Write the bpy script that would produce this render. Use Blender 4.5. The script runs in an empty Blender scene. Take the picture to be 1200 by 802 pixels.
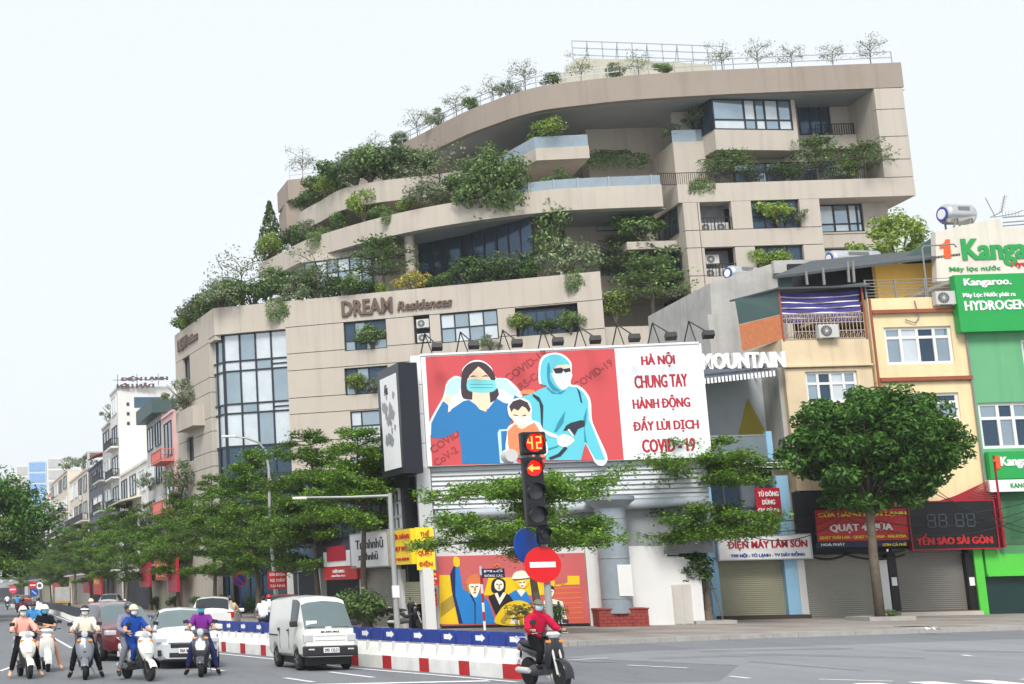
import bpy, bmesh, math, random
import numpy as np
from mathutils import Vector, Matrix
random.seed(7)
R = math.radians
sc = bpy.context.scene
COL = sc.collection

# ---------------------------------------------------------------- camera
F_PX, PX0, PY0, CAM_H = 1680.0, 100.0, 401.0, 2.0      # in pixels of the 1200 x 802 photograph
PITCH, ROLL = math.atan(290 / F_PX), -math.atan(0.022)
CM = Matrix.Rotation(math.pi / 2 + PITCH, 3, 'X') @ Matrix.Rotation(ROLL, 3, 'Z')
CAM = Vector((0, 0, CAM_H))
cd = bpy.data.cameras.new('camera')
cam = bpy.data.objects.new('camera', cd)
COL.objects.link(cam)
cam.matrix_world = Matrix.Translation(CAM) @ CM.to_4x4()
cd.sensor_fit = 'HORIZONTAL'
cd.sensor_width = 36
cd.lens = 36 * F_PX / 1200
cd.shift_x = (600 - PX0) / 1200
cd.shift_y = (PY0 - 401) / 1200
cd.clip_start, cd.clip_end = 0.1, 6000
sc.camera = cam

# ---------------------------------------------------------------- world, sun, exposure
SUN_EL, SUN_AZ = R(46), R(-18)       # azimuth from -Y (behind the camera) towards -X
world = bpy.data.worlds.new('World')
sc.world = world
world.use_nodes = True
nt = world.node_tree
bg = nt.nodes['Background']
sky = nt.nodes.new('ShaderNodeTexSky')
sky.sky_type = 'NISHITA'
sky.sun_disc = False
sky.sun_elevation = SUN_EL
sky.sun_rotation = R(180) - SUN_AZ
sky.air_density, sky.dust_density, sky.ozone_density = 1.0, 4.0, 1.0
mx = nt.nodes.new('ShaderNodeMix')
mx.data_type = 'RGBA'
mx.inputs[0].default_value = 0.86        # closed cloud deck over the clear sky
nt.links.new(sky.outputs[0], mx.inputs[6])
mx.inputs[7].default_value = (7.55, 7.95, 8.3, 1)
nt.links.new(mx.outputs[2], bg.inputs[0])
bg.inputs[1].default_value = 0.0625
sd = bpy.data.lights.new('sun', 'SUN')
sd.energy, sd.angle, sd.color = 1.5, R(20), (1.0, 0.965, 0.91)
sun = bpy.data.objects.new('sun', sd)
COL.objects.link(sun)
sdir = Vector((-math.sin(-SUN_AZ) * math.cos(SUN_EL), -math.cos(SUN_AZ) * math.cos(SUN_EL), math.sin(SUN_EL)))
sun.rotation_euler = sdir.to_track_quat('Z', 'Y').to_euler()
sun.location = (0, 0, 60)
sc.view_settings.view_transform = 'Standard'
sc.view_settings.look = 'None'
sc.view_settings.gamma = 1
sc.view_settings.use_curve_mapping = False
sc.view_settings.exposure = 1.15
sc.render.engine = 'CYCLES'
sc.cycles.use_denoising = True
sc.cycles.max_bounces = 6
sc.cycles.transparent_max_bounces = 6
sc.cycles.volume_bounces = 0

# ---------------------------------------------------------------- helpers
def S(r, g, b):
    def c(x):
        x /= 255.0
        return x / 12.92 if x <= 0.04045 else ((x + 0.055) / 1.055) ** 2.4
    return (c(r), c(g), c(b))

def ray(u, v):
    return CM @ Vector(((u - PX0) / F_PX, -(v - PY0) / F_PX, -1.0))
def atY(u, v, Y):
    d = ray(u, v); return CAM + d * (Y / d.y)
def atZ(u, v, Z=0.0):
    d = ray(u, v); return CAM + d * ((Z - CAM_H) / d.z)

class Fr:
    """upright plane of a facade: x runs along it to the right, y into it, z up"""
    def __init__(s, o, a):
        s.o = Vector((o[0], o[1], 0)); s.a = a
        s.ex = Vector((math.cos(a), math.sin(a), 0)); s.ey = Vector((-math.sin(a), math.cos(a), 0))
    def sz(s, u, v, dy=0.0):
        d = ray(u, v); t = ((s.o - CAM).dot(s.ey) + dy) / d.dot(s.ey)
        p = CAM + d * t; return ((p - s.o).dot(s.ex), p.z)
    def rect(s, u0, v0, u1, v1, dy=0.0):
        um, vm = (u0 + u1) / 2, (v0 + v1) / 2
        return (s.sz(u0, vm, dy)[0], s.sz(u1, vm, dy)[0], s.sz(um, v1, dy)[1], s.sz(um, v0, dy)[1])
    def w(s, x, y, z):
        return s.o + s.ex * x + s.ey * y + Vector((0, 0, z))

MATS = {}
def M(name, col, rough=0.6, metal=0.0, var=0.10, vs=1.2, bump=0.0, bs=25, spec=0.4, stain=0.0, emit=None, es=0.0, coat=0.0, world_co=True):
    if name in MATS: return MATS[name]
    m = bpy.data.materials.new(name); m.use_nodes = True
    n, l = m.node_tree.nodes, m.node_tree.links
    b = n['Principled BSDF']
    b.inputs['Roughness'].default_value = rough
    b.inputs['Metallic'].default_value = metal
    b.inputs['Specular IOR Level'].default_value = spec
    b.inputs['Coat Weight'].default_value = coat
    b.inputs['Base Color'].default_value = (*col, 1)
    if emit:
        b.inputs['Emission Color'].default_value = (*emit, 1); b.inputs['Emission Strength'].default_value = es
    if var or bump or stain:
        if world_co:
            g = n.new('ShaderNodeNewGeometry'); co = g.outputs['Position']
        else:
            g = n.new('ShaderNodeTexCoord'); co = g.outputs['Object']
    if var or stain:
        t = n.new('ShaderNodeTexNoise'); t.inputs['Scale'].default_value = vs; t.inputs['Detail'].default_value = 5
        t.inputs['Roughness'].default_value = 0.65
        l.new(co, t.inputs['Vector'])
        x = n.new('ShaderNodeMix'); x.data_type = 'RGBA'
        mr = n.new('ShaderNodeMapRange'); mr.inputs[1].default_value = 0.3; mr.inputs[2].default_value = 0.7
        l.new(t.outputs[0], mr.inputs[0]); l.new(mr.outputs[0], x.inputs[0])
        x.inputs[6].default_value = (*[c * (1 - var) for c in col], 1)
        x.inputs[7].default_value = (*[min(1, c * (1 + var)) for c in col], 1)
        out = x.outputs[2]
        if stain:
            mp = n.new('ShaderNodeMapping'); mp.inputs['Scale'].default_value = (2.4, 2.4, 0.10)
            l.new(co, mp.inputs[0])
            t2 = n.new('ShaderNodeTexNoise'); t2.inputs['Scale'].default_value = 1.0; t2.inputs['Detail'].default_value = 6
            l.new(mp.outputs[0], t2.inputs['Vector'])
            r2 = n.new('ShaderNodeMapRange'); r2.inputs[1].default_value = 0.50; r2.inputs[2].default_value = 0.78
            r2.inputs[4].default_value = stain
            l.new(t2.outputs[0], r2.inputs[0])
            x2 = n.new('ShaderNodeMix'); x2.data_type = 'RGBA'
            l.new(r2.outputs[0], x2.inputs[0]); l.new(out, x2.inputs[6])
            x2.inputs[7].default_value = (*[c * 0.45 for c in col], 1)
            out = x2.outputs[2]
        l.new(out, b.inputs['Base Color'])
    if bump:
        t = n.new('ShaderNodeTexNoise'); t.inputs['Scale'].default_value = bs; t.inputs['Detail'].default_value = 4
        l.new(co, t.inputs['Vector'])
        bp = n.new('ShaderNodeBump'); bp.inputs['Strength'].default_value = bump; bp.inputs['Distance'].default_value = 0.02
        l.new(t.outputs[0], bp.inputs['Height']); l.new(bp.outputs[0], b.inputs['Normal'])
    MATS[name] = m
    return m

def leaf_mat(name, dark, light, hue=0.0):
    if name in MATS: return MATS[name]
    m = bpy.data.materials.new(name); m.use_nodes = True
    n, l = m.node_tree.nodes, m.node_tree.links
    b = n['Principled BSDF']; out = n['Material Output']
    g = n.new('ShaderNodeNewGeometry')
    cr = n.new('ShaderNodeMix'); cr.data_type = 'RGBA'
    l.new(g.outputs['Random Per Island'], cr.inputs[0])
    cr.inputs[6].default_value = (*dark, 1); cr.inputs[7].default_value = (*light, 1)
    oi = n.new('ShaderNodeObjectInfo')
    hs = n.new('ShaderNodeHueSaturation')
    mr = n.new('ShaderNodeMapRange'); mr.inputs[3].default_value = 0.80; mr.inputs[4].default_value = 1.2
    l.new(oi.outputs['Random'], mr.inputs[0]); l.new(mr.outputs[0], hs.inputs['Value'])
    l.new(cr.outputs[2], hs.inputs['Color'])
    l.new(hs.outputs[0], b.inputs['Base Color'])
    b.inputs['Roughness'].default_value = 0.5
    b.inputs['Specular IOR Level'].default_value = 0.35
    tr = n.new('ShaderNodeBsdfTranslucent'); l.new(hs.outputs[0], tr.inputs[0])
    ms = n.new('ShaderNodeMixShader'); ms.inputs[0].default_value = 0.28
    l.new(b.outputs[0], ms.inputs[1]); l.new(tr.outputs[0], ms.inputs[2]); l.new(ms.outputs[0], out.inputs[0])
    MATS[name] = m
    return m

def link(name, data, parent=None):
    o = bpy.data.objects.new(name, data); COL.objects.link(o)
    if parent: o.parent = parent
    return o

def tag(o, label, cat, group=None):
    o['label'] = label; o['category'] = cat
    if group: o['group'] = group
    return o

def thing(name, label, cat, loc=(0, 0, 0), rz=0.0, group=None):
    o = bpy.data.objects.new(name, None); COL.objects.link(o)
    o.empty_display_size = 0.2
    o.location = loc; o.rotation_euler = (0, 0, rz)
    return tag(o, label, cat, group)

class MB:
    def __init__(s): s.v = []; s.f = []; s.m = []
    def add(s, vs, fs, mi=0):
        k = len(s.v); s.v += [tuple(p) for p in vs]
        for f in fs: s.f.append(tuple(i + k for i in f)); s.m.append(mi)
        return s
    def box(s, x0, x1, y0, y1, z0, z1, mi=0):
        return s.add([(x0, y0, z0), (x1, y0, z0), (x1, y1, z0), (x0, y1, z0), (x0, y0, z1), (x1, y0, z1), (x1, y1, z1), (x0, y1, z1)],
                     [(3, 2, 1, 0), (4, 5, 6, 7), (0, 1, 5, 4), (1, 2, 6, 5), (2, 3, 7, 6), (3, 0, 4, 7)], mi)
    def obox(s, c, size, rot=None, mi=0):
        hx, hy, hz = size[0] / 2, size[1] / 2, size[2] / 2
        c = Vector(c); P = []
        for z in (-hz, hz):
            for x, y in ((-hx, -hy), (hx, -hy), (hx, hy), (-hx, hy)):
                p = Vector((x, y, z)); P.append(c + (rot @ p if rot else p))
        return s.add(P, [(3, 2, 1, 0), (4, 5, 6, 7), (0, 1, 5, 4), (1, 2, 6, 5), (2, 3, 7, 6), (3, 0, 4, 7)], mi)
    def prism(s, pts, z0, z1, mi=0):
        n = len(pts)
        vs = [(p[0], p[1], z0) for p in pts] + [(p[0], p[1], z1) for p in pts]
        return s.add(vs, [tuple(range(n))[::-1], tuple(range(n, 2 * n))] + [(i, (i + 1) % n, (i + 1) % n + n, i + n) for i in range(n)], mi)
    def xz(s, pts, y0, y1, mi=0):
        n = len(pts)
        vs = [(p[0], y0, p[1]) for p in pts] + [(p[0], y1, p[1]) for p in pts]
        return s.add(vs, [tuple(range(n)), tuple(range(n, 2 * n))[::-1]] + [(i, i + n, (i + 1) % n + n, (i + 1) % n) for i in range(n)], mi)
    def rings(s, rings, mi=0, cap=True, closed=True):
        n = len(rings[0]); vs = [p for r in rings for p in r]; fs = []
        for a in range(len(rings) - 1):
            for i in range(n if closed else n - 1):
                j = (i + 1) % n
                fs.append((a * n + i, a * n + j, (a + 1) * n + j, (a + 1) * n + i))
        if cap: fs += [tuple(range(n))[::-1], tuple(range((len(rings) - 1) * n, len(rings) * n))]
        return s.add(vs, fs, mi)
    def tube(s, path, r, n=8, mi=0, cap=True):
        path = [Vector(p) for p in path]; rr = r if isinstance(r, (list, tuple)) else [r] * len(path)
        rs = []; ref = None
        for i, p in enumerate(path):
            t = (path[min(i + 1, len(path) - 1)] - path[max(i - 1, 0)]).normalized()
            if ref is None:
                ref = Vector((0, 0, 1)) if abs(t.z) < 0.9 else Vector((1, 0, 0))
            a = t.cross(ref)
            if a.length < 1e-4: a = t.cross(Vector((0, 1, 0)))
            a.normalize(); b = a.cross(t); ref = b.cross(a) if False else b
            ref = b
            rs.append([p + (a * math.cos(k * 2 * math.pi / n) + b * math.sin(k * 2 * math.pi / n)) * rr[i] for k in range(n)])
        return s.rings(rs, mi, cap)
    def lathe(s, prof, n=16, c=(0, 0, 0), axis='z', mi=0):
        rs = []
        for r, h in prof:
            ring = []
            for k in range(n):
                a = k * 2 * math.pi / n; x, y = r * math.cos(a), r * math.sin(a)
                if axis == 'z': ring.append((c[0] + x, c[1] + y, c[2] + h))
                elif axis == 'y': ring.append((c[0] + x, c[1] + h, c[2] + y))
                else: ring.append((c[0] + h, c[1] + x, c[2] + y))
            rs.append(ring)
        return s.rings(rs, mi)
    def bar(s, a, b, w, mi=0):
        a, b = Vector(a), Vector(b); d = b - a; q = d.to_track_quat('Z', 'Y').to_matrix()
        return s.obox((a + b) / 2, (w, w, d.length), q, mi)
    def mesh(s, name, mats, smooth=False, fix=True):
        me = bpy.data.meshes.new(name)
        me.from_pydata(s.v, [], s.f)
        if not isinstance(mats, (list, tuple)): mats = [mats]
        for m in mats: me.materials.append(m)
        if len(mats) > 1: me.polygons.foreach_set('material_index', s.m)
        if fix and len(s.f) < 60000:
            bm = bmesh.new(); bm.from_mesh(me); bmesh.ops.recalc_face_normals(bm, faces=bm.faces); bm.to_mesh(me); bm.free()
        if smooth:
            me.polygons.foreach_set('use_smooth', [True] * len(me.polygons))
            if smooth != 'all':
                me.set_sharp_from_angle(angle=R(40))
        me.update()
        return me
    def obj(s, name, mats, parent=None, smooth=False, bevel=0, fix=True):
        o = link(name, s.mesh(name, mats, smooth, fix), parent)
        if bevel:
            b = o.modifiers.new('bevel', 'BEVEL'); b.width = bevel; b.segments = 2; b.limit_method = 'ANGLE'; b.angle_limit = R(40)
        return o

UNIT = {}
def unit_box(name, mat, parent, x0, x1, y0, y1, z0, z1):
    """box object that shares one mesh per material"""
    key = (name, mat.name)
    if key not in UNIT: UNIT[key] = MB().box(0, 1, 0, 1, 0, 1).mesh(name, mat)
    o = link(name, UNIT[key], parent)
    o.location = (x0, y0, z0); o.scale = (x1 - x0, y1 - y0, z1 - z0)
    return o

def copy_tree(o, parent=None):
    c = o.copy(); COL.objects.link(c); c.parent = parent
    for ch in o.children: copy_tree(ch, c)
    return c

ORD = ['first', 'second', 'third', 'fourth', 'fifth', 'sixth', 'seventh', 'eighth', 'ninth', 'tenth', 'eleventh', 'twelfth',
       'thirteenth', 'fourteenth', 'fifteenth', 'sixteenth', 'seventeenth', 'eighteenth', 'nineteenth', 'twentieth', 'twenty-first',
       'twenty-second', 'twenty-third', 'twenty-fourth', 'twenty-fifth', 'twenty-sixth', 'twenty-seventh', 'twenty-eighth']

# ---- lettering: built-in font turned into meshes and fitted to a rectangle (x0,x1,z0,z1) at depth y
TXT = {}
def text_mb(s, bold=0.0, ext=0.02, shear=0.0):
    key = (s, bold, ext, shear)
    if key not in TXT:
        c = bpy.data.curves.new('lettering', 'FONT'); c.body = s; c.extrude = ext; c.offset = bold; c.resolution_u = 2; c.shear = shear
        o = bpy.data.objects.new('lettering', c); COL.objects.link(o)
        bpy.context.view_layer.update()
        dg = bpy.context.evaluated_depsgraph_get()
        me = bpy.data.meshes.new_from_object(o.evaluated_get(dg))
        vs = [v.co.copy() for v in me.vertices]; fs = [tuple(p.vertices) for p in me.polygons]
        bpy.data.objects.remove(o); bpy.data.curves.remove(c); bpy.data.meshes.remove(me)
        TXT[key] = (vs, fs)
    return TXT[key]

def add_text(mb, s, x0, x1, z0, z1, y, depth=0.03, bold=0.02, mi=0, shear=0.0, tilt=0.0, mirror=False):
    bars = [i for i, ch in enumerate(s) if ch == 'Đ']
    vs, fs = text_mb(s.replace('Đ', 'D'), min(bold, .012), 0.02, shear)
    if not vs: return
    vs, fs = list(vs), list(fs)
    for i in bars:                                  # crossbar of the barred D
        dv = text_mb('D', min(bold, .012), .02, shear)[0]; wD = max(v.x for v in dv) - min(v.x for v in dv)
        right = max(v.x for v in text_mb(s[:i + 1].replace('Đ', 'D'), min(bold, .012), .02, shear)[0]); xl = right - wD; k = len(vs)
        vs += [Vector((xl + dx, dy, dz)) for dz in (-.022, .022) for dx, dy in ((-.12, .33), (.30, .33), (.30, .42), (-.12, .42))]
        fs += [(k + 3, k + 2, k + 1, k), (k + 4, k + 5, k + 6, k + 7), (k, k + 1, k + 5, k + 4), (k + 1, k + 2, k + 6, k + 5), (k + 2, k + 3, k + 7, k + 6), (k + 3, k, k + 4, k + 7)]
    nv = len(vs); v0 = vs; base_f = fs; fs = list(fs); vs = list(vs)
    for q, sh_ in enumerate((-bold, bold)):         # heavier strokes: copies a little to the sides, a hair apart in depth
        vs += [Vector((v.x + sh_, v.y, v.z + (.0012 + .0008 * q) * (1 if v.z > 0 else 0))) for v in v0]
        fs += [tuple(i + nv * (q + 1) for i in f) for f in base_f]
    ax, bx = min(v.x for v in vs), max(v.x for v in vs); ay, by = min(v.y for v in vs), max(v.y for v in vs)
    out = []
    for v in vs:
        fx = (v.x - ax) / (bx - ax)
        if mirror: fx = 1 - fx
        out.append((x0 + (x1 - x0) * fx, y - depth * (0.5 + v.z / 0.04), z0 + (z1 - z0) * (v.y - ay) / (by - ay) + tilt * fx))
    mb.add(out, fs, mi)

def numeral_one(rect, y, mat, parent):
    a, b, c, d = rect; w, h = b - a, d - c; P = [(.30, 0), (.92, 0), (1.0, 1), (.62, 1), (.50, .86), (.28, .74), (0, .70), (.02, .52), (.36, .58)]
    return MB().xz([(a + w * x, c + h * z) for x, z in P], y - .03, y).obj('lettering', mat, parent)

def text_obj(s, rect, y, mat, parent, name='lettering', depth=0.03, bold=0.02, shear=0.0, tilt=0.0, mirror=False):
    mb = MB(); add_text(mb, s, *rect, y, depth, bold, 0, shear, tilt, mirror)
    return mb.obj(name, mat, parent, fix=False)

def wall_panels(parent, s0, s1, z0, z1, ops, zc, xc, th, mat, y0=0.0, g=0.025, name='wall_panel'):
    xs = [s0] + sorted(c for c in xc if s0 < c < s1) + [s1]; zs = [z0] + sorted(c for c in zc if z0 < c < z1) + [z1]
    for a in range(len(xs) - 1):
        for b in range(len(zs) - 1):
            X0, X1 = xs[a] + (g if a else 0), xs[a + 1] - (g if a < len(xs) - 2 else 0)
            Z0, Z1 = zs[b] + (g if b else 0), zs[b + 1] - (g if b < len(zs) - 2 else 0)
            cx = sorted({X0, X1} | {e for o in ops for e in o[:2] if X0 < e < X1})
            cz = sorted({Z0, Z1} | {e for o in ops for e in o[2:] if Z0 < e < Z1})
            solid = {(i, j) for i in range(len(cx) - 1) for j in range(len(cz) - 1)
                     if not any(o[0] < (cx[i] + cx[i + 1]) / 2 < o[1] and o[2] < (cz[j] + cz[j + 1]) / 2 < o[3] for o in ops)}
            while solid:                      # one object for every connected piece
                todo = [solid.pop()]; comp = set(todo)
                while todo:
                    i, j = todo.pop()
                    for q in ((i + 1, j), (i - 1, j), (i, j + 1), (i, j - 1)):
                        if q in solid: solid.remove(q); comp.add(q); todo.append(q)
                mb = MB()
                for j in sorted({q[1] for q in comp}):
                    run = None
                    for i in range(len(cx)):
                        if (i, j) in comp:
                            if run is None: run = cx[i]
                        elif run is not None: mb.box(run, cx[i], y0, y0 + th, cz[j], cz[j + 1]); run = None
                mb.obj(name, mat, parent)

def window(parent, r, y, cols, rows, fm, pm, bar=0.08, name='window', frame_d=0.08, skip=()):
    """frame with bars; every pane its own sub-part.  cols, rows: fractions of the inner cuts"""
    s0, s1, z0, z1 = r
    xs = [s0] + [s0 + (s1 - s0) * c for c in cols] + [s1]; zs = [z0] + [z0 + (z1 - z0) * c for c in rows] + [z1]
    mb = MB(); h = bar / 2
    for k, x in enumerate(xs):
        a, b = (x, x + bar) if k == 0 else ((x - bar, x) if k == len(xs) - 1 else (x - h, x + h))
        mb.box(a, b, y - frame_d, y + 0.02, z0, z1)
    for k, z in enumerate(zs):
        a, b = (z, z + bar) if k == 0 else ((z - bar, z) if k == len(zs) - 1 else (z - h, z + h))
        mb.box(s0, s1, y - frame_d + 0.006, y + 0.015, a, b)
    w = mb.obj(name, fm, parent)
    pms = pm if isinstance(pm, (list, tuple)) else [pm]
    for i in range(len(xs) - 1):
        for j in range(len(zs) - 1):
            unit_box('pane', pms[(i * 7 + j * 3) % len(pms)], w, xs[i] + h, xs[i + 1] - h, y - 0.02, y + 0.0, zs[j] + h, zs[j + 1] - h)
    return w

def railing(parent, pts, h, mat, step=0.14, r=0.018, name='railing', rails=(1.0,)):
    """upright bars along a polyline of 3-D points"""
    mb = MB()
    for a, b in zip(pts[:-1], pts[1:]):
        a, b = Vector(a), Vector(b); n = max(1, int((b - a).length / step))
        for f in rails:
            mb.bar(a + Vector((0, 0, h * f)), b + Vector((0, 0, h * f)), r * 2.4)
        mb.bar(a + Vector((0, 0, 0.05)), b + Vector((0, 0, 0.05)), r * 2)
        for k in range(n + 1):
            p = a.lerp(b, k / n); mb.bar(p, p + Vector((0, 0, h)), r * (2.6 if k in (0, n) else 1.6))
    return mb.obj(name, mat, parent, fix=False)

# ---------------------------------------------------------------- materials
def asphalt(name, col):
    m = bpy.data.materials.new(name); m.use_nodes = True; MATS[name] = m
    n, l = m.node_tree.nodes, m.node_tree.links; b = n['Principled BSDF']; g = n.new('ShaderNodeNewGeometry')
    b.inputs['Roughness'].default_value = .88; b.inputs['Specular IOR Level'].default_value = .25
    out = None
    for sc_, (lo, hi), st, amt in ((.10, (.35, .65), (1, .35, 1), .16), (.55, (.45, .75), (1.6, .12, 1), -.20), (2.6, (.56, .72), (1, 1, 1), -.22), (38, (.3, .7), (1, 1, 1), .16)):
        mp = n.new('ShaderNodeMapping'); mp.inputs['Scale'].default_value = st; l.new(g.outputs['Position'], mp.inputs[0])
        t = n.new('ShaderNodeTexNoise'); t.inputs['Scale'].default_value = sc_; t.inputs['Detail'].default_value = 6; t.inputs['Roughness'].default_value = .62; l.new(mp.outputs[0], t.inputs['Vector'])
        r = n.new('ShaderNodeMapRange'); r.inputs[1].default_value, r.inputs[2].default_value = lo, hi; r.inputs[3].default_value = 1.0 - (amt / 2 if amt > 0 else 0); r.inputs[4].default_value = 1.0 + (amt / 2 if amt > 0 else amt); l.new(t.outputs[0], r.inputs[0])
        if out is None: out = r.outputs[0]
        else:
            k = n.new('ShaderNodeMath'); k.operation = 'MULTIPLY'; l.new(out, k.inputs[0]); l.new(r.outputs[0], k.inputs[1]); out = k.outputs[0]
    v = n.new('ShaderNodeVectorMath'); v.operation = 'SCALE'; v.inputs[0].default_value = col; l.new(out, v.inputs['Scale']); l.new(v.outputs[0], b.inputs['Base Color'])
    t = n.new('ShaderNodeTexNoise'); t.inputs['Scale'].default_value = 40; l.new(g.outputs['Position'], t.inputs['Vector'])
    bp = n.new('ShaderNodeBump'); bp.inputs['Strength'].default_value = .25; bp.inputs['Distance'].default_value = .02; l.new(t.outputs[0], bp.inputs['Height']); l.new(bp.outputs[0], b.inputs['Normal'])
    return m
ASPH = asphalt('asphalt', (.182, .191, .204)); ASPH2 = asphalt('asphalt_worn', (.24, .25, .265))
PAINT = M('road_paint', (0.72, 0.73, 0.74), 0.7, var=0.22, vs=6)
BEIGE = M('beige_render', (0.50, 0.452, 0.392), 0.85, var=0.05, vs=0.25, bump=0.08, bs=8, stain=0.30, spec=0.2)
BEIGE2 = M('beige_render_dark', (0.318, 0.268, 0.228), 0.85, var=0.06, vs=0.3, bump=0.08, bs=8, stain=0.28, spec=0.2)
JOINT = M('joint_dark', (0.10, 0.085, 0.07), 0.9, var=0)
FRAME = M('window_frame_dark', (0.018, 0.026, 0.034), 0.4, var=0)
GLASS = M('window_glass', (0.33, 0.41, 0.47), 0.08, metal=0.65, var=0.12, vs=0.4)
GLASS_D = M('window_glass_deep', (0.05, 0.085, 0.13), 0.08, metal=0.5, var=0.15, vs=0.4)
GLASS_L = M('window_glass_curtain', (0.60, 0.66, 0.70), 0.15, metal=0.3, var=0.10, vs=0.9)
DARK = M('dark_interior', (0.015, 0.019, 0.026), 0.7, var=0)
WHITE = M('white_paint', (0.72, 0.72, 0.71), 0.6, var=0.04, vs=2)
WHITEW = M('white_wall', (0.70, 0.70, 0.69), 0.8, var=0.05, vs=0.5, stain=0.18)
STEEL = M('galvanised_steel', (0.42, 0.44, 0.46), 0.45, metal=0.7, var=0.08)
BLACKM = M('black_metal', (0.015, 0.016, 0.018), 0.45, var=0)
CONC = M('concrete_grey', (0.44, 0.435, 0.415), 0.9, var=0.18, vs=0.6, bump=0.15, stain=0.35)
BARK = M('bark', (0.13, 0.105, 0.08), 0.9, var=0.3, vs=5, bump=0.4, bs=20)
# ---------------------------------------------------------------- ground, roads, pavements
def structure(o): o['kind'] = 'structure'; return o
structure(MB().add([(-420, -40, 0), (420, -40, 0), (420, 900, 0), (-420, 900, 0)], [(0, 1, 2, 3)]).obj('road', ASPH))
def sheet(name, pts, z, mat, parent=None):
    o = MB().add([(p[0], p[1], z) for p in pts], [tuple(range(len(pts)))]).obj(name, mat, parent)
    return o
junction = [atZ(u, v)[:2] for u, v in ((655, 771), (760, 763), (900, 759), (1050, 754), (1230, 748))]
junction += [(60, 20), (3, 20), (6, 28.2), (12, 28.2), (14.5, 33)]
structure(sheet('junction_surface', junction, 0.004, ASPH2))

def smooth_path(pts, n=6):
    out = []
    P = [Vector(p) for p in pts]
    for i in range(len(P) - 1):
        p0, p1, p2, p3 = P[max(i - 1, 0)], P[i], P[i + 1], P[min(i + 2, len(P) - 1)]
        for k in range(n):
            t = k / n
            out.append(0.5 * ((2 * p1) + (p2 - p0) * t + (2 * p0 - 5 * p1 + 4 * p2 - p3) * t * t + (3 * p1 - p0 - 3 * p2 + p3) * t ** 3))
    return out + [P[-1]]

PAVE = None
def pave_mat():
    m = bpy.data.materials.new('red_grey_paving'); m.use_nodes = True
    n, l = m.node_tree.nodes, m.node_tree.links; b = n['Principled BSDF']
    g = n.new('ShaderNodeNewGeometry')
    br = n.new('ShaderNodeTexBrick'); br.inputs['Scale'].default_value = 2.5
    br.inputs['Color1'].default_value = (0.225, 0.175, 0.155, 1); br.inputs['Color2'].default_value = (0.29, 0.245, 0.22, 1)
    br.inputs['Mortar'].default_value = (0.17, 0.15, 0.135, 1); br.inputs['Mortar Size'].default_value = 0.015
    l.new(g.outputs['Position'], br.inputs['Vector'])
    t = n.new('ShaderNodeTexNoise'); t.inputs['Scale'].default_value = 0.5; t.inputs['Detail'].default_value = 6
    l.new(g.outputs['Position'], t.inputs['Vector'])
    x = n.new('ShaderNodeMix'); x.data_type = 'RGBA'; x.inputs[7].default_value = (0.30, 0.285, 0.26, 1)
    mr = n.new('ShaderNodeMapRange'); mr.inputs[1].default_value = 0.42; mr.inputs[2].default_value = 0.62
    l.new(t.outputs[0], mr.inputs[0]); l.new(mr.outputs[0], x.inputs[0]); l.new(br.outputs[0], x.inputs[6])
    l.new(x.outputs[2], b.inputs['Base Color']); b.inputs['Roughness'].default_value = 0.9
    bp = n.new('ShaderNodeBump'); bp.inputs['Strength'].default_value = 0.4; bp.inputs['Distance'].default_value = 0.02
    l.new(br.outputs['Fac'], bp.inputs['Height']); bp.invert = True; l.new(bp.outputs[0], b.inputs['Normal'])
    return m
PAVE = pave_mat()
KERB = M('kerb_stone', (0.36, 0.35, 0.33), 0.9, var=0.15, vs=2, bump=0.2)
kerb_line = smooth_path([(-38, 520), (-21, 340), (-6.5, 200), (1.2, 130), (5.6, 100), (8.4, 75), (9.5, 60), (10.0, 50), (11.2, 45.2), (13.6, 44.0), (16.5, 45.1), (21.7, 46.9), (31, 48.7), (45, 51.2), (80, 57)], 8)
# pavement body: kerb line offset plus everything behind it, gently rising to the house fronts
inner = kerb_line
mb = MB()
back = [(p.x + 400, 520 if p.y > 90 else 520) for p in inner]
pts = [(p.x, p.y) for p in inner] + [(400, 57), (400, 520)]
n = len(pts)
mb.add([(x, y, 0.14) for x, y in pts], [tuple(range(n))])
pav = structure(mb.obj('pavement', PAVE))
# kerb stones, one by one (1 m each, as far as they can be told apart)
acc = 0.0; last = kerb_line[-1].copy(); path = list(reversed(kerb_line)); stones = []
for a, b in zip(path[:-1], path[1:]):
    d = (b - a).length; k = max(1, round(d / 1.0))
    if a.y > 140: continue
    for i in range(k):
        p, q = a.lerp(b, i / k), a.lerp(b, (i + 1) / k); stones.append((p, q))
for p, q in stones:
    dv = (q - p); ang = math.atan2(dv.y, dv.x); L = dv.length - 0.015
    key = ('kerb', round(L, 2))
    if key not in UNIT: UNIT[key] = MB().box(-L / 2, L / 2, -0.14, 0.14, -0.05, 0.152).mesh('kerb_stone', KERB)
    o = link('kerb_stone', UNIT[key], pav); o.location = ((p.x + q.x) / 2, (p.y + q.y) / 2, random.uniform(-0.008, 0.008)); o.rotation_euler = (0, 0, ang + random.uniform(-.012, .012))
far_kerb = MB()
fk = [p for p in kerb_line if p.y > 130]
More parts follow.
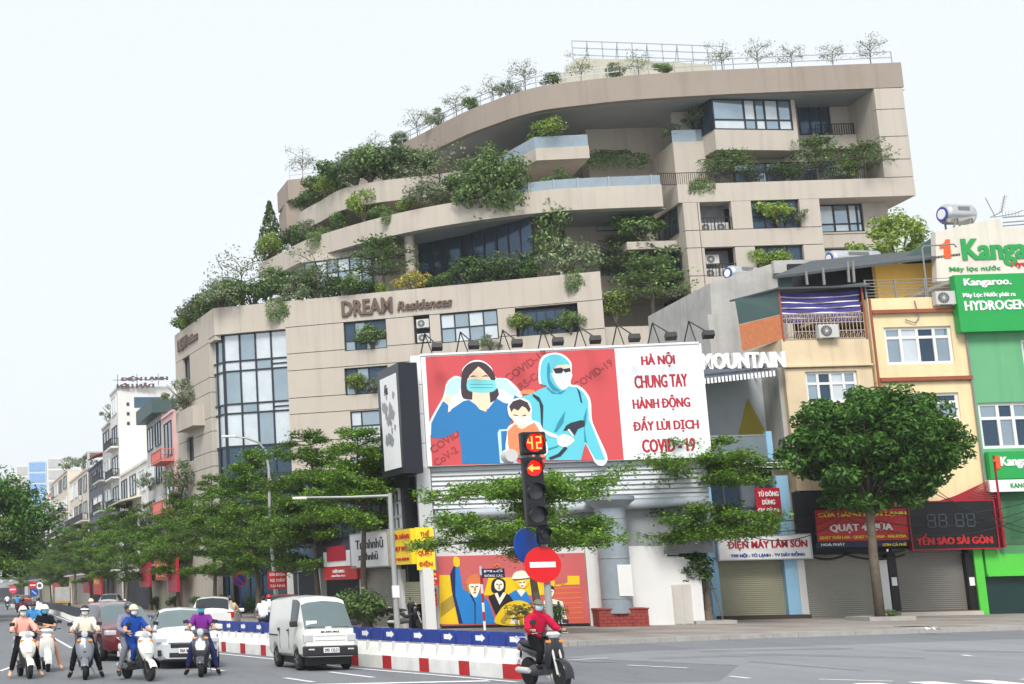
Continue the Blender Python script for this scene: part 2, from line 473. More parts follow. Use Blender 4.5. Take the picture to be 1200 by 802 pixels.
for a, b in zip(fk[:-1], fk[1:]):
    d = (b - a).normalized(); nrm = Vector((-d.y, d.x)) * 0.14
    far_kerb.add([(a.x + nrm.x, a.y + nrm.y, -.05), (b.x + nrm.x, b.y + nrm.y, -.05), (b.x - nrm.x, b.y - nrm.y, -.05), (a.x - nrm.x, a.y - nrm.y, -.05),
                  (a.x + nrm.x, a.y + nrm.y, .152), (b.x + nrm.x, b.y + nrm.y, .152), (b.x - nrm.x, b.y - nrm.y, .152), (a.x - nrm.x, a.y - nrm.y, .152)],
                 [(3, 2, 1, 0), (4, 5, 6, 7), (0, 1, 5, 4), (1, 2, 6, 5), (2, 3, 7, 6), (3, 0, 4, 7)])
far_kerb.obj('kerb', KERB, pav)
# the pavement on the far left of the street
lk = [(-9.6, 60), (-11.5, 90), (-16, 130), (-24, 200), (-40, 340), (-60, 520)]
structure(MB().prism(lk + [(-300, 520), (-300, 60)], -0.05, 0.14).obj('far_pavement', PAVE))

# painted lines
def line_px(pts, w, z=0.009):
    P = [atZ(u, v, 0) for u, v in pts]
    mb = MB()
    for a, b in zip(P[:-1], P[1:]):
        d = (b - a); d.z = 0; d.normalize(); nn = Vector((-d.y, d.x, 0)) * w / 2
        mb.add([(a + nn)[:2] + (z,), (a - nn)[:2] + (z,), (b - nn)[:2] + (z,), (b + nn)[:2] + (z,)], [(0, 1, 2, 3)])
    return mb
def mark(mb): return structure(mb.obj('lane_marking', PAINT, fix=False))
mark(line_px([(607, 800), (510, 791.5), (414, 783.5), (322, 773), (248, 765.5), (205, 757)], 0.16))     # edge line by the barrier
mark(line_px([(104, 737.5), (60, 720), (0, 709.5)], 0.16))
mark(line_px([(386, 788), (438, 794.5)], 0.15))
mark(line_px([(334, 795), (368, 800)], 0.14))
mark(line_px([(240, 783), (262, 787)], 0.14))
mark(line_px([(0, 787), (30, 776)], 0.12)); mark(line_px([(63, 748), (84, 760)], 0.12)); mark(line_px([(80, 722), (92, 727)], .12))
mb = MB(); mb.box(-14, 8.0, 29.55, 29.9, 0.008, 0.0085); mark(mb)                                     # stop line
for u0, v0, u1, v1, w in ((735, 780, 806, 783.5, .13), (856, 793, 878, 795.5, .13), (960, 796.5, 1046, 799, .12), (1128, 768, 1139, 769.5, .12), (640, 775.5, 712, 771.5, .10)):
    mark(line_px([(u0, v0), (u1, v1)], w))
for k in range(14):                                                                                 # crossing bars below the frame edge
    mb = MB(); x = 8.6 + k * 1.05; mb.box(x, x + 0.5, 23.0, 26.6 + k * .06, 0.008, 0.0085); structure(mb.obj('crossing_bar', PAINT))
# worn repair strips and cracks in the junction surface
PATCH = M('asphalt_patch', (0.185, 0.193, 0.205), 0.9, var=0.15, vs=1.2)
for pts in (((760, 771), (905, 766), (1080, 771), (1085, 772.5), (905, 768.5), (760, 773)), ((880, 775), (1010, 786), (1012, 787), (876, 776.2)),
            ((665, 774), (690, 777), (722, 776.5), (690, 773)), ((1080, 762), (1200, 764), (1200, 765.2), (1080, 763.4)), ((820, 763), (1000, 759.5), (1000, 761), (822, 764.5))):
    structure(sheet('asphalt_repair', [atZ(u, v)[:2] for u, v in pts], 0.0075, PATCH))
# ---------------------------------------------------------------- foliage builders
rng = np.random.default_rng(11)
def leaf_mesh(name, pos, nrm, size, mats, aspect=0.45, mi=None):
    """one small folded blade of four corners for every point"""
    n = len(pos); pos = np.asarray(pos); nrm = np.asarray(nrm, dtype=float)
    nrm /= np.linalg.norm(nrm, axis=1, keepdims=True) + 1e-9
    rv = rng.normal(size=(n, 3)); t = np.cross(nrm, rv); t /= np.linalg.norm(t, axis=1, keepdims=True) + 1e-9
    b = np.cross(nrm, t); s = np.asarray(size).reshape(-1, 1) * np.ones((n, 1))
    v = np.empty((n, 4, 3))
    v[:, 0] = pos - t * s * .5
    v[:, 1] = pos + b * s * aspect * .5 + nrm * s * .10
    v[:, 2] = pos + t * s * .5 - nrm * s * .12
    v[:, 3] = pos - b * s * aspect * .5 + nrm * s * .10
    me = bpy.data.meshes.new(name)
    me.vertices.add(n * 4); me.vertices.foreach_set('co', v.reshape(-1))
    me.loops.add(n * 4); me.loops.foreach_set('vertex_index', np.arange(n * 4, dtype=np.int32))
    me.polygons.add(n); me.polygons.foreach_set('loop_start', np.arange(n, dtype=np.int32) * 4)
    if not isinstance(mats, (list, tuple)): mats = [mats]
    for m in mats: me.materials.append(m)
    if mi is not None: me.polygons.foreach_set('material_index', np.asarray(mi, dtype=np.int32))
    me.update(calc_edges=True)
    return me

LF_TERM = leaf_mat('terminalia_leaf', (.045, .115, .016), (.25, .43, .055))
LF_DARK = leaf_mat('dark_leaf', (0.028, 0.07, 0.026), (0.13, 0.23, 0.055))
LF_MID = leaf_mat('mid_leaf', (0.055, 0.115, 0.036), (0.23, 0.35, 0.1))
LF_GREY = leaf_mat('grey_green_leaf', (0.11, 0.155, 0.085), (0.33, 0.4, 0.22))
LF_LIGHT = leaf_mat('light_leaf', (0.11, 0.2, 0.03), (0.4, 0.52, 0.11))
LF_YEL = leaf_mat('yellow_leaf', (.32, .30, .05), (.78, .68, .18))
LF_MANGO = leaf_mat('mango_leaf', (.018, .066, .010), (.12, .275, .034))
STEM = M('stem_brown', (0.12, 0.10, 0.075), 0.9, var=0.2, vs=4)

def blob_leaves(n, rad, clumps, crad, up=0.35, seed=0, shell=0.75, zmin=-9):
    """leaves in clumps through an ellipsoid volume centred on the origin"""
    r = np.random.default_rng(seed)
    d = r.normal(size=(clumps, 3)); d /= np.linalg.norm(d, axis=1, keepdims=True)
    c = d * (r.uniform(0.15, 1, size=(clumps, 1)) ** 0.45) * shell * np.array(rad)
    k = r.integers(0, clumps, n); cs = r.uniform(.6, 1.35, size=(clumps, 1))
    g = r.normal(size=(n, 3)); g /= np.linalg.norm(g, axis=1, keepdims=True); g *= r.uniform(0.2, 1, size=(n, 1)) ** .5
    p = c[k] + g * crad * cs[k] * np.array([1, 1, .75])
    nn = g + np.array([0, 0, up]) + r.normal(size=(n, 3)) * .45
    keep = p[:, 2] > zmin
    return p[keep], nn[keep]

VAR = {}
def shrub_variant(kind, seed):
    key = (kind, seed)
    if key in VAR: return VAR[key]
    r = np.random.default_rng(seed * 13 + hash(kind) % 1 + 5)
    st = MB()
    if kind in ('round', 'light', 'yellow', 'dark'):
        p, nn = blob_leaves(1500, (.85, .75, .62), 16, .34, seed=seed + 1)
        p[:, 2] += .75; mat = {'round': LF_MID, 'light': LF_LIGHT, 'yellow': LF_YEL, 'dark': LF_DARK}[kind]; sz = r.uniform(.09, .16, len(p))
        for k in range(5):
            a = k * 1.26; st.tube([(0, 0, 0), (.12 * math.cos(a), .12 * math.sin(a), .4), (.4 * math.cos(a), .4 * math.sin(a), .85)], [.04, .03, .012], 5)
    elif kind == 'tall':
        p, nn = blob_leaves(1600, (.62, .6, 1.05), 20, .34, seed=seed + 2)
        p[:, 2] += 1.35; mat = LF_MID; sz = r.uniform(.09, .16, len(p))
        st.tube([(0, 0, 0), (.05, .02, .8), (-.04, 0, 2.0)], [.05, .04, .015], 6)
        for k in range(6):
            a = k * 2.1; st.tube([(0, 0, .4 + k * .2), (.4 * math.cos(a), .4 * math.sin(a), .8 + k * .22)], [.025, .01], 5)
    elif kind == 'conifer':
        h = r.uniform(0, 1, 900); a = r.uniform(0, 6.283, 900); rad = (1 - h) * .75 * r.uniform(.3, 1, 900) ** .5 + .04
        p = np.stack([rad * np.cos(a), rad * np.sin(a), .3 + h * 2.3], 1); nn = np.stack([np.cos(a), np.sin(a), .5 + 0 * a], 1) + r.normal(size=(900, 3)) * .4
        mat = LF_DARK; sz = r.uniform(.12, .22, 900); st.tube([(0, 0, 0), (0, 0, 2.4)], [.06, .015], 6)
    elif kind == 'sparse':
        st.tube([(0, 0, 0), (.02, 0, .6), (-.03, .02, 1.2)], [.03, .025, .012], 5); P = []; N = []
        for k in range(11):
            a = k * 2.4; h = .5 + k * .07; L = r.uniform(.35, .75); e = np.array([L * math.cos(a), L * math.sin(a), h + r.uniform(.15, .6)])
            st.tube([(0, 0, h), tuple(e * .5 + np.array([0, 0, h]) * .5 + np.array([0, 0, .05])), tuple(e)], [.016, .012, .006], 4)
            q = e + r.normal(size=(46, 3)) * np.array([.17, .17, .11]); P.append(q); N.append(r.normal(size=(46, 3)) + np.array([0, 0, 1]))
        p = np.concatenate(P); nn = np.concatenate(N); mat = LF_GREY; sz = r.uniform(.07, .13, len(p))
    elif kind == 'bush':            # loose grey-green bush
        p, nn = blob_leaves(1200, (1.0, .7, .6), 22, .26, seed=seed + 3, shell=.9)
        p[:, 2] += .7; mat = LF_GREY; sz = r.uniform(.08, .15, len(p))
        for k in range(7):
            a = k * .9; st.tube([(0, 0, 0), (.2 * math.cos(a), .15 * math.sin(a), .5), (.7 * math.cos(a), .5 * math.sin(a), 1.0)], [.03, .02, .008], 5)
    elif kind == 'trail':           # hangs over the edge (towards -y)
        n = 1400; a = r.integers(0, 26, n); t = r.uniform(0, 1, n) ** .8
        x0 = np.linspace(-.95, .95, 26)[a] + r.normal(size=n) * .06; L = (r.uniform(.55, 1.0, 26))[a]
        p = np.stack([x0, -.30 - .10 * np.sin(t * 3.14) + r.normal(size=n) * .05, .32 - t * L * 1.25], 1); nn = r.normal(size=(n, 3)) * .5 + np.array([0, -1, .5])
        q, qn = blob_leaves(800, (.85, .42, .26), 12, .25, seed=seed + 4); q[:, 2] += .38; p = np.concatenate([p, q]); nn = np.concatenate([nn, qn])
        mat = LF_MID; sz = r.uniform(.08, .14, len(p))
        for k in range(6): st.tube([(-.8 + k * .32, 0, 0), (-.8 + k * .32, -.2, .38), (-.8 + k * .32, -.34, .2)], [.02, .015, .01], 4)
    elif kind == 'hang':            # big rounded mass that spills over a parapet
        p, nn = blob_leaves(3600, (1.25, .8, 1.15), 34, .36, seed=seed + 5); p[:, 2] += .35; p[:, 1] -= .25
        mat = LF_MID; sz = r.uniform(.09, .16, len(p))
        for k in range(6):
            a = k * 1.1; st.tube([(0, 0, 0), (.3 * math.cos(a), .3 * math.sin(a), .5), (.9 * math.cos(a), .5 * math.sin(a), .9)], [.06, .04, .015], 5)
    elif kind == 'tier':            # small flat-topped tree
        P = []; N = []
        st.tube([(0, 0, 0), (.05, 0, .7), (0, .02, 1.5)], [.05, .045, .02], 6)
        for z, rad in ((.75, 1.0), (1.15, .85), (1.5, .5)):
            for k in range(7):
                a = k * .9 + z * 3; e = (rad * math.cos(a), rad * math.sin(a), z + .12); st.tube([(0, 0, z - .1), e], [.02, .008], 4)
                m = 80; f = r.uniform(.25, 1.05, m); P.append(np.stack([e[0] * f, e[1] * f, z + .1 * f], 1) + r.normal(size=(m, 3)) * np.array([.14, .14, .06])); N.append(r.normal(size=(m, 3)) * .4 + np.array([0, 0, 1]))
        p = np.concatenate(P); nn = np.concatenate(N); mat = LF_MID; sz = r.uniform(.09, .15, len(p))
    elif kind == 'palm':
        P = []; N = []
        for k in range(8): st.tube([(.1 * k - .4, .1 * (k % 3), 0), (.12 * k - .5, .1 * (k % 3), .9 + .12 * (k % 4))], [.03, .02], 5)
        for k in range(46):
            c = np.array([r.uniform(-.75, .75), r.uniform(-.4, .4), r.uniform(.7, 1.7)]); a = r.uniform(0, 6.28)
            d = np.array([math.cos(a), math.sin(a), r.uniform(-.1, .5)])
            for j in range(15):
                f = j / 15 * .62; P.append(c + d * f + np.array([0, 0, -.55 * f * f]) + r.normal(size=3) * .03); N.append(np.array([r.normal() * .5, r.normal() * .5, 1]))
        p = np.array(P); nn = np.array(N); mat = LF_GREY; sz = r.uniform(.14, .24, len(p))
    VAR[key] = (leaf_mesh('foliage', p, nn, sz, mat), st.mesh('stem', STEM, fix=False))
    return VAR[key]

def plant(kind, loc, scale, label, group, rz=0.0, seed=None, name='shrub', cat='shrub', sx=1.0, sz=1.0):
    fo, st = shrub_variant(kind, (seed if seed is not None else random.randint(0, 2)))
    t = thing(name, label, cat, loc, rz, group)
    scale *= 1.1; t.scale = (scale * sx, scale, scale * sz)
    link('foliage', fo, t); link('stem', st, t)
    return t

# ---- street trees
def layered_tree_meshes(seed, H, Rm, tiers, z0, n_leaf, lean=0.0, lf=0.21, mat=None, thick=1.0, nbr=7):
    """trunk with level whorls of branches, feathery flat layers of leaves"""
    r = np.random.default_rng(seed); tr = MB(); P = []; N = []
    tp = [(0, 0, -0.1)] + [(lean * (h / H) + .06 * math.sin(h * 1.3 + seed), .05 * math.cos(h * 1.7 + seed), h) for h in np.linspace(.6, H, 10)]
    tr.tube(tp, [max(.02, .17 * (1 - .88 * k / 10)) for k in range(11)], 8)
    tr.lathe([(.30, -.1), (.24, .1), (.18, .5)], 8)
    def axis(h):
        return np.array([lean * (h / H) + .06 * math.sin(h * 1.3 + seed), .05 * math.cos(h * 1.7 + seed), h])
    if isinstance(tiers, int):
        lst = []
        for i in range(tiers):
            f = i / max(1, tiers - 1); lst.append((z0 + (H - z0) * (f ** .92) - .1, Rm * (1.0 - .72 * f ** 1.7) * r.uniform(.70, 1.12), f))
    else: lst = [(h, rad, (h - tiers[0][0]) / (H - tiers[0][0])) for h, rad in tiers]
    tot = sum(q[1] ** 1.5 for q in lst)
    for h, rad, f in lst:
        nb = nbr if f < .7 else max(5, nbr - 2); off = r.uniform(0, 6.28); br = []
        for k in range(nb):
            a = off + k * 6.283 / nb + r.uniform(-.45, .45); L = rad * r.uniform(.50, 1.12); rise = r.uniform(-.10, .22) * L
            b0 = axis(min(H - .1, h + r.uniform(-.25, .25))); e = b0 + np.array([L * math.cos(a), L * math.sin(a), rise]); m = (b0 + e) / 2 + np.array([0, 0, .14 * L * r.uniform(.2, 1)])
            tr.tube([tuple(b0), tuple(b0 * .25 + m * .5 + e * .25), tuple(e)], [.055 * (1 - .6 * f), .035 * (1 - .5 * f), .01], 5)
            br.append((b0, m, e, L, a))
            for q in range(6):
                t = r.uniform(.25, .95); s0 = (1 - t) ** 2 * b0 + 2 * t * (1 - t) * m + t * t * e; aa = a + r.choice([-1, 1]) * r.uniform(.4, 1.1); l2 = L * .40 * r.uniform(.5, 1.1)
                e2 = s0 + np.array([l2 * math.cos(aa), l2 * math.sin(aa), l2 * r.uniform(-.15, .3)]); tr.tube([tuple(s0), tuple(e2)], [.018, .006], 4); br.append((s0, (s0 + e2) / 2, e2, l2, aa))
        w = np.array([b[3] for b in br]) ** 1.1; w /= w.sum(); kk = 22
        npad = max(12, int(n_leaf * rad ** 1.5 / tot) // kk)
        # sprays of leaves along branches and twigs: mounded above, ragged and drooping at the rim
        for j in r.choice(len(br), npad, p=w):
            b0, m, e, L, a = br[j]; t = r.uniform(.12, 1.06)
            c = (1 - t) ** 2 * b0 + 2 * t * (1 - t) * m + t * t * e + r.normal(size=3) * np.array([.10, .10, .05]) * L ** .5
            pr = r.uniform(.14, .46); ang = r.uniform(0, 6.28, kk); rr = pr * r.uniform(0, 1, kk) ** .5
            tilt = r.normal(size=2) * .25; dx_, dy_ = rr * np.cos(ang) * 1.25, rr * np.sin(ang)
            P.append(np.stack([c[0] + dx_, c[1] + dy_, c[2] + (r.uniform(-.10, .26, kk) * thick * .6) * (1 - rr / pr * .55) + tilt[0] * dx_ + tilt[1] * dy_ - .25 * rr * rr / pr], 1))
            N.append(r.normal(size=(kk, 3)) * .42 + np.array([0, 0, 1.0]))
    p = np.concatenate(P); nn = np.concatenate(N)
    return tr.mesh('trunk', BARK, smooth='all', fix=False), leaf_mesh('crown', p, nn, r.uniform(lf * .7, lf * 1.25, len(p)), mat or LF_TERM, aspect=.5)

def round_tree_meshes(seed, H, rad, n, clumps, crad, lf, mat, trunk_h, tr_r=.16, off=0.0):
    r = np.random.default_rng(seed); tr = MB()
    tr.tube([(0, 0, -.1), (.04, .02, trunk_h * .5), (.12, 0, trunk_h), (.15, .05, H * .8)], [tr_r * 1.15, tr_r, tr_r * .85, .03], 9)
    zc = H - rad[2]
    d = r.normal(size=(clumps, 3)); d /= np.linalg.norm(d, axis=1, keepdims=True)
    c = d * (r.uniform(0.2, 1, size=(clumps, 1)) ** .4) * r.uniform(.72, .98, size=(clumps, 1)) * np.array(rad); c[:, 0] += off
    for q in c[:26]:
        e = q * .9 + np.array([0, 0, zc]); tr.tube([(.1, 0, trunk_h * r.uniform(.8, 1.1)), tuple(e * .5 + np.array([.05, 0, trunk_h * .55])), tuple(e)], [.07, .045, .012], 5)
    k = r.integers(0, clumps, n); cs = r.uniform(.65, 1.3, size=(clumps, 1))
    g = r.normal(size=(n, 3)); g /= np.linalg.norm(g, axis=1, keepdims=True); g *= r.uniform(.1, 1, size=(n, 1)) ** .45
    p = c[k] + g * crad * cs[k] * np.array([1, 1, .7]); p[:, 2] += zc
    nn = g * .7 + np.array([0, 0, .6]) + r.normal(size=(n, 3)) * .45
    keep = p[:, 2] > trunk_h * .80
    return tr.mesh('trunk', BARK, smooth='all', fix=False), leaf_mesh('crown', p[keep], nn[keep], r.uniform(lf * .7, lf * 1.3, keep.sum()), mat, aspect=.42)

def tree(meshes, loc, scale, rz, label, group=None, name='street_tree', sz=None):
    t = thing(name, label, 'tree', loc, rz, group); t.scale = (scale, scale, sz or scale)
    link('trunk', meshes[0], t); link('crown', meshes[1], t)
    return t
# ---------------------------------------------------------------- the large terraced building
class InFrame:
    """everything built under `parent` inside the block is moved into the facade frame"""
    def __init__(s, parent, fr): s.p, s.fr = parent, fr
    def __enter__(s): s.before = set(o.name for o in s.p.children); return s.fr
    def __exit__(s, *a):
        T = Matrix.Translation(s.fr.o) @ Matrix.Rotation(s.fr.a, 4, 'Z')
        inv = Matrix.Translation(s.p.location) @ Matrix.Rotation(s.p.rotation_euler.z, 4, 'Z')
        T = inv.inverted() @ T
        for o in s.p.children:
            if o.name not in s.before:
                m = T @ (Matrix.Translation(o.location) @ o.rotation_euler.to_matrix().to_4x4())
                o.location = m.to_translation(); o.rotation_euler = m.to_euler()

def pxbox(mb, fr, u0, v0, u1, v1, y0, y1, mi=0):
    a, b, c, d = fr.rect(u0, v0, u1, v1, y0); mb.box(a, b, y0, y1, c, d, mi)

GREYM = M('light_grey_metal', (0.55, 0.55, 0.54), 0.5, var=0.05)
GRILLE = M('fan_grille', (0.05, 0.05, 0.055), 0.6, var=0)
AC_PROTO = [None]
def ac_unit(loc, rz, label, s=1.0, group=None):
    t = thing('air_conditioner', label, 'air conditioner', loc, rz, group); t.scale = (s, s, s)
    if AC_PROTO[0] is None:
        a = MB().box(-.42, .42, -.15, .15, .04, .62).box(-.36, -.28, -.12, .12, 0, .05).box(.28, .36, -.12, .12, 0, .05).mesh('casing', GREYM)
        g = MB().lathe([(.24, -.165), (.24, -.15)], 18, (-.10, 0, .33), 'y').mesh('fan_opening', GRILLE)
        gm = MB()
        for k in range(8):
            q = k * math.pi / 8; gm.bar((-.10 + .235 * math.cos(q), -.172, .33 + .235 * math.sin(q)), (-.10 - .235 * math.cos(q), -.172, .33 - .235 * math.sin(q)), .012)
        gm.lathe([(.06, -.18), (.06, -.166)], 10, (-.10, 0, .33), 'y'); gr = gm.mesh('fan_guard', GREYM, fix=False)
        AC_PROTO[0] = (a, g, gr)
    for nm, me in zip(('casing', 'fan_opening', 'fan_guard'), AC_PROTO[0]): link(nm, me, t)
    return t

bld = thing('apartment_building', 'beige terraced building with curved balconies, DREAM Residences lettering and plants', 'building', (0, 0, 0))
_p = atY(703, 318, 92)
FA = Fr((_p.x, _p.y), R(-21.7))
ZA = 21.84
sK = FA.sz(250, 365)[0]; K = FA.w(sK, 0, 0)
sT = FA.sz(337, 440)[0]
FL = Fr((K.x, K.y), math.atan2(-1, 0.195))
FRW = Fr((39.79, 92.35), R(-2.0))

# --- lower front with the lettering
with InFrame(bld, FA):
    wins = [FA.rect(403, 376, 453, 410), FA.rect(485, 369, 504, 403), FA.rect(516, 365, 584, 400), FA.rect(604, 358, 678, 392),
            FA.rect(404, 430, 455, 462), FA.rect(411, 481, 449, 516), FA.rect(516, 425, 584, 455), FA.rect(411, 535, 460, 566), FA.rect(604, 415, 678, 450)]
    zc = [FA.sz(370, v)[1] for v in (381, 412.5, 432.5, 465, 484, 516.5, 535.5, 568, 587)]
    xc = [FA.sz(u, 420)[0] for u in (394, 460, 511, 590)]
    wall_panels(bld, sT, 0, 0, ZA, wins, zc, [], .35, BEIGE)
    unit_box('wall_core', DARK, bld, sT + .05, -.05, .5, 1.0, 0, ZA - .5)
    # head band above the glazed corner
    tz = FA.sz(300, 388.5)[1]
    MB().box(sK, sT, 0, .5, tz, ZA).obj('parapet', BEIGE, bld)
    window(bld, wins[2], .22, (.25, .5, .75), (.5,), FRAME, [GLASS, GLASS_L], .09)
    window(bld, wins[0], .30, (.25, .5), (.35,), FRAME, [GLASS, GLASS_D], .09)
    window(bld, wins[4], .30, (.28, .55), (.4,), FRAME, [GLASS, GLASS_D], .09)
    window(bld, wins[5], .20, (.34,), (.5,), FRAME, [GLASS, GLASS_L], .09)
    window(bld, wins[6], .20, (.33, .66), (), FRAME, GLASS, .09)
    window(bld, wins[7], .20, (.33, .66), (), FRAME, GLASS, .09)
    r = wins[3]
    window(bld, (r[0] + .1, r[1] - .8, r[2], r[3] - .2), .33, (.2, .4, .6, .8), (.45,), FRAME, GLASS_D, .09)
    window(bld, wins[8], .30, (.5,), (.45,), FRAME, GLASS_D, .09)
    # glazed corner tower: columns and storeys read off the photograph
    g0 = FA.sz(264, 440, .5)[0]; g1 = sT
    cols = [(FA.sz(u, 440, .5)[0] - g0) / (g1 - g0) for u in (282.5, 301, 319.5)]
    zb = FA.sz(300, 556, .5)[1]
    zr = [FA.sz(268, v, .5)[1] for v in (524, 485.5, 474.5, 436, 424.5)]
    rows = [(z - zb) / (tz - zb) for z in zr]
    xs = [g0] + [g0 + (g1 - g0) * c for c in cols] + [g1]; zs = [zb] + zr + [tz]
    def curtain_wall(xs, zs, y, extra=True):
        mb = MB()
        for k, x in enumerate(xs): mb.box(x - .06, x + .06, y - .12, y + .02, zs[0], zs[-1])
        for z in zs: mb.box(xs[0], xs[-1], y - .10, y + .015, z - .06, z + .06)
        if extra:
            for j in (2, 4):
                if j < len(zs) - 1:
                    z = zs[j] * .52 + zs[j + 1] * .48; mb.box(xs[-2], xs[-1], y - .10, y + .015, z - .05, z + .05)
        w = mb.obj('window', FRAME, bld)
        for i in range(len(xs) - 1):
            for j in range(len(zs) - 1):
                m = GLASS_D if j == 0 else (GLASS if j in (1, 3, 5) and zs[j + 1] - zs[j] < 1.2 else (GLASS_L if (i + j) % 3 else GLASS))
                unit_box('pane', m, w, xs[i] + .06, xs[i + 1] - .06, y - .02, y, zs[j] + .06, zs[j + 1] - .06)
        return w
    curtain_wall(xs, zs, .5)
    unit_box('tower_core', DARK, bld, g0 + .1, sT + .2, .7, 1.2, zb - .2, tz)
    # dark base under the glass with a canopy and small lamps
    MB().box(sK + .3, sT, .3, .75, zb - .9, zb - .05).obj('canopy', M('navy_panel', (0.02, 0.035, 0.07), .4, var=.1), bld)
    for k in range(4):
        x = g0 + (k + .6) * (sT - g0) / 4.4; unit_box('canopy_lamp', WHITE, bld, x, x + .35, .22, .3, zb - .45, zb - .2)
    window(bld, (sK + .8, sT, .3, zb - 1.0), .9, (.2, .4, .6, .8), (.35, .6, .8), FRAME, GLASS_D, .10)
    window(bld, (FA.sz(345, 660, -.05)[0], FA.sz(500, 660, -.05)[0], .3, 6.5), -.06, [k / 12 for k in range(1, 12)], (.42, .7), FRAME, GLASS_D, .10)
    # letters
    LET = M('letter_brown', (0.13, 0.085, 0.065), .5, var=.1)
    for s, (u0, v0, u1, v1), sh in (('DREAM', (400, 350.5, 460, 368.5), 0), ('Residences', (465, 350.8, 530, 361.5), .25)):
        a, b, c, d = FA.rect(u0, v0, u1, v1, -.1)
        mm = MB(); add_text(mm, s, a, b, c, d, -.02, .14, .03, 0, sh); mm.obj('lettering', LET, bld, fix=False)
# chamfered glass left of the corner post, and the pier
_g = FA.w(g0, .5, 0); _q = FL.w(FL.sz(247.5, 470, .25)[0], .25, 0)
_d = _g - _q
FC = Fr((_q.x, _q.y), math.atan2(_d.y, _d.x))
with InFrame(bld, FC):
    curtain_wall([0, _d.length * .55, _d.length - .07], zs, 0, False)
    window(bld, (0, _d.length - .05, .3, zb - 1.0), .12, (.33, .66), (.35, .6, .8), FRAME, GLASS_D, .10)
    unit_box('base_wall', DARK, bld, 0, _d.length, .3, .6, 0, zb)
with InFrame(bld, FL):
    p0 = FL.sz(247, 470)[0]; e0 = FL.sz(206, 440)[0]
    lw = [FL.rect(214, 418, 222.5, 447), FL.rect(219, 512, 227, 541), FL.rect(219, 585, 226, 612)]
    zl = [FL.sz(232, v)[1] for v in (410, 450, 467, 496, 512, 535, 552, 580, 600)]
    wall_panels(bld, e0, p0, 0, tz, lw, zl, [FL.sz(236, 470)[0]], .4, BEIGE)
    MB().box(e0, 0, 0, .5, tz, ZA).obj('parapet', BEIGE, bld)
    MB().box(p0, 0, .05, .5, tz - .35, tz).obj('soffit_beam', BEIGE, bld)
    for q in lw: window(bld, q, .3, (.5,), (), FRAME, GLASS_D, .09)
    unit_box('wall_core', DARK, bld, e0, p0 - .1, .6, 1.0, 0, ZA - .4)
    for s, (u0, v0, u1, v1) in (('DREAM', (209.5, 396, 220, 410)), ('Residences', (221, 391, 232.5, 401))):
        a, b, c, d = FL.rect(u0, v0, u1, v1); mm = MB(); add_text(mm, s, a, b, c, d, -.02, .12, .03); mm.obj('lettering', LET, bld, fix=False)
    a, b, c, d = FL.rect(206, 480, 226, 503, -.9); MB().box(a, b, -.9, 0, c, d).obj('planter_box', BEIGE, bld)
    end = MB().box(e0 - .0, e0 + .4, .45, 14, 0, ZA - .6); end.obj('end_wall', BEIGE, bld)

# --- solid body behind the fronts so that no light passes
def P2(fr, x, y): p = fr.w(x, y, 0); return (p.x, p.y)
body = [P2(FA, sK + 1.2, 1.3), P2(FA, -.3, 1.1), (34.0, 99.5), (34.0, 118), P2(FL, e0 + 1, 13), P2(FL, e0 + .6, 1.1)]
MB().prism(body, 0, ZA - 1.05).obj('terrace_block', CONC, bld)

# --- curved bands (level slabs read from the photograph's edges)
def plan_px(pts, z): return [tuple(atZ(u, v, z)[:2]) for u, v in pts]
def sm2(p, n=5): return [(q.x, q.y) for q in smooth_path([Vector((x, y, 0)) for x, y in p], n)]
Z2, Z2B, ZR, ZRB = 27.92, 26.39, 35.67, 33.94
b2 = sm2(plan_px(((303, 310), (330, 296), (360, 281), (420, 262), (480, 247), (540, 236), (600, 227.5), (650, 222), (700, 219), (775, 216)), Z2))
def band(name, curve, z0, z1, back, mat, extra=0.0):
    """slab with a front parapet: prism over the plan curve plus its back points"""
    return MB().prism([(x, y) for x, y in curve] + back, z0, z1).obj(name, mat, bld)
band('curved_balcony', b2, Z2B, Z2, [(38.8, 101), (34, 104), (26, 110), (20, 119), (15.5, 119)], BEIGE)
rf = sm2(plan_px(((337, 211), (385, 205), (430, 190), (464, 172), (490, 159), (525, 141), (550, 129), (580, 117.5), (601, 110), (635, 101), (680, 95), (720, 90.3), (760, 87), (800, 84.5), (860, 81.2)), ZR))
rf += [(FRW.w(15.35, 0, 0).x, FRW.w(15.35, 0, 0).y)]
roof_plan = rf + [(55.2, 108), (44, 116), (20, 124), (17, 121)]
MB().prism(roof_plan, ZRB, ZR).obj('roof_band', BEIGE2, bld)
SOF = M('soffit_shade_tint', (.30, .325, .345), .8, var=.05)  # bluish shade of the undersides put into the colour of thin added panels
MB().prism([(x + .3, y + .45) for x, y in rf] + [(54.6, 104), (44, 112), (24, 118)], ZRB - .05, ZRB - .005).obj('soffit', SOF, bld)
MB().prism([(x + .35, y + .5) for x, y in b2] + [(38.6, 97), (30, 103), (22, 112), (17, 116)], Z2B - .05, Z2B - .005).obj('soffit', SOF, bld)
b3 = sm2(plan_px(((347, 257), (355, 247), (375, 236), (400, 222), (440, 213), (490, 207), (545, 200)), 31.0))
band('upper_terrace', b3, 29.4, 31.0, [(30, 104), (26, 112), (20, 118)], BEIGE)
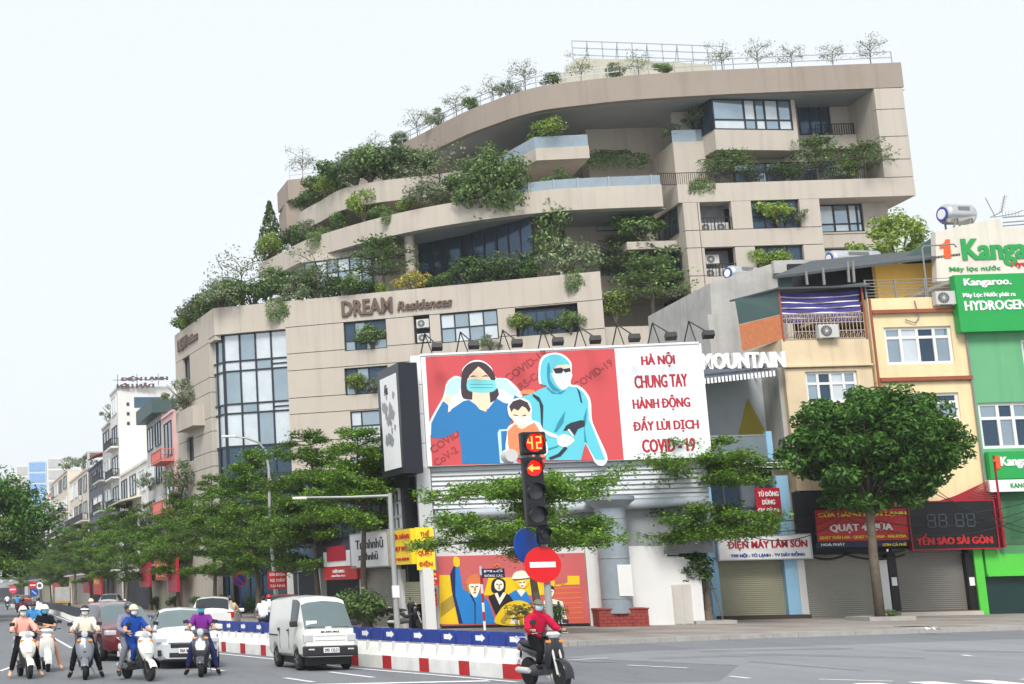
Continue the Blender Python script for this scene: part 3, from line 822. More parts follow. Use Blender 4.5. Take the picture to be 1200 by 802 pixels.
# level walls under the bands
GL5 = [(24.5, 102.2), (27.0, 99.9), (28.8, 97.4), (30.6, 94.9)]
for a, b in zip(GL5[:-1], GL5[1:]):
    d = Vector((b[0] - a[0], b[1] - a[1])); f = Fr(a, math.atan2(d.y, d.x)); f.o.z = 0
    with InFrame(bld, f): window(bld, (0, d.length, ZA - 1, Z2B - .06), 0, (.33, .66), (.55,), FRAME, GLASS_D, .10)
f = Fr((16.6, 105.4), math.atan2(103.0 - 105.4, 21.5 - 16.6))
with InFrame(bld, f):
    window(bld, (0, 5.2, ZA - 1, Z2B - .5), 0, (.17, .34, .5, .67, .84), (.8,), FRAME, [GLASS_L, GLASS], .10)
    unit_box('wall_core', BEIGE, bld, -.2, 5.6, -.05, .3, Z2B - .5, Z2B)
MB().prism([(21.5, 103), (23.9, 102.0), (24.5, 102.2), (26, 106), (20, 110)], ZA - 1, Z2B).obj('terrace_wall', BEIGE, bld)
MB().lathe([(.36, ZA - 1), (.36, Z2B)], 18, (23.3, 99.8, 0)).obj('column', BEIGE, bld, smooth=True)
MB().prism([(26, 105), (30.9, 95.6), (33.4, 98.3), (33.4, 112), (20, 118)], ZA - 1, Z2B).obj('inner_block', BEIGE, bld)
# rooms behind the upper terraces
MB().prism([(36.4, 99.4), (41.8, 99.2), (41.8, 110), (36.4, 110)], Z2, ZRB).obj('terrace_wall', BEIGE, bld)
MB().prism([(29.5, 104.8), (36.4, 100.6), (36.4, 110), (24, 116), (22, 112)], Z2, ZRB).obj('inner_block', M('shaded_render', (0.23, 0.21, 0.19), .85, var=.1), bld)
# angular balcony with glass parapet
ang = [tuple(atZ(u, v, 31.32)[:2]) for u, v in ((586, 197), (627.5, 174), (690, 171))]
MB().prism(ang + [(35.2, 100), (31, 103)], 30.45, 31.32).obj('angular_balcony', BEIGE, bld)
GRAIL = M('glass_parapet', (0.30, 0.37, 0.42), .12, metal=.4, var=.1)
def glass_rail(pts, z, h, name='glass_parapet'):
    mb = MB()
    for a, b in zip(pts[:-1], pts[1:]):
        mb.add([(a[0], a[1], z), (b[0], b[1], z), (b[0], b[1] + .04, z), (a[0], a[1] + .04, z), (a[0], a[1], z + h), (b[0], b[1], z + h), (b[0], b[1] + .04, z + h), (a[0], a[1] + .04, z + h)],
               [(3, 2, 1, 0), (4, 5, 6, 7), (0, 1, 5, 4), (1, 2, 6, 5), (2, 3, 7, 6), (3, 0, 4, 7)])
    return mb.obj(name, GRAIL, bld)
glass_rail([(x, y + .12) for x, y in ang], 31.325, .85)
half = [(x, y + .15) for x, y in b2 if x > 28.6]
gr_ = glass_rail(half, Z2 + .005, .68)
for k in range(0, len(half), 3): unit_box('post', STEEL, gr_, half[k][0] - .05, half[k][0] + .05, half[k][1] - .06, half[k][1] - .02, Z2, Z2 + .72)
# planters along the band edges
SOIL = M('soil', (0.05, 0.04, 0.03), .95, var=.2, vs=4)
mb = MB()
for (x0, y0), (x1, y1) in zip(b2[:-1], b2[1:]):
    if x1 < 29: mb.add([(x0 + .15, y0 + .2, Z2 + .03), (x1 + .15, y1 + .2, Z2 + .03), (x1 + .5, y1 + 1.0, Z2 + .06), (x0 + .5, y0 + 1.0, Z2 + .06)], [(0, 1, 2, 3)])
mb.obj('planting_bed', SOIL, bld)

# --- right wing
with InFrame(bld, FRW):
    f = FRW
    lean = .115
    pl, pr = f.sz(1029.5, 150)[0], f.sz(1063.5, 150)[0]
    z26 = f.sz(1050, 228)[1]; zB0, zB1 = f.sz(900, 234.5)[1], f.sz(900, 213)[1]
    w0, w1 = f.sz(805, 290)[0], f.sz(966, 290)[0]
    # pier: panels in front, deep side wall behind
    cuts = [f.sz(1045, v)[1] for v in (128, 160, 187, 208)]
    wall_panels(bld, pl, pr, zB1, ZRB - .055, [], cuts, [], .4, BEIGE)
    MB().box(pl + .006, pr - .006, .4, 9, z26 + .01, ZRB - .055).obj('side_wall', BEIGE, bld)
    MB().box(w0 - .25, pr, 0, 7.0, zB0, zB1).obj('floor_band', BEIGE, bld)
    # lower fronts
    wo = [f.rect(821, 236, 858, 270), f.rect(881, 233, 938, 267), f.rect(827, 290, 863, 324), f.rect(886, 288, 943, 320),
          f.rect(832, 345, 868, 378), f.rect(890, 342, 945, 375)]
    zc = [f.sz(870, v)[1] for v in (268.5, 289, 322, 343, 376, 397)]
    wall_panels(bld, w0, w1, 0, zB0 - .02, wo, zc, [f.sz(u, 290)[0] for u in (822,)], .4, BEIGE)
    for i, q in enumerate(wo):
        if i % 2:
            window(bld, q, .32, (.3, .7), (.45,), FRAME, GLASS_D, .09)
        else:
            unit_box('niche_back', M('niche_panel', (.20, .20, .21), .7, var=.2, vs=3), bld, q[0], q[1], 1.2, 1.25, q[2], q[3])
            unit_box('niche_floor', BEIGE, bld, q[0], q[1], .3, 1.25, q[2] - .1, q[2])
            railing(bld, [(q[0], .12, q[2]), (q[1], .12, q[2])], (q[3] - q[2]) * .45, BLACKM, .22, .02)
    unit_box('wall_core', DARK, bld, w0 + .2, w1 - .1, 1.3, 1.6, 0, zB0 - .2)
    # set-back part on the right
    q = f.rect(961.5, 239, 1012, 272, 1.6); q2 = f.rect(966, 291, 1010, 318, 1.6); re = f.sz(1040.5, 250, 1.6)[0]
    wall_panels(bld, w1 - .05, re, 0, zB0 + .001, [q, q2], [f.sz(1000, v, 1.6)[1] for v in (274, 290, 330)], [], .3, BEIGE, 1.6)
    window(bld, q, 1.8, (.34, .68, .88), (.3,), FRAME, [GLASS, GLASS_L], .10); window(bld, q2, 1.8, (.34, .68), (.3,), FRAME, GLASS, .10)
    MB().box(re - .3, re, 1.95, 9, 0, zB0).obj('side_wall', BEIGE, bld)
    unit_box('wall_core', DARK, bld, w1, re - .4, 2.2, 2.5, 0, zB0 - .2)
    # side wall towards the notch, with two dark windows
    n0 = 5.4
    MB().box(w0 - .0, w0 + .35, .42, n0, 0, zB0).obj('side_wall', BEIGE, bld)
    for (v0, v1, u0, u1) in ((243, 281, 768, 790), (298, 334, 778, 797), (350, 382, 786, 803)):
        za, zb_ = f.sz((u0 + u1) / 2, v1, 3)[1], f.sz((u0 + u1) / 2, v0, 3)[1]
        wv = window(bld, (0, 3.6, za, zb_), 0, (.33, .66), (), FRAME, GLASS_D, .10); wv.location = (w0 - .03, 4.6, 0); wv.rotation_euler = (0, 0, R(-90))
    # notch: back wall, floor slabs, base wall
    nb = f.sz(690, 300, n0)[0] - 1.5
    q = f.rect(698.5, 250, 733, 271, n0); q3 = f.rect(704, 303, 733, 323, n0)
    wall_panels(bld, nb, w0, ZA - 3, Z2B + .3, [q, q3], [], [], .3, BEIGE, n0)
    window(bld, q, n0 + .2, (.62,), (), FRAME, GLASS_L, .09); window(bld, q3, n0 + .2, (.35, .7), (), FRAME, GLASS, .09)
    unit_box('wall_core', DARK, bld, nb, w0, n0 + .4, n0 + .7, ZA - 3, Z2B)
    for (u0, v0, u1, v1) in ((735, 283, 780, 292), (700, 336, 790, 345)):
        a, b, c, d = f.rect(u0, v0, u1, v1, 1.6); MB().box(nb if u0 < 730 else a, w0 - .01, 1.6 if u0 > 730 else 3.0, n0 - .01, c, d).obj('balcony_slab', BEIGE, bld)
    zz = f.sz(760, 382)[1]
    MB().box(FRW.sz(704, 390)[0], w0 - .01, .02, .4, 0, zz).obj('base_wall', BEIGE, bld)
    MB().box(FRW.sz(704, 390)[0], w0 - .01, .45, n0, zz - 1.2, zz - 1.0).obj('balcony_slab', BEIGE, bld)
    unit_box('niche_back', DARK, bld, nb + 2, w0 - .02, n0 - .3, n0 - .1, zz - 1, ZA - 3)
    # --- top storey: glazed box, loggia, step block
    a, b, c, d = f.rect(937, 125, 974, 157, 3.4)
    MB().box(f.sz(925, 140, 3.6)[0] - 8, pl, 3.6, 3.9, zB1, ZRB - .055).obj('loggia_wall', BEIGE, bld)
    window(bld, (a, b, c, d + .2), 3.55, (.35, .7), (), FRAME, GLASS_D, .10)
    a, b, c, d = f.rect(985, 158, 1015, 168, 3.0); unit_box('loggia_parapet', BEIGE, bld, a - 1.6, pl - .01, 2.9, 3.1, c - .4, d)
    railing(bld, [(a - 1.6, 3.0, d), (pl - .1, 3.0, d)], .8, BLACKM, .15, .02)
    window(bld, (f.sz(860, 195, 3.0)[0], f.sz(1015, 195, 3.0)[0], zB1, zB1 + 2.2), 3.2, (.12, .25, .38, .5, .62, .75, .88), (.7,), FRAME, [GLASS_D, GLASS], .10)
    a, b, c, d = f.rect(790, 166, 828, 205, 2.4)
    MB().box(a, b, 2.4, 8, zB1, d).obj('step_block', BEIGE, bld)
    unit_box('glass_parapet', GRAIL, bld, a, b, 2.45, 2.5, d + .005, d + .85)
    # terrace railings
    railing(bld, [(w0 - .2, .25, zB1), (f.sz(1015, 200)[0], .25, zB1)], .85, BLACKM, .14, .018)
_o = FRW.w(FRW.sz(838, 150, .9)[0], .9, 0)
FG = Fr((_o.x, _o.y), R(6.0))
with InFrame(bld, FG):
    a, b, c, d = FG.rect(838.5, 152.5, 936, 176)
    MB().box(a, b, 0, 2.7, c, d).obj('bay_base', BEIGE, bld)
    MB().box(b - .28, b, 0, 2.7, d + .004, ZRB - .06).obj('bay_post', BEIGE, bld)
    window(bld, (a, b - .28, d, ZRB - .06), .1, (.40, .54, .66, .83), (.33,), FRAME, [GLASS_L, GLASS], .10)
    w = window(bld, (0, 2.6, d, ZRB - .06), 0, (.5,), (), FRAME, GLASS_D, .10); w.location = (a + .03, 2.75, 0); w.rotation_euler = (0, 0, R(-90))
    unit_box('bay_core', DARK, bld, a + .2, b - .3, .3, 2.5, d, ZRB - .05)
# dark angled railing at the junction of band and wing
q0 = FRW.w(w0 - .2, .25, 0); q1 = (38.75, 93.6)
railing(bld, [(q1[0], q1[1] - .3, Z2), (q0.x, q0.y, zB1)], .85, BLACKM, .12, .02)

# --- on the roof
mb = MB(); ins = [(x + .25, y + .55) for x, y in rf[::2]] + [(rf[-1][0] - .3, rf[-1][1] + .5)]
for a, b in zip(ins[:-1], ins[1:]):
    for h in (.55, .95): mb.bar((a[0], a[1], ZR + h), (b[0], b[1], ZR + h), .05)
    mb.bar((a[0], a[1], ZR), (a[0], a[1], ZR + .95), .05)
mb.bar((ins[-1][0], ins[-1][1], ZR), (ins[-1][0], ins[-1][1], ZR + .95), .05)
mb.obj('railing', STEEL, bld, fix=False)
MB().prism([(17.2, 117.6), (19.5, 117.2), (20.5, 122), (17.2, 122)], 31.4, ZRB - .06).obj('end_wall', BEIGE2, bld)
PENT = M('penthouse_render', (0.47, 0.46, 0.38), .85, var=.08, vs=.6, stain=.2)
p = [atY(u, v, 106) for u, v in ((655, 96), (675, 68.5), (745, 70), (835, 76), (838, 90))]
MB().xz([(p[0].x, ZR)] + [(q.x, q.z) for q in p[:4]] + [(p[3].x + .2, ZR)], 106, 110).obj('stair_house', PENT, bld)
MB().box(p[3].x + 1, p[3].x + 2.4, 105.4, 107, ZR, ZR + 2.9).obj('vent_box', M('dark_grey', (.07, .07, .075), .6, var=.1), bld)
sf = MB(); A_, B_ = atY(670, 48, 106.5), atY(846, 54.5, 106.5)
zt_ = A_.z; x0, x1 = A_.x, B_.x
for k in range(11):
    x = x0 + (x1 - x0) * k / 10; zt = A_.z + (B_.z - A_.z) * k / 10; sf.bar((x, 106.5, ZR + (4.9 if k < 8 else 3.0)), (x, 106.5, zt), .06)
    if k in (1, 3, 5, 7): sf.bar((x, 106.5, zt), (x + .25, 108.2, ZR + 4.9), .05)
for f_ in (0, .5, 1.0):
    sf.bar((x0, 106.5, A_.z - 1.15 * (1 - f_) - .0), (x1, 106.5, B_.z - 1.15 * (1 - f_)), .06)
sf.obj('sign_frame', STEEL, bld, fix=False)
# air conditioners in the niches of the wing and the front
for i, (u, v, y) in enumerate(((826, 268.5, .75), (844, 268.5, .75), (831.5, 322.5, .75), (850, 322.5, .75), (832, 305, .75), (838, 376, .75))):
    s_, z_ = FRW.sz(u, v, y); P_ = FRW.w(s_ + .1, y, 0)
    ac_unit((P_.x, P_.y, wo[(0, 0, 2, 2, 2, 4)[i]][2] + (.0 if i != 4 else .95)), FRW.a, ('white outdoor unit at left behind railing in upper niche of the wing', 'white outdoor unit at right behind railing in upper niche of the wing',
            'lower left white unit in second niche of the wing', 'lower right white unit in second niche of the wing', 'white unit mounted above another in second niche of the wing', 'white unit in lowest niche beside the concrete house')[i], 1.05, 'air conditioners in the building niches')
for i in (0, 1):
    q = wins[1]; P_ = FA.w((q[0] + q[1]) / 2 + .05, .28, 0)
    ac_unit((P_.x, P_.y, q[2] + .1 + i * 1.0), FA.a, ('lower', 'upper')[i] + ' outdoor unit in dark niche below the brown lettering', 1.0, 'air conditioners in the building niches')
# ---------------------------------------------------------------- signs, shutters, shop houses on the right
def flat(name, r, g, b, **k): return M(name, S(r, g, b), k.pop('rough', .5), var=k.pop('var', .05), **k)
RED = flat('sign_red', 196, 38, 40); CRIM = flat('sign_crimson', 170, 20, 45); YEL = flat('sign_yellow', 246, 214, 40); GRN = flat('sign_green', 34, 158, 76)
GRN2 = flat('letter_green', 40, 150, 75); BLU = flat('sign_blue', 38, 66, 150); ORG = flat('letter_orange', 226, 92, 44); WHT = flat('sign_white', 236, 236, 236)
BLK = flat('sign_black', 16, 16, 19); NAVY = flat('navy', 30, 36, 84); LBLU = flat('pillar_blue', 150, 196, 226)
def slat_mat(name, col, pitch=0.085, rough=.55):
    if name in MATS: return MATS[name]
    m = M(name, col, rough, var=.08, vs=.8, metal=.15)
    n, l = m.node_tree.nodes, m.node_tree.links; b = n['Principled BSDF']
    g = n.new('ShaderNodeNewGeometry'); w = n.new('ShaderNodeTexWave'); w.bands_direction = 'Z'; w.inputs['Scale'].default_value = 0.314 / pitch
    l.new(g.outputs['Position'], w.inputs['Vector'])
    bp = n.new('ShaderNodeBump'); bp.inputs['Strength'].default_value = .6; bp.inputs['Distance'].default_value = .03
    l.new(w.outputs[1], bp.inputs['Height']); l.new(bp.outputs[0], b.inputs['Normal'])
    return m
SHUT = slat_mat('roller_shutter_grey', S(150, 148, 138)); SHUT2 = slat_mat('roller_shutter_olive', S(158, 156, 132)); SHUTD = slat_mat('roller_shutter_dark', S(128, 126, 120))

def sign(fr, px, y, th, bgm, texts, label, name='shop_sign', frame=None, bold=.02, extra=None):
    """flat shop sign: panel, frame and raised lettering.  px = photograph rectangle, texts = (string, rectangle, material)"""
    a, b, c, d = fr.rect(*px, y)
    o = fr.w((a + b) / 2, y, c)
    t = thing(name, label, 'sign', o, fr.a)
    cx = (a + b) / 2
    MB().box(a - cx, b - cx, 0, th, 0, d - c).obj('panel', bgm, t)
    if frame:
        mb = MB(); w = .05
        for x0, x1, z0, z1 in ((a - cx - w, b - cx + w, -w, 0), (a - cx - w, b - cx + w, d - c, d - c + w), (a - cx - w, a - cx, 0, d - c), (b - cx, b - cx + w, 0, d - c)):
            mb.box(x0, x1, -.03, th, z0, z1)
        mb.obj('frame', frame, t)
    for s, q, m in texts:
        e, f, g, h = fr.rect(*q, y)
        text_obj(s, (e - cx, f - cx, g - c, h - c), -.004, m, t, depth=.025, bold=bold)
    if extra: extra(t, cx, c)
    return t

FS = Fr((36.0, 62.0), R(-2.0))
GZ = 0.14
def house(label, fr, u, vg=720, name='shop_house'):
    s, z = fr.sz(u, vg)
    return thing(name, label, 'house', fr.w(s, 0, 0), fr.a)
def hx(t, fr):
    """x offset of a thing's origin in its frame"""
    return (Vector((t.location.x, t.location.y, 0)) - fr.o).dot(fr.ex)
class Local:
    """build in frame coordinates, then shift into the thing"""
    def __init__(s, t, fr): s.t, s.fr = t, fr
    def __enter__(s): s.b = set(o.name for o in s.t.children); return s.fr
    def __exit__(s, *a):
        x = hx(s.t, s.fr)
        for o in s.t.children:
            if o.name not in s.b: o.location.x -= x

YEL_W = M('yellow_render', S(232, 212, 168), .85, var=.06, vs=.7, stain=.28); CREAM = M('cream_render', S(218, 198, 166), .85, var=.08, vs=.7, stain=.38)
GRN_W = M('green_render', S(104, 172, 124), .85, var=.06, vs=.7, stain=.26); BROWN = M('brown_trim', S(150, 82, 58), .7)
UPVC = M('white_frame', (.75, .75, .74), .45, var=0)
SHEET_G = M('green_sheet_metal', S(74, 98, 96), .55, var=.08); TARP = M('orange_tarp', S(206, 128, 84), .7, var=.12, vs=6, bump=.6, bs=5)
ROOFD = M('corrugated_roof_dark', S(70, 76, 80), .6, var=.1); PIPE = M('grey_pipe', S(130, 130, 128), .5)
PURP = M('awning_purple', S(66, 58, 130), .7, var=.1); 

# --- house with the mountain cafe
h1 = house('narrow cafe house with MOUNTAIN letters, blue pillars and yellow triangle wall', FS, 890)
with Local(h1, FS) as f:
    s0, s1 = f.sz(836, 690)[0], f.sz(946, 690)[0]
    a, b, c, d = f.rect(844, 654, 926, 722)
    MB().box(a, b, .25, .3, GZ, d + .3).obj('shutter', SHUT2, h1)
    for u0, u1, m in ((833, 843.5, LBLU), (921.5, 936, LBLU), (936.3, 945, WHITEW)):
        q = f.rect(u0, 656, u1, 722); MB().box(q[0], q[1], -.05, .3, GZ, q[3] + (.0 if m is WHITEW else 3.6)).obj('pillar', m, h1)
    MB().box(s0, s1 - .2, -.6, .3, GZ - .1, GZ + .16).obj('step', M('dark_stone', S(66, 54, 50), .8), h1)
    zf = f.sz(885, 545)[1]; z2 = f.sz(885, 510)[1]; z3 = f.sz(885, 452)[1]; ztop = f.sz(885, 436)[1]
    # glazed first floor
    window(h1, (s0 + .2, s1 - .9, f.sz(885, 628)[1], zf), .3, (.25, .5, .75), (.4,), M('cafe_frame', (.05, .06, .07), .4, var=0), [GLASS_D, GLASS_D, GLASS], .09)
    MB().box(s0, s1 - .3, .0, .3, zf, zf + .18).obj('floor_edge', LBLU, h1)
    # balcony: glass front, blue posts, recessed wall with a painted triangle
    unit_box('glass_parapet', GRAIL, h1, s0 + .15, s1 - 1.0, .05, .09, zf + .2, z2 - .05)
    MB().bar((s0 + .1, .07, z2), (s1 - .9, .07, z2 + .0), .06).obj('handrail', STEEL, h1)
    for x in (s0 + .1, s1 - .95):
        MB().box(x - .12, x + .12, -.02, .2, zf + .19, z2 + .15).obj('post', LBLU, h1)
    MB().box(s0, s1 + .1, 2.0, 2.2, zf, ztop + .5).obj('back_wall', M('pale_grey_wall', S(176, 182, 186), .85, var=.06, stain=.2), h1)
    p = [f.sz(u, v, 1.98) for u, v in ((876, 466), (904, 519), (862, 523))]
    MB().xz(p, 1.985, 1.995).obj('painted_triangle', flat('mural_yellow', 168, 150, 40), h1)
    MB().box(s0 - .02, s0 + .2, .3, 2.2, GZ, ztop + .4).obj('side_wall', WHITEW, h1); MB().box(s1 - .16, s1 + .08, .3, 1.99, zf, ztop + .3).obj('side_wall', CONC, h1)
    unit_box('core', DARK, h1, s0 + .2, s1 - .8, .5, .9, GZ, zf)
    # awning over the balcony, with a pale wavy hem
    q = [f.sz(u, v, -.9) for u, v in ((824, 455), (926, 438))]
    aw = MB(); n = 14
    for k in range(n):
        x0, x1 = s0 - .3 + (s1 - .5 - s0) * k / n, s0 - .3 + (s1 - .5 - s0) * (k + 1) / n
        za, zb = ztop - .15 + .3 * k / n, ztop - .15 + .3 * (k + 1) / n
        aw.add([(x0, 1.9, za + .45), (x1, 1.9, zb + .45), (x1, -1.0, zb - .25), (x0, -1.0, za - .25), (x0, 1.9, za + .40), (x1, 1.9, zb + .40), (x1, -1.0, zb - .30), (x0, -1.0, za - .30)],
               [(0, 1, 2, 3), (7, 6, 5, 4), (3, 2, 6, 7)])
    aw.obj('awning', M('awning_slate', S(84, 92, 104), .7, var=.12, bump=.3, bs=3), h1)
    hem = MB()
    for k in range(22):
        x0 = s0 - .3 + (s1 - .5 - s0) * k / 22; za = ztop - .15 + .3 * k / 22 - .25; hem.box(x0, x0 + .09, -1.06, -1.02, za - .24, za)
    hem.obj('awning_fringe', WHT, h1)
    for s_, u0, v0, u1, v1 in (('MOUNTAIN', 819, 414, 918, 433),):
        q = f.rect(u0, v0, u1, v1, -.4); mm = MB(); add_text(mm, s_, q[0], q[1], q[2], q[3], -.4, .22, .05); mm.obj('lettering', WHT, h1, fix=False)
        MB().bar((q[0], -.25, q[2] + .1), (q[1], -.25, q[2] + .1), .06).bar((q[0], -.25, q[3] - .15), (q[1], -.25, q[3] - .15), .06).bar((q[0] + .3, -.22, q[3] - .15), (q[0] + .3, 2, q[2]), .06).bar((q[1] - .3, -.22, q[3] - .15), (q[1] - .3, 2, q[2]), .06).obj('letter_rail', PIPE, h1)
sign(FS, (842, 628, 950, 655), -.35, .25, WHT, [('ĐIỆN MÁY LÂM SƠN', (852, 631, 946, 644.5), CRIM), ('TIVI NỘI - TỦ LẠNH - TV DÂY ĐỒNG', (856, 647, 943, 653.5), BLU)],
     'white sign with red and blue letters above the shutter between blue pillars', frame=STEEL, bold=.03)
sign(FS, (848, 540.5, 926, 551), -.12, .06, BLK, [('COFFEE JUICE TEA', (850, 542, 925, 550.5), WHT)], 'dark strip sign reading coffee juice tea under the cafe balcony', bold=.04)
sign(FS, (886, 572, 915, 603), -.3, .08, CRIM, [('TỦ ĐÔNG', (888, 574.5, 912, 582), WHT), ('DÙNG', (893, 584.5, 908, 591.5), WHT), ('GIA ĐÌNH', (888, 594.5, 912, 601), WHT)],
     'small crimson hanging sign with three lines of white letters by cafe', bold=.03)

# --- cream house with the purple awning
h2 = house('cream house with purple striped awning cage and orange tarp on its upper floor', FS, 985)
with Local(h2, FS) as f:
    s0, s1 = f.sz(921, 450)[0], f.sz(1024, 450)[0]
    zt = f.sz(965, 398)[1]; zlow = f.sz(965, 488)[1]; zs = f.sz(985, 652)[1]
    w = f.rect(945, 435, 1006, 472)
    wall_panels(h2, s0, s1, zlow - 3.2, zt, [w], [f.sz(965, 431)[1]], [], .3, CREAM, .0, .012)
    window(h2, w, .18, (.25, .5, .75), (.62,), UPVC, [GLASS, GLASS_D, GLASS_L], .11)
    unit_box('sill', CREAM, h2, s0, s1, -.14, 0, f.sz(965, 430)[1], f.sz(965, 430)[1] + .08)
    a, b, c, d = f.rect(941.5, 655, 1030, 726); MB().box(a, b, .22, .28, GZ - .02, d + .2).obj('shutter', SHUT, h2)
    MB().box(b + .02, b + .45, -.02, .3, GZ, d).obj('pillar', WHITEW, h2)
    unit_box('core', DARK, h2, s0 + .1, s1 - .1, .35, .8, GZ, zt - .2)
    MB().box(a, b, -.02, .2, d + .2, zlow - 3.25).obj('lintel_cables', DARK, h2)
    # upper cage: rail, striped awning, side sheets, shed roof
    q = f.rect(918, 368, 1013, 398)
    MB().box(s0, s1, .02, 3.0, zt, zt + .06).obj('terrace_floor', CREAM, h2)
    ra = MB(); x0, x1 = q[0], q[1]; H = q[3] - q[2]; n = 22
    for k in range(n + 1):
        x = x0 + (x1 - x0) * k / n; ra.bar((x, 0, zt), (x, 0, zt + H), .028)
        if k < n and k % 2 == 0:
            c0 = ((x + (x1 - x0) / n), 0, zt + H * .84); ra.tube([(c0[0] + .1 * math.cos(j * .785), 0, c0[2] + .14 * math.sin(j * .785)) for j in range(9)], .014, 4)
            c0 = (c0[0], 0, zt + H * .16); ra.tube([(c0[0] + .1 * math.cos(j * .785), 0, c0[2] + .14 * math.sin(j * .785)) for j in range(9)], .014, 4)
    for z in (0.03, .33, .66, 1.0): ra.bar((x0, 0, zt + H * z), (x1, 0, zt + H * z), .035)
    ra.obj('railing', M('rusty_cream_iron', S(178, 158, 140), .6, var=.2, vs=8), h2, fix=False)
    za, zb = zt + H, f.sz(965, 338)[1]; nst = 11
    for k in range(nst):                                   # cloth bands sag and alternate purple / white
        zz_ = lambda j: za - .35 + (zb - za + .2) * (j // 2 * 2 + (1.55 if j % 2 else 0)) / nst; z0_, z1_ = zz_(k), zz_(k + 1)
        mm = MB()
        for j in range(8):
            xa, xb = x0 + (x1 - x0) * j / 8, x0 + (x1 - x0) * (j + 1) / 8; g = lambda x: -.10 * math.sin((x - x0) / (x1 - x0) * math.pi) * (k / nst); dy = lambda x: .16 + .05 * math.sin(x * 3 + k)
            mm.add([(xa, dy(xa), z0_ + g(xa)), (xb, dy(xb), z0_ + g(xb)), (xb, dy(xb) + .03, z1_ + g(xb)), (xa, dy(xa) + .03, z1_ + g(xa))], [(0, 1, 2, 3)])
        mm.obj('awning_stripe', WHT if k % 2 else PURP, h2, smooth='all', fix=False)
    for x in (x0 - .05, x1 + .05): MB().bar((x, -.02, zt), (x, -.02, zb + .1), .07).obj('post', BROWN, h2)
    # side: green sheet above, orange tarp below, going back-left
    ga = [f.sz(u, v, 0) for u, v in ((912, 338), (915, 368), (918, 398))]
    def skew(u, v, y): s_, z_ = f.sz(u, v, y); return (s_, y, z_)
    L = [skew(861, 351, 2.4), skew(912, 339, 0), skew(915, 368, 0), skew(866, 380, 2.4)]
    mm = MB(); mm.add(L + [(p[0] + .03, p[1] + .05, p[2]) for p in L], [(0, 1, 2, 3), (7, 6, 5, 4), (0, 4, 5, 1), (3, 2, 6, 7)]); mm.obj('side_sheet', SHEET_G, h2)
    L = [skew(866, 381, 2.3), skew(915, 369, -.03), skew(919, 397, -.03), skew(870, 412, 2.3)]
    mm = MB(); N = 6
    P = lambda i, j: tuple(Vector(L[0]).lerp(Vector(L[1]), i / N).lerp(Vector(L[3]).lerp(Vector(L[2]), i / N), j / N) + Vector((0, .05 * math.sin(i * 2 + j * 3), 0)))
    mm.add([P(i, j) for j in range(N + 1) for i in range(N + 1)], [(j * (N + 1) + i, j * (N + 1) + i + 1, (j + 1) * (N + 1) + i + 1, (j + 1) * (N + 1) + i) for j in range(N) for i in range(N)])
    mm.obj('tarp', TARP, h2, smooth='all', fix=False)
    R0 = [skew(855, 352, 2.8), skew(912, 337, -.25), skew(1020, 334, -.25), skew(1012, 331, 2.8)]
    mm = MB(); mm.add(R0 + [(p[0], p[1], p[2] - .08) for p in R0], [(0, 1, 2, 3), (7, 6, 5, 4), (0, 4, 5, 1), (1, 5, 6, 2), (2, 6, 7, 3), (3, 7, 4, 0)]); mm.obj('cage_roof', ROOFD, h2)
    # shed roof behind, with posts
    R1 = [skew(905, 324, 3.0), skew(1125, 297, 3.0), skew(1110, 290, 7), skew(950, 306, 7)]
    mm = MB(); mm.add(R1 + [(p[0], p[1], p[2] - .12) for p in R1], [(0, 1, 2, 3), (7, 6, 5, 4), (0, 4, 5, 1), (1, 5, 6, 2), (2, 6, 7, 3), (3, 7, 4, 0)]); mm.obj('shed_roof', ROOFD, h2)
    for u, vt, vb in ((944, 318, 334), (964, 314, 334), (993, 306, 331), (999, 306, 331)):
        a_, b_ = skew(u, vt, 3.0), skew(u + 2, vb, 3.0); MB().bar(a_, b_, .09).obj('post', PIPE, h2)
    a_, b_, c_, d_ = f.rect(925, 308, 1030, 336, 6.5); unit_box('shed_wall', DARK, h2, a_, b_, 6.5, 6.7, zt, d_)
    a_, b_, c_, d_ = f.rect(912, 322, 928, 334, 3.6); unit_box('shed_wall', SHEET_G, h2, a_, b_, 3.6, 3.7, c_ - .5, d_)
    MB().box(s0, s0 + .25, .3, 7, GZ, zt).obj('side_wall', CREAM, h2)
ac = FS.w(FS.sz(968, 398)[0], -.18, 0); ac_unit((ac.x, ac.y, FS.sz(968, 398)[1] + .0), FS.a, 'white outdoor unit on the ledge below the purple awning cage', 1.0)
sign(FS, (956, 597, 1064, 634), -.45, .2, RED, [('CỬA HÀNG ĐIỆN LẠNH', (958, 599, 1062, 606.5), YEL), ('QUẠT 4 MÙA', (972, 612, 1046, 624.5), WHT), ('QUẠT THÁI LAN - QUẠT VIỆT NAM - MALAYSIA', (960, 626.5, 1062, 632), YEL)],
     'red shop sign with QUẠT 4 MÙA in white letters', frame=BLK, bold=.03)
sign(FS, (956, 635, 1064, 641), -.40, .15, NAVY, [('HOÀ PHÁT', (962, 636, 990, 640), WHT), ('SƠN CÀ PHÊ', (1034, 636, 1062, 640), YEL)], 'thin navy strip sign below the red fan shop sign', bold=.02)

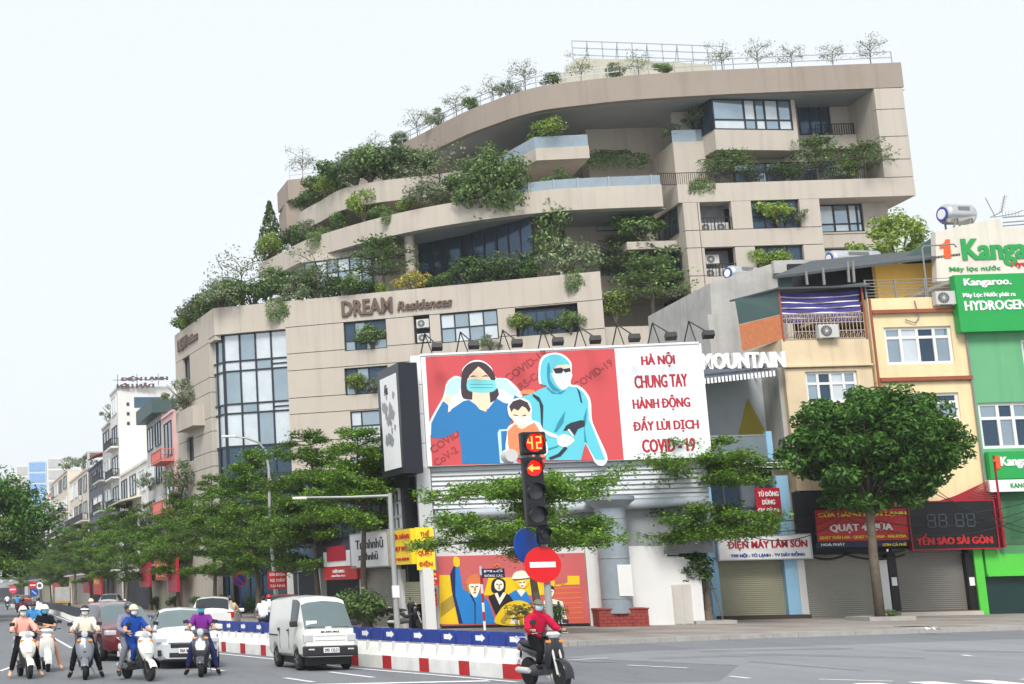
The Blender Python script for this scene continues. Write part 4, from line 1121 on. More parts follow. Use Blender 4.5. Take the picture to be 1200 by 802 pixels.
# --- yellow house
h3 = house('bright yellow house with wide white window and railing on its roof terrace', FS, 1085)
with Local(h3, FS) as f:
    s0, s1 = f.sz(1024.5, 430)[0], f.sz(1136, 430)[0]; zt = f.sz(1070, 349)[1]
    w = f.rect(1037, 383, 1116, 427); w2 = f.rect(1040, 461, 1124, 492)
    wall_panels(h3, s0, s1, GZ + 3.3, zt, [w, w2], [f.sz(1070, 448)[1]], [], .3, YEL_W, -.05, .012)
    window(h3, w, .12, (.25, .5, .75), (.72,), UPVC, [GLASS, GLASS_L, GLASS_D], .12); window(h3, w2, .12, (.33, .66), (.65,), UPVC, [GLASS, GLASS_D], .12)
    for v in (365.5, 445): z = f.sz(1075, v)[1]; MB().box(s0 + .1, s1 - .02, -.22, -.05, z - .07, z + .09).obj('ledge', BROWN, h3)
    a, b, c, d = f.rect(1053, 648, 1135, 716); MB().box(a, b, .25, .3, c, d + .2).obj('shutter', SHUTD, h3)
    for u0, u1 in ((1043, 1052.5), (1134, 1143.5)):
        q = f.rect(u0, 648, u1, 716); MB().box(q[0], q[1], -.02, .3, q[2], q[3]).obj('pillar', BLK, h3)
        unit_box('notice', WHT, h3, q[0] + .06, q[1] - .06, -.04, -.025, q[2] + 1.05, q[2] + 1.4)
    MB().box(a - .3, b + .2, -.5, .25, GZ - .05, GZ + .16).obj('step', M('pale_stone', S(190, 184, 176), .8), h3)
    MB().box(a - .3, b + .2, -.25, .25, GZ + .161, c).obj('step', M('brown_stone', S(120, 92, 80), .8), h3)
    unit_box('core', DARK, h3, s0 + .1, s1 - .1, .35, .8, GZ, zt - .2)
    MB().box(a - .3, b + .3, 0, .24, d + .2, GZ + 3.3).obj('lintel', BLK, h3)
    # roof terrace railing, bars along
    r0, r1 = s0, f.sz(1119, 340)[0]; Hh = .85
    rl = MB()
    for k in range(6): rl.bar((r0, -.02, zt + .12 + k * Hh / 6), (r1, -.02, zt + .12 + k * Hh / 6), .03)
    for k in range(4): x = r0 + (r1 - r0) * k / 3; rl.bar((x, -.02, zt), (x, -.02, zt + Hh), .06)
    x = f.sz(1085, 330)[0]; rl.tube([(x, -.02, zt), (x, -.02, zt + 2.2), (x + .1, -.02, zt + 2.3), (x + 1.4, -.02, zt + 2.35), (x + 1.5, -.02, zt + 2.2)], .035, 6)
    rl.obj('railing', PIPE, h3, fix=False)
    a_, b_, c_, d_ = f.rect(1026, 309, 1120, 330, 4.5); unit_box('upper_wall', M('orange_yellow_render', S(238, 196, 100), .85, var=.06), h3, a_, b_, 4.5, 4.8, zt, d_)
    unit_box('terrace_floor', CREAM, h3, s0, s1, 0.25, 7, zt - .15, zt - .02)
    MB().box(s1 - .3, s1, .3, 7, GZ, zt).obj('side_wall', YEL_W, h3)
    MB().tube([(s0 + .06, -.14, zt), (s0 + .06, -.14, GZ + 3.4)], .05, 8).obj('downpipe', BROWN, h3, smooth=True)
    MB().tube([(s1 - .06, -.16, zt - .3), (s1 - .06, -.16, GZ + 3.4)], .045, 8).obj('downpipe', PIPE, h3, smooth=True)
    for k in range(3): MB().box(s0 + .25 + k * .34, s0 + .52 + k * .34, -.22, -.06, GZ + 4.6, GZ + 5.0).obj('meter_box', GREYM, h3, bevel=.01)
    MB().tube([(r0 + 2.0, -.12, zt - .15), (r0 + 2.1, -.14, zt - .9), (r0 + 1.9, -.14, zt - 1.15), (r0 + 1.5, -.13, zt - 1.0)], .025, 5).obj('cable', PIPE, h3, fix=False)
ac = FS.w(FS.sz(1103, 360)[0], -.3, 0); ac_unit((ac.x, ac.y, FS.sz(1103, 360)[1]), FS.a, 'outdoor unit under the roof terrace railing of the yellow house', 1.0)
def yen_extra(t, cx, c):
    a, b, z0, z1 = FS.rect(1086, 602, 1146, 618, -.45); LED = M('dim_led', S(70, 78, 90), .4, var=0); mb = MB(); W = (b - a)
    for i, x in enumerate((0, .22, .55, .77)):             # four dead seven-segment digits
        x0 = a - cx + W * x; w = W * .17; H = z1 - z0; zb = z0 - c; t_ = .055
        for (p, q, r_, s_) in ((x0, x0 + w, zb, zb + t_), (x0, x0 + w, zb + H / 2 - t_ / 2, zb + H / 2 + t_ / 2), (x0, x0 + w, zb + H - t_, zb + H)): mb.box(p + .04, q - .04, -.03, -.005, r_, s_)
        for xx in (x0, x0 + w - t_):
            for zz in (zb + .05, zb + H / 2 + .03): mb.box(xx, xx + t_, -.03, -.005, zz, zz + H / 2 - .08)
        mb.obj('clock_digit', LED, t); mb = MB()
sign(FS, (1067, 588, 1167, 643), -.45, .25, BLK, [('YẾN SÀO SÀI GÒN', (1073, 625, 1163, 638), RED)], 'black shop sign with dead digital clock and red letters', frame=CRIM, bold=.05, extra=yen_extra)
LAM = M('red_strip', S(150, 24, 44), .5)
lt = thing('sign_canopy', 'fan of red strips above the black clock sign', 'canopy', FS.w(FS.sz(1128, 588)[0], -.45, FS.sz(1128, 588)[1]), FS.a)
for k in range(9):
    MB().bar((-1.0 + k * .08, .35, .05 + k * .02), (1.18, .05, .12 + k * .10), .045).obj('strip', LAM, lt)
MB().box(1.2, 1.3, -.05, .3, -2.0, 1.9).obj('side_post', LAM, lt)

# --- green house
h4 = house('green appliance shop house with white windows and pale painted wall on its roof', FS, 1180)
with Local(h4, FS) as f:
    s0 = f.sz(1136.5, 430)[0]; s1 = s0 + 6.0; zt = f.sz(1150, 322)[1]
    w = (f.sz(1147, 497)[0], s1 - .6, f.sz(1170, 526)[1], f.sz(1170, 472)[1]); w2 = (f.sz(1196, 410)[0], s1 - .5, f.sz(1200, 445)[1], f.sz(1200, 398)[1])
    wall_panels(h4, s0, s1, GZ + 2.5, zt, [w, w2], [], [], .3, GRN_W, -.1, .012)
    window(h4, w, .08, (.16, .28, .40, .52, .64, .76, .88), (.66,), UPVC, [GLASS_D, GLASS], .13); window(h4, w2, .08, (.3, .6), (.6,), UPVC, [GLASS], .12)
    unit_box('core', DARK, h4, s0 + .1, s1 - .1, .35, .8, GZ, zt - .2)
    GP = flat('bright_green', 84, 196, 66)
    q = f.rect(1143, 640, 1153, 722); MB().box(q[0], q[1], -.12, .3, GZ, q[3]).obj('pillar', GP, h4)
    q2 = f.rect(1153.2, 640, 1200, 672); MB().box(q2[0], s1, -.1, .25, q2[2], q2[3]).obj('fascia', GP, h4)
    MB().box(q2[0], s1, -.16, .24, q2[2] - .12, q2[2] - .001).obj('fascia_lip', GP, h4)
    unit_box('door', M('dark_green_door', S(22, 50, 48), .35, var=.1), h4, q2[0], s1, .15, .2, GZ, q2[2] - .13)
    unit_box('notice', WHT, h4, q2[0] + .5, q2[0] + .95, .12, .145, GZ + 2.0, GZ + 2.3)
    unit_box('mid_panel', M('grey_green_panel', S(120, 140, 122), .5, var=.15, vs=2), h4, f.sz(1166, 600)[0], s1, -.1, .1, q2[3] + .003, f.sz(1180, 577)[1])
    # roof wall with painted letters and its slanted left edge
    RW = M('roof_wall_pale', S(212, 206, 194), .85, var=.06, vs=.6, stain=.3)
    pts = [f.sz(u, v, 3) for u, v in ((1098, 330), (1096, 272), (1135, 263), (1172, 256), (1176, 268), (1240, 262), (1246, 330))]
    MB().xz(pts, 3, 3.4).obj('roof_wall', RW, h4)
    q = f.rect(1126, 278.5, 1255, 304, 3); text_obj('Kangaroo', (q[0], q[1] - .2, q[2] - .3, q[3]), 2.985, GRN2, h4, depth=.04, bold=.035)
    q = f.rect(1101, 281, 1114, 303, 3); numeral_one(q, 2.985, ORG, h4)
    q = f.rect(1184, 306, 1230, 314, 3); text_obj('Hydrogen', q, 2.985, RED, h4, depth=.04, bold=.02)
    q = f.rect(1112, 312, 1172, 319, 3); text_obj('Máy lọc nước', q, 2.985, GRN2, h4, depth=.03, bold=.01)
    unit_box('roof_slab', CONC, h4, s0, s1, .25, 7, zt - .2, zt - .05)
    mm = MB(); gq = [f.sz(u, v, 5) for u, v in ((1062, 300), (1096, 276), (1099, 330), (1062, 330))]
    mm.xz(gq, 5, 5.2); mm.obj('sheet_gable', SHEET_G, h4)
    rail_b = MB()
    for v in (252, 258, 262): p_, q_ = f.sz(1176, v + 8, 3.2), f.sz(1240, v + 3, 3.2); rail_b.bar((p_[0], 3.2, p_[1] + .2), (q_[0], 3.2, q_[1] + .2), .05)
    rail_b.obj('roof_rail', PIPE, h4, fix=False)
GSIGN = [('Kangaroo.', (1129, 326, 1185, 337), WHT), ('Máy Lọc Nước phát ra', (1128, 342.5, 1190, 349.5), WHT), ('HYDROGEN', (1130, 352, 1203, 363.5), WHT)]
sign(FS, (1122, 321, 1222, 388), -.55, .4, GRN, GSIGN, 'large green roof sign with white HYDROGEN lettering', frame=None, bold=.03)
sign(FS, (1160, 529, 1222, 561), -.5, .3, GRN, [('Kangaroo', (1172, 535, 1222, 549), WHT)], 'green sign with orange numeral one above a white strip', bold=.04, extra=lambda t, cx, c: numeral_one((lambda q: (q[0] - cx, q[1] - cx, q[2] - c, q[3] - c))(FS.rect(1163.5, 534.5, 1172, 549.5, -.5)), -.004, ORG, t))
sign(FS, (1160, 562, 1222, 576), -.5, .3, WHT, [('KANGAROO', (1184, 566, 1222, 571.5), GRN2)], 'white strip sign under the orange numeral on green', bold=.01)

# --- water tanks on the roofs
TANK = M('stainless_tank', (.62, .63, .64), .28, metal=.85, var=.06); TBLU = flat('tank_blue', 58, 72, 150)
def tank(px, fr, y, L, r, label, rz=0.0):
    s_, z_ = fr.sz(*px, y); p = fr.w(s_, y, z_)
    t = thing('water_tank', label, 'water tank', p, fr.a + rz)
    MB().lathe([(.02, -L / 2 - .18), (r * .6, -L / 2 - .14), (r * .93, -L / 2 - .03), (r, -L / 2 + .05), (r, L / 2 - .05), (r * .93, L / 2 + .03), (r * .6, L / 2 + .14), (.02, L / 2 + .18)], 24, (0, 0, r + .35), 'x').obj('tank_body', TANK, t, smooth=True)
    MB().lathe([(r * .72, -L / 2 - .165), (r * .72, -L / 2 - .12)], 20, (0, 0, r + .35), 'x').obj('end_emblem', TBLU, t)
    MB().lathe([(r * .5, -L / 2 - .185), (r * .5, -L / 2 - .14)], 20, (0, 0, r + .35), 'x').obj('end_disc', WHT, t)
    MB().box(-L * .22, L * .22, -r - .012, -r * .9, r + .45, r + .62).obj('label_plate', flat('plate_grey', 120, 120, 120), t)
    for x in (-L * .3, L * .3):
        MB().bar((x - .2, -r * .7, 0), (x, -r * .8, r + .2), .06).bar((x + .2, -r * .7, 0), (x, -r * .8, r + .2), .06).bar((x, r * .7, 0), (x, r * .7, r + .2), .06).obj('stand', PIPE, t)
tank((1124, 272), FS, 3.6, 1.3, .48, 'steel water tank on the pale painted roof wall', R(12))
tank((1003, 321), FS, 8.5, 2.4, .42, 'steel water tank with round emblem lying behind the dark shed roof', R(8))
tank((872, 338), FS, 10.0, 1.6, .4, 'steel water tank on the grey concrete house', R(20))
# antenna
s_, z_ = FS.sz(1166, 250, 3.4); an = thing('antenna', 'bent aerial frame above the pale painted roof wall', 'antenna', FS.w(s_, 3.4, z_ - .2), FS.a)
mm = MB(); mm.tube([(0, 0, 0), (-.35, 0, .95)], .02, 5); mm.tube([(-.25, 0, 0), (.3, 0, .25), (.55, 0, 1.05)], .025, 5); mm.tube([(-.1, 0, 0), (.9, 0, .15), (1.3, 0, .3)], .02, 5)
for k in range(6): mm.bar((.3 + k * .05, -.2, .3 + k * .13), (.3 + k * .05, .2, .3 + k * .13), .015); mm.bar((.3 + k * .15, 0, .0), (.35 + k * .15, 0, .28), .012)
mm.obj('frame', PIPE, an, fix=False)

# --- grey concrete house behind
hc = thing('concrete_house', 'bare grey concrete house between the beige building and the purple awning', 'house', FS.w(FS.sz(870, 400, 9)[0], 0, 0), FS.a)
with Local(hc, FS) as f:
    pts = [f.sz(u, v, 9) for u, v in ((832, 500), (832, 332), (905, 309), (918, 309), (925, 500))]
    MB().xz([(pts[0][0], GZ), pts[1], pts[2], pts[3], (pts[4][0], GZ)], 9, 18).obj('wall', CONC, hc)
    a, b, c, d = f.rect(832, 368, 866, 425, 6.5); MB().box(a, b, 6.5, 8.95, GZ, d).obj('wall', CONC, hc)
    R1 = [f.sz(905, 310, 8.9), f.sz(962, 305, 8.9)]; unit_box('parapet', CONC, hc, R1[0][0], R1[1][0], 8.7, 8.95, R1[0][1] - .5, R1[0][1] + .15)
# ---------------------------------------------------------------- billboard, white wall with mural, corner shops
_p = atY(828, 536, 57.0)
FB = Fr((_p.x, _p.y), R(-8.5))
bb = thing('billboard', 'large red and white COVID billboard with masked woman, child and medic', 'billboard', FB.o, FB.a)
def art(fr, parent, polys, origin, scale, y0, name, step=.0022):
    """flat print: every colour field is a thin sheet a little in front of the one below"""
    mats = []; mb = MB()
    for i, (mat, pts, sm) in enumerate(polys):
        if mat not in mats: mats.append(mat)
        P = [fr.sz(origin[0] + x / scale, origin[1] + y / scale, y0) for x, y in pts]
        if sm:
            V = [Vector((a, b, 0)) for a, b in P]; out = []; n = len(V)
            for k in range(n):
                p0, p1, p2, p3 = V[k - 1], V[k], V[(k + 1) % n], V[(k + 2) % n]
                for j in range(4):
                    t = j / 4; out.append(0.5 * ((2 * p1) + (p2 - p0) * t + (2 * p0 - 5 * p1 + 4 * p2 - p3) * t * t + (3 * p1 - p0 - 3 * p2 + p3) * t ** 3))
            P = [(q.x, q.y) for q in out]
        y = y0 - .004 - i * step
        mb.add([(a, y, b) for a, b in P], [tuple(range(len(P)))], mats.index(mat))
    return mb.obj(name, mats, parent, fix=False)
def rot_text(fr, parent, s, u, v, h, ang, mat, y, bold=.03):
    """tilted flat lettering; u, v = photograph position of its lower left corner, h in metres"""
    vs, fs = text_mb(s, bold, .02, 0); ax, ay = min(q.x for q in vs), min(q.y for q in vs); k = h / .73
    x0, z0 = fr.sz(u, v, y); ca, sa = math.cos(ang), math.sin(ang)
    mb = MB(); mb.add([(x0 + ((q.x - ax) * ca - (q.y - ay) * sa) * k, y - .002 - (.001 if q.z > 0 else 0), z0 + ((q.x - ax) * sa + (q.y - ay) * ca) * k) for q in vs], fs)
    return mb.obj('lettering', mat, parent, fix=False)

PR = flat('print_red', 204, 78, 82, var=.02); PRD = flat('print_dark_red', 150, 56, 62, var=.02); PB = flat('print_blue', 36, 120, 180, var=.02); PT = flat('print_teal', 96, 198, 214, var=.02)
PTD = flat('print_teal_dark', 44, 140, 166, var=0); PW = flat('print_white', 238, 242, 246, var=0); PK = flat('print_black', 42, 46, 60, var=0); PSK = flat('print_skin', 244, 214, 184, var=0); POR = flat('print_orange', 240, 138, 96, var=0)
PHAIR = flat('print_hair', 62, 50, 58, var=0); PMASK = flat('print_mask', 122, 212, 216, var=0); PLB = flat('print_pale_blue', 190, 226, 240, var=0)
x0, x1 = FB.sz(497, 480)[0], FB.sz(825.5, 480)[0]; z0, z1 = FB.sz(660, 541.5)[1], FB.sz(660, 410)[1]
xm = FB.sz(726, 480)[0]
with Local(bb, FB):
    pass
MB().box(x0, x1, 0, .9, z0, z1).obj('board', PW, bb)
MB().box(x0 - .02, x1 + .02, -.05, .95, z1 + .002, z1 + .08).obj('top_trim', WHT, bb)
MB().box(x1 + .002, x1 + .1, -.05, .95, z0, z1).obj('side_trim', WHT, bb)
le = FB.sz(485.5, 480)[0]; zz = [z0 - .25 + (z1 + .05 - z0 + .25) * k / 4 for k in range(5)]
for a, b in zip(zz[:-1], zz[1:]): MB().box(le - .02, x0 - .012, .12, .9, a + .01, b - .01).obj('side_panel', WHT, bb)
MB().box(x0 + .18, xm, -.006, -.001, z0 + .01, z1 - .05).obj('red_field', PR, bb)
for s_, u, v, h in (('CoV-2', 507, 437, .42), ('COVID', 494, 425, .42), ('COVID-19', 508, 533, .45), ('CoV-2', 512, 548, .42), ('COVID-19', 596, 449, .45), ('SARS-CoV-2', 600, 466, .42), ('COVID-19', 660, 425, .42), ('SARS-CoV-2', 668, 446, .45),
                    ('COVID-19', 676, 458, .42), ('CoV', 692, 417, .42), ('COVID', 707, 535, .42)):
    ang = R(33); L = {5: 1.5, 8: 2.3, 10: 2.9, 3: .9}[len(s_)] * h / .42
    sx, sz_ = FB.sz(u, v)
    if sx > x0 + .2 and sx + L * .58 < xm - .02 and sz_ + L * .38 + .2 < z1 - .05: rot_text(FB, bb, s_, u, v, h * .72, ang, PRD, -.008)
O1, K1 = (480, 390), 4.717
Q1 = [(PW, [(108, 560), (110, 498), (144, 428), (180, 366), (192, 330), (206, 275), (250, 240), (300, 248), (290, 205), (340, 158), (400, 155), (450, 190), (480, 250), (540, 255), (606, 318), (620, 360), (560, 420), (300, 420), (150, 470), (125, 560)], 1),
      (PB, [(117, 575), (120, 500), (150, 440), (185, 378), (215, 400), (212, 450), (235, 420), (300, 377), (330, 372), (420, 440), (480, 362), (520, 387), (565, 397), (580, 345), (612, 362), (600, 440), (560, 490), (548, 530), (545, 722), (290, 724), (285, 640), (270, 540), (200, 578), (150, 587)], 0),
      (PSK, [(188, 372), (206, 338), (236, 350), (224, 392), (213, 402)], 0),
      (PLB, [(200, 340), (213, 280), (250, 250), (300, 256), (325, 290), (318, 305), (285, 308), (265, 335), (235, 353)], 1),
      (PHAIR, [(285, 250), (298, 200), (340, 166), (400, 163), (447, 195), (472, 240), (490, 320), (490, 350), (445, 388), (352, 372), (300, 365), (285, 330)], 1),
      (PSK, [(348, 320), (440, 320), (446, 385), (422, 438), (388, 425), (346, 376)], 0),
      (PSK, [(318, 262), (332, 236), (352, 214), (380, 187), (405, 207), (440, 245), (455, 270), (448, 322), (352, 322), (322, 300)], 0),
      (PMASK, [(318, 270), (345, 256), (400, 260), (468, 264), (480, 285), (474, 318), (430, 332), (362, 330), (320, 315)], 1),
      (PTD, [(335, 285), (460, 285), (460, 288), (335, 288)], 0), (PTD, [(335, 303), (460, 303), (460, 306), (335, 306)], 0),
      (PLB, [(470, 262), (500, 250), (535, 262), (570, 305), (600, 326), (575, 346), (545, 335), (515, 310), (482, 310), (478, 285)], 1),
      (PHAIR, [(328, 248), (350, 236), (372, 242), (350, 244)], 0), (PHAIR, [(398, 244), (420, 234), (442, 243), (420, 242)], 0),
      (PLB, [(486, 555), (495, 536), (560, 532), (560, 542), (505, 546), (512, 700), (560, 690), (600, 720), (500, 722)], 0)]
O2, K2 = (600, 390), 5.014
Q2 = [(PW, [(165, 305), (155, 230), (168, 155), (215, 122), (285, 122), (338, 160), (352, 205), (345, 300), (385, 308), (430, 342), (462, 400), (470, 510), (500, 590), (562, 745), (470, 745), (235, 300)], 1),
      (POR, [(50, 345), (80, 334), (125, 338), (135, 352), (110, 362), (60, 360)], 1),
      (PT, [(45, 380), (120, 358), (160, 335), (205, 318), (225, 345), (300, 347), (330, 315), (380, 320), (420, 350), (447, 400), (453, 510), (487, 590), (548, 748), (490, 748), (432, 645), (405, 750), (200, 750), (185, 640), (175, 560), (130, 520), (95, 500), (60, 430)], 0),
      (PT, [(175, 300), (166, 230), (180, 162), (222, 132), (280, 132), (328, 166), (340, 205), (335, 300), (300, 350), (240, 345), (200, 312)], 1),
      (PTD, [(205, 210), (215, 175), (225, 215), (222, 265), (245, 310), (285, 345), (240, 340), (210, 290)], 1), (PTD, [(195, 320), (260, 355), (320, 335), (290, 362), (235, 360)], 0),
      (PSK, [(238, 216), (268, 190), (330, 188), (346, 212), (342, 240), (240, 238)], 0),
      (PW, [(238, 236), (345, 234), (346, 280), (322, 325), (292, 334), (262, 306), (244, 270)], 1),
      (PK, [(240, 212), (290, 206), (300, 214), (340, 207), (346, 228), (312, 236), (302, 222), (292, 238), (256, 241)], 0),
      (PTD, [(245, 586), (268, 530), (312, 460), (302, 530), (262, 584)], 0), (PTD, [(420, 500), (440, 440), (436, 520), (425, 560), (440, 650), (425, 640)], 0),
      (PTD, [(190, 700), (215, 680), (280, 660), (270, 672), (215, 692), (200, 715)], 0),
      (PK, [(120, 358), (160, 380), (184, 430), (180, 560), (172, 560), (166, 450), (160, 410), (122, 374)], 0), (PK, [(378, 318), (400, 350), (413, 412), (404, 412), (392, 362)], 0),
      (PK, [(300, 578), (318, 546), (345, 530), (405, 514), (427, 518), (427, 550), (387, 567), (366, 607), (340, 572)], 0), (PK, [(215, 735), (270, 712), (310, 668), (326, 680), (285, 727), (225, 748)], 0),
      (PW, [(265, 622), (290, 600), (330, 603), (366, 630), (350, 652), (320, 670), (275, 662)], 1), (PW, [(326, 570), (336, 566), (364, 605), (356, 612)], 0),
      (PW, [(175, 565), (215, 582), (268, 604), (262, 622), (212, 606), (180, 580)], 0),
      (PR, [(432, 650), (416, 708), (404, 752), (482, 752)], 0)]
Q3 = [(PW, [(538, 560), (545, 520), (578, 495), (550, 460), (542, 405), (570, 372), (615, 360), (660, 380), (676, 425), (675, 480), (720, 500), (745, 570), (752, 680), (548, 680)], 1),
      (POR, [(540, 545), (580, 506), (640, 520), (690, 497), (720, 545), (745, 660), (748, 690), (560, 690), (545, 620)], 0),
      (PSK, [(594, 500), (642, 498), (648, 522), (620, 534), (598, 524)], 0),
      (PSK, [(557, 430), (575, 416), (622, 402), (648, 414), (664, 440), (673, 450), (662, 482), (640, 506), (590, 506), (568, 482), (555, 455)], 1),
      (PHAIR, [(550, 408), (570, 380), (610, 367), (652, 385), (669, 422), (660, 442), (642, 416), (622, 406), (600, 432), (576, 420), (562, 440)], 0),
      (PHAIR, [(572, 452), (600, 456), (598, 461), (574, 458)], 0), (PHAIR, [(622, 458), (645, 452), (644, 459), (624, 463)], 0),
      (PW, [(576, 462), (615, 470), (660, 462), (654, 495), (625, 509), (594, 504)], 1)]
art(FB, bb, Q1, O1, K1, -.012, 'woman_print', .0012); art(FB, bb, Q2, O2, K2, -.032, 'medic_print', .0012); art(FB, bb, Q3, O1, K1, -.060, 'child_print', .0012)
for s_, q in (('HÀ NỘI', (751, 413, 791, 430.5)), ('CHUNG TAY', (743, 439, 806, 454.5)), ('HÀNH ĐỘNG', (741, 463, 809, 481.5)), ('ĐẨY LÙI DỊCH', (741, 487, 819, 507)), ('COVID - 19', (752, 514, 815, 530))):
    text_obj(s_, FB.rect(*q), -.003, flat('print_letter_red', 176, 40, 58), bb, depth=.006, bold=.05)
lampm = M('floodlight_black', (.02, .02, .022), .5, var=0)
for u in (508, 551, 602, 650, 694, 740, 783, 827):
    s_, z_ = FB.sz(u, 407, -1.2)
    l = MB(); l.tube([(s_ - .4, .4, z1 + .05), (s_ - .2, .1, z1 + .95), (s_ + .12, -1.15, z1 + .28)], .03, 5); l.bar((s_ - .2, .1, z1 + .95), (s_ + .1, .4, z1 + .08), .03); lo = l.obj('lamp_arm', lampm, bb, fix=False)
    MB().obox((s_ + .14, -1.2, z1 + .16), (.42, .3, .22), Matrix.Rotation(R(-25), 3, 'X')).obj('lamp_head', lampm, lo)

# louvre band, grey wall and steel column under the board
wl = thing('street_wall', 'white corner wall with louvres above and a small double door', 'wall', FB.o, FB.a)
lz0, lz1 = FB.sz(650, 593)[1], z0 - .02
MB().box(x0 + .12, x1 - .02, .5, .8, lz0 - 2.0, lz1).obj('louvre_backing', M('grey_steel', S(158, 162, 166), .5, var=.1), wl)
nL = 9
LOUV = M('louvre_pale', S(196, 200, 204), .5, var=.06)
for k in range(nL):
    z = lz0 + (lz1 - lz0) * (k + .5) / nL
    o = MB().obox((0, 0, 0), (x1 - x0 - .2, .18, .05), Matrix.Rotation(R(62), 3, 'X')).obj('louvre', LOUV, wl); o.location = ((x0 + x1) / 2 + .05, .35, z)
MB().box(x0 - .45, x0 + .1, .1, .8, GZ, lz1).obj('corner_post', M('pale_steel', (.5, .52, .54), .5, var=.06), wl)
MB().tube([(x0 + .2, .1, lz0 - .25), (x1 - .3, .1, lz0 + .05)], .2, 12).obj('beam', M('blue_grey_steel', S(170, 178, 186), .5, var=.08), wl, smooth=True)
GREYW = M('pale_grey_panel', S(206, 208, 210), .7, var=.04, vs=.6, stain=.12)
zm = FB.sz(600, 650)[1]; xr = FB.sz(690, 690)[0]
for k in range(5):
    a = x0 + .12 + (xr - x0 - .12) * k / 5; b = x0 + .12 + (xr - x0 - .12) * (k + 1) / 5
    MB().box(a + .012, b - .012, .28, .5, zm, lz0 - .5).obj('wall_panel', GREYW, wl)
# right white wall with curved shoulder and double door
def wz(u, v, y=0): return FB.sz(u, v, y)
sh = [wz(u, v, .1) for u, v in ((690, 640), (778, 640), (778, 652), (790, 653.5), (808, 656), (818, 664), (822, 680))]
e = wz(845, 700, .1)[0]
MB().xz([(xr, GZ), (xr, sh[0][1])] + sh[1:] + [(sh[-1][0], GZ)], .12, .45).obj('wall', WHITEW, wl)
dq = FB.rect(789, 685, 811, 731, .1)
MB().box(dq[0], dq[1], .07, .118, GZ, dq[3]).obj('door_frame', M('pale_wood', S(196, 190, 182), .6), wl)
for k in (0, 1):
    w = (dq[1] - dq[0]) / 2; MB().box(dq[0] + .03 + k * w, dq[0] + w - .03 + k * w, .045, .068, GZ + .03, dq[3] - .04).obj('door_leaf', M('door_grey', S(188, 184, 178), .6), wl)
vq = FB.rect(783, 640, 810, 653, .5)
MB().box(vq[0], vq[1] + .6, .6, .7, vq[2], vq[3] + .3).obj('vent_back', DARK, wl)
for k in range(7): MB().box(vq[0], vq[0] + (vq[1] - vq[0]) * .45, .5, .56, vq[2] + k * .1, vq[2] + k * .1 + .05).obj('vent_slat', GREYM, wl)
MB().box(x0, xr, .30, .5, GZ, FB.sz(600, 648)[1]).obj('mural_backing', CONC, wl)
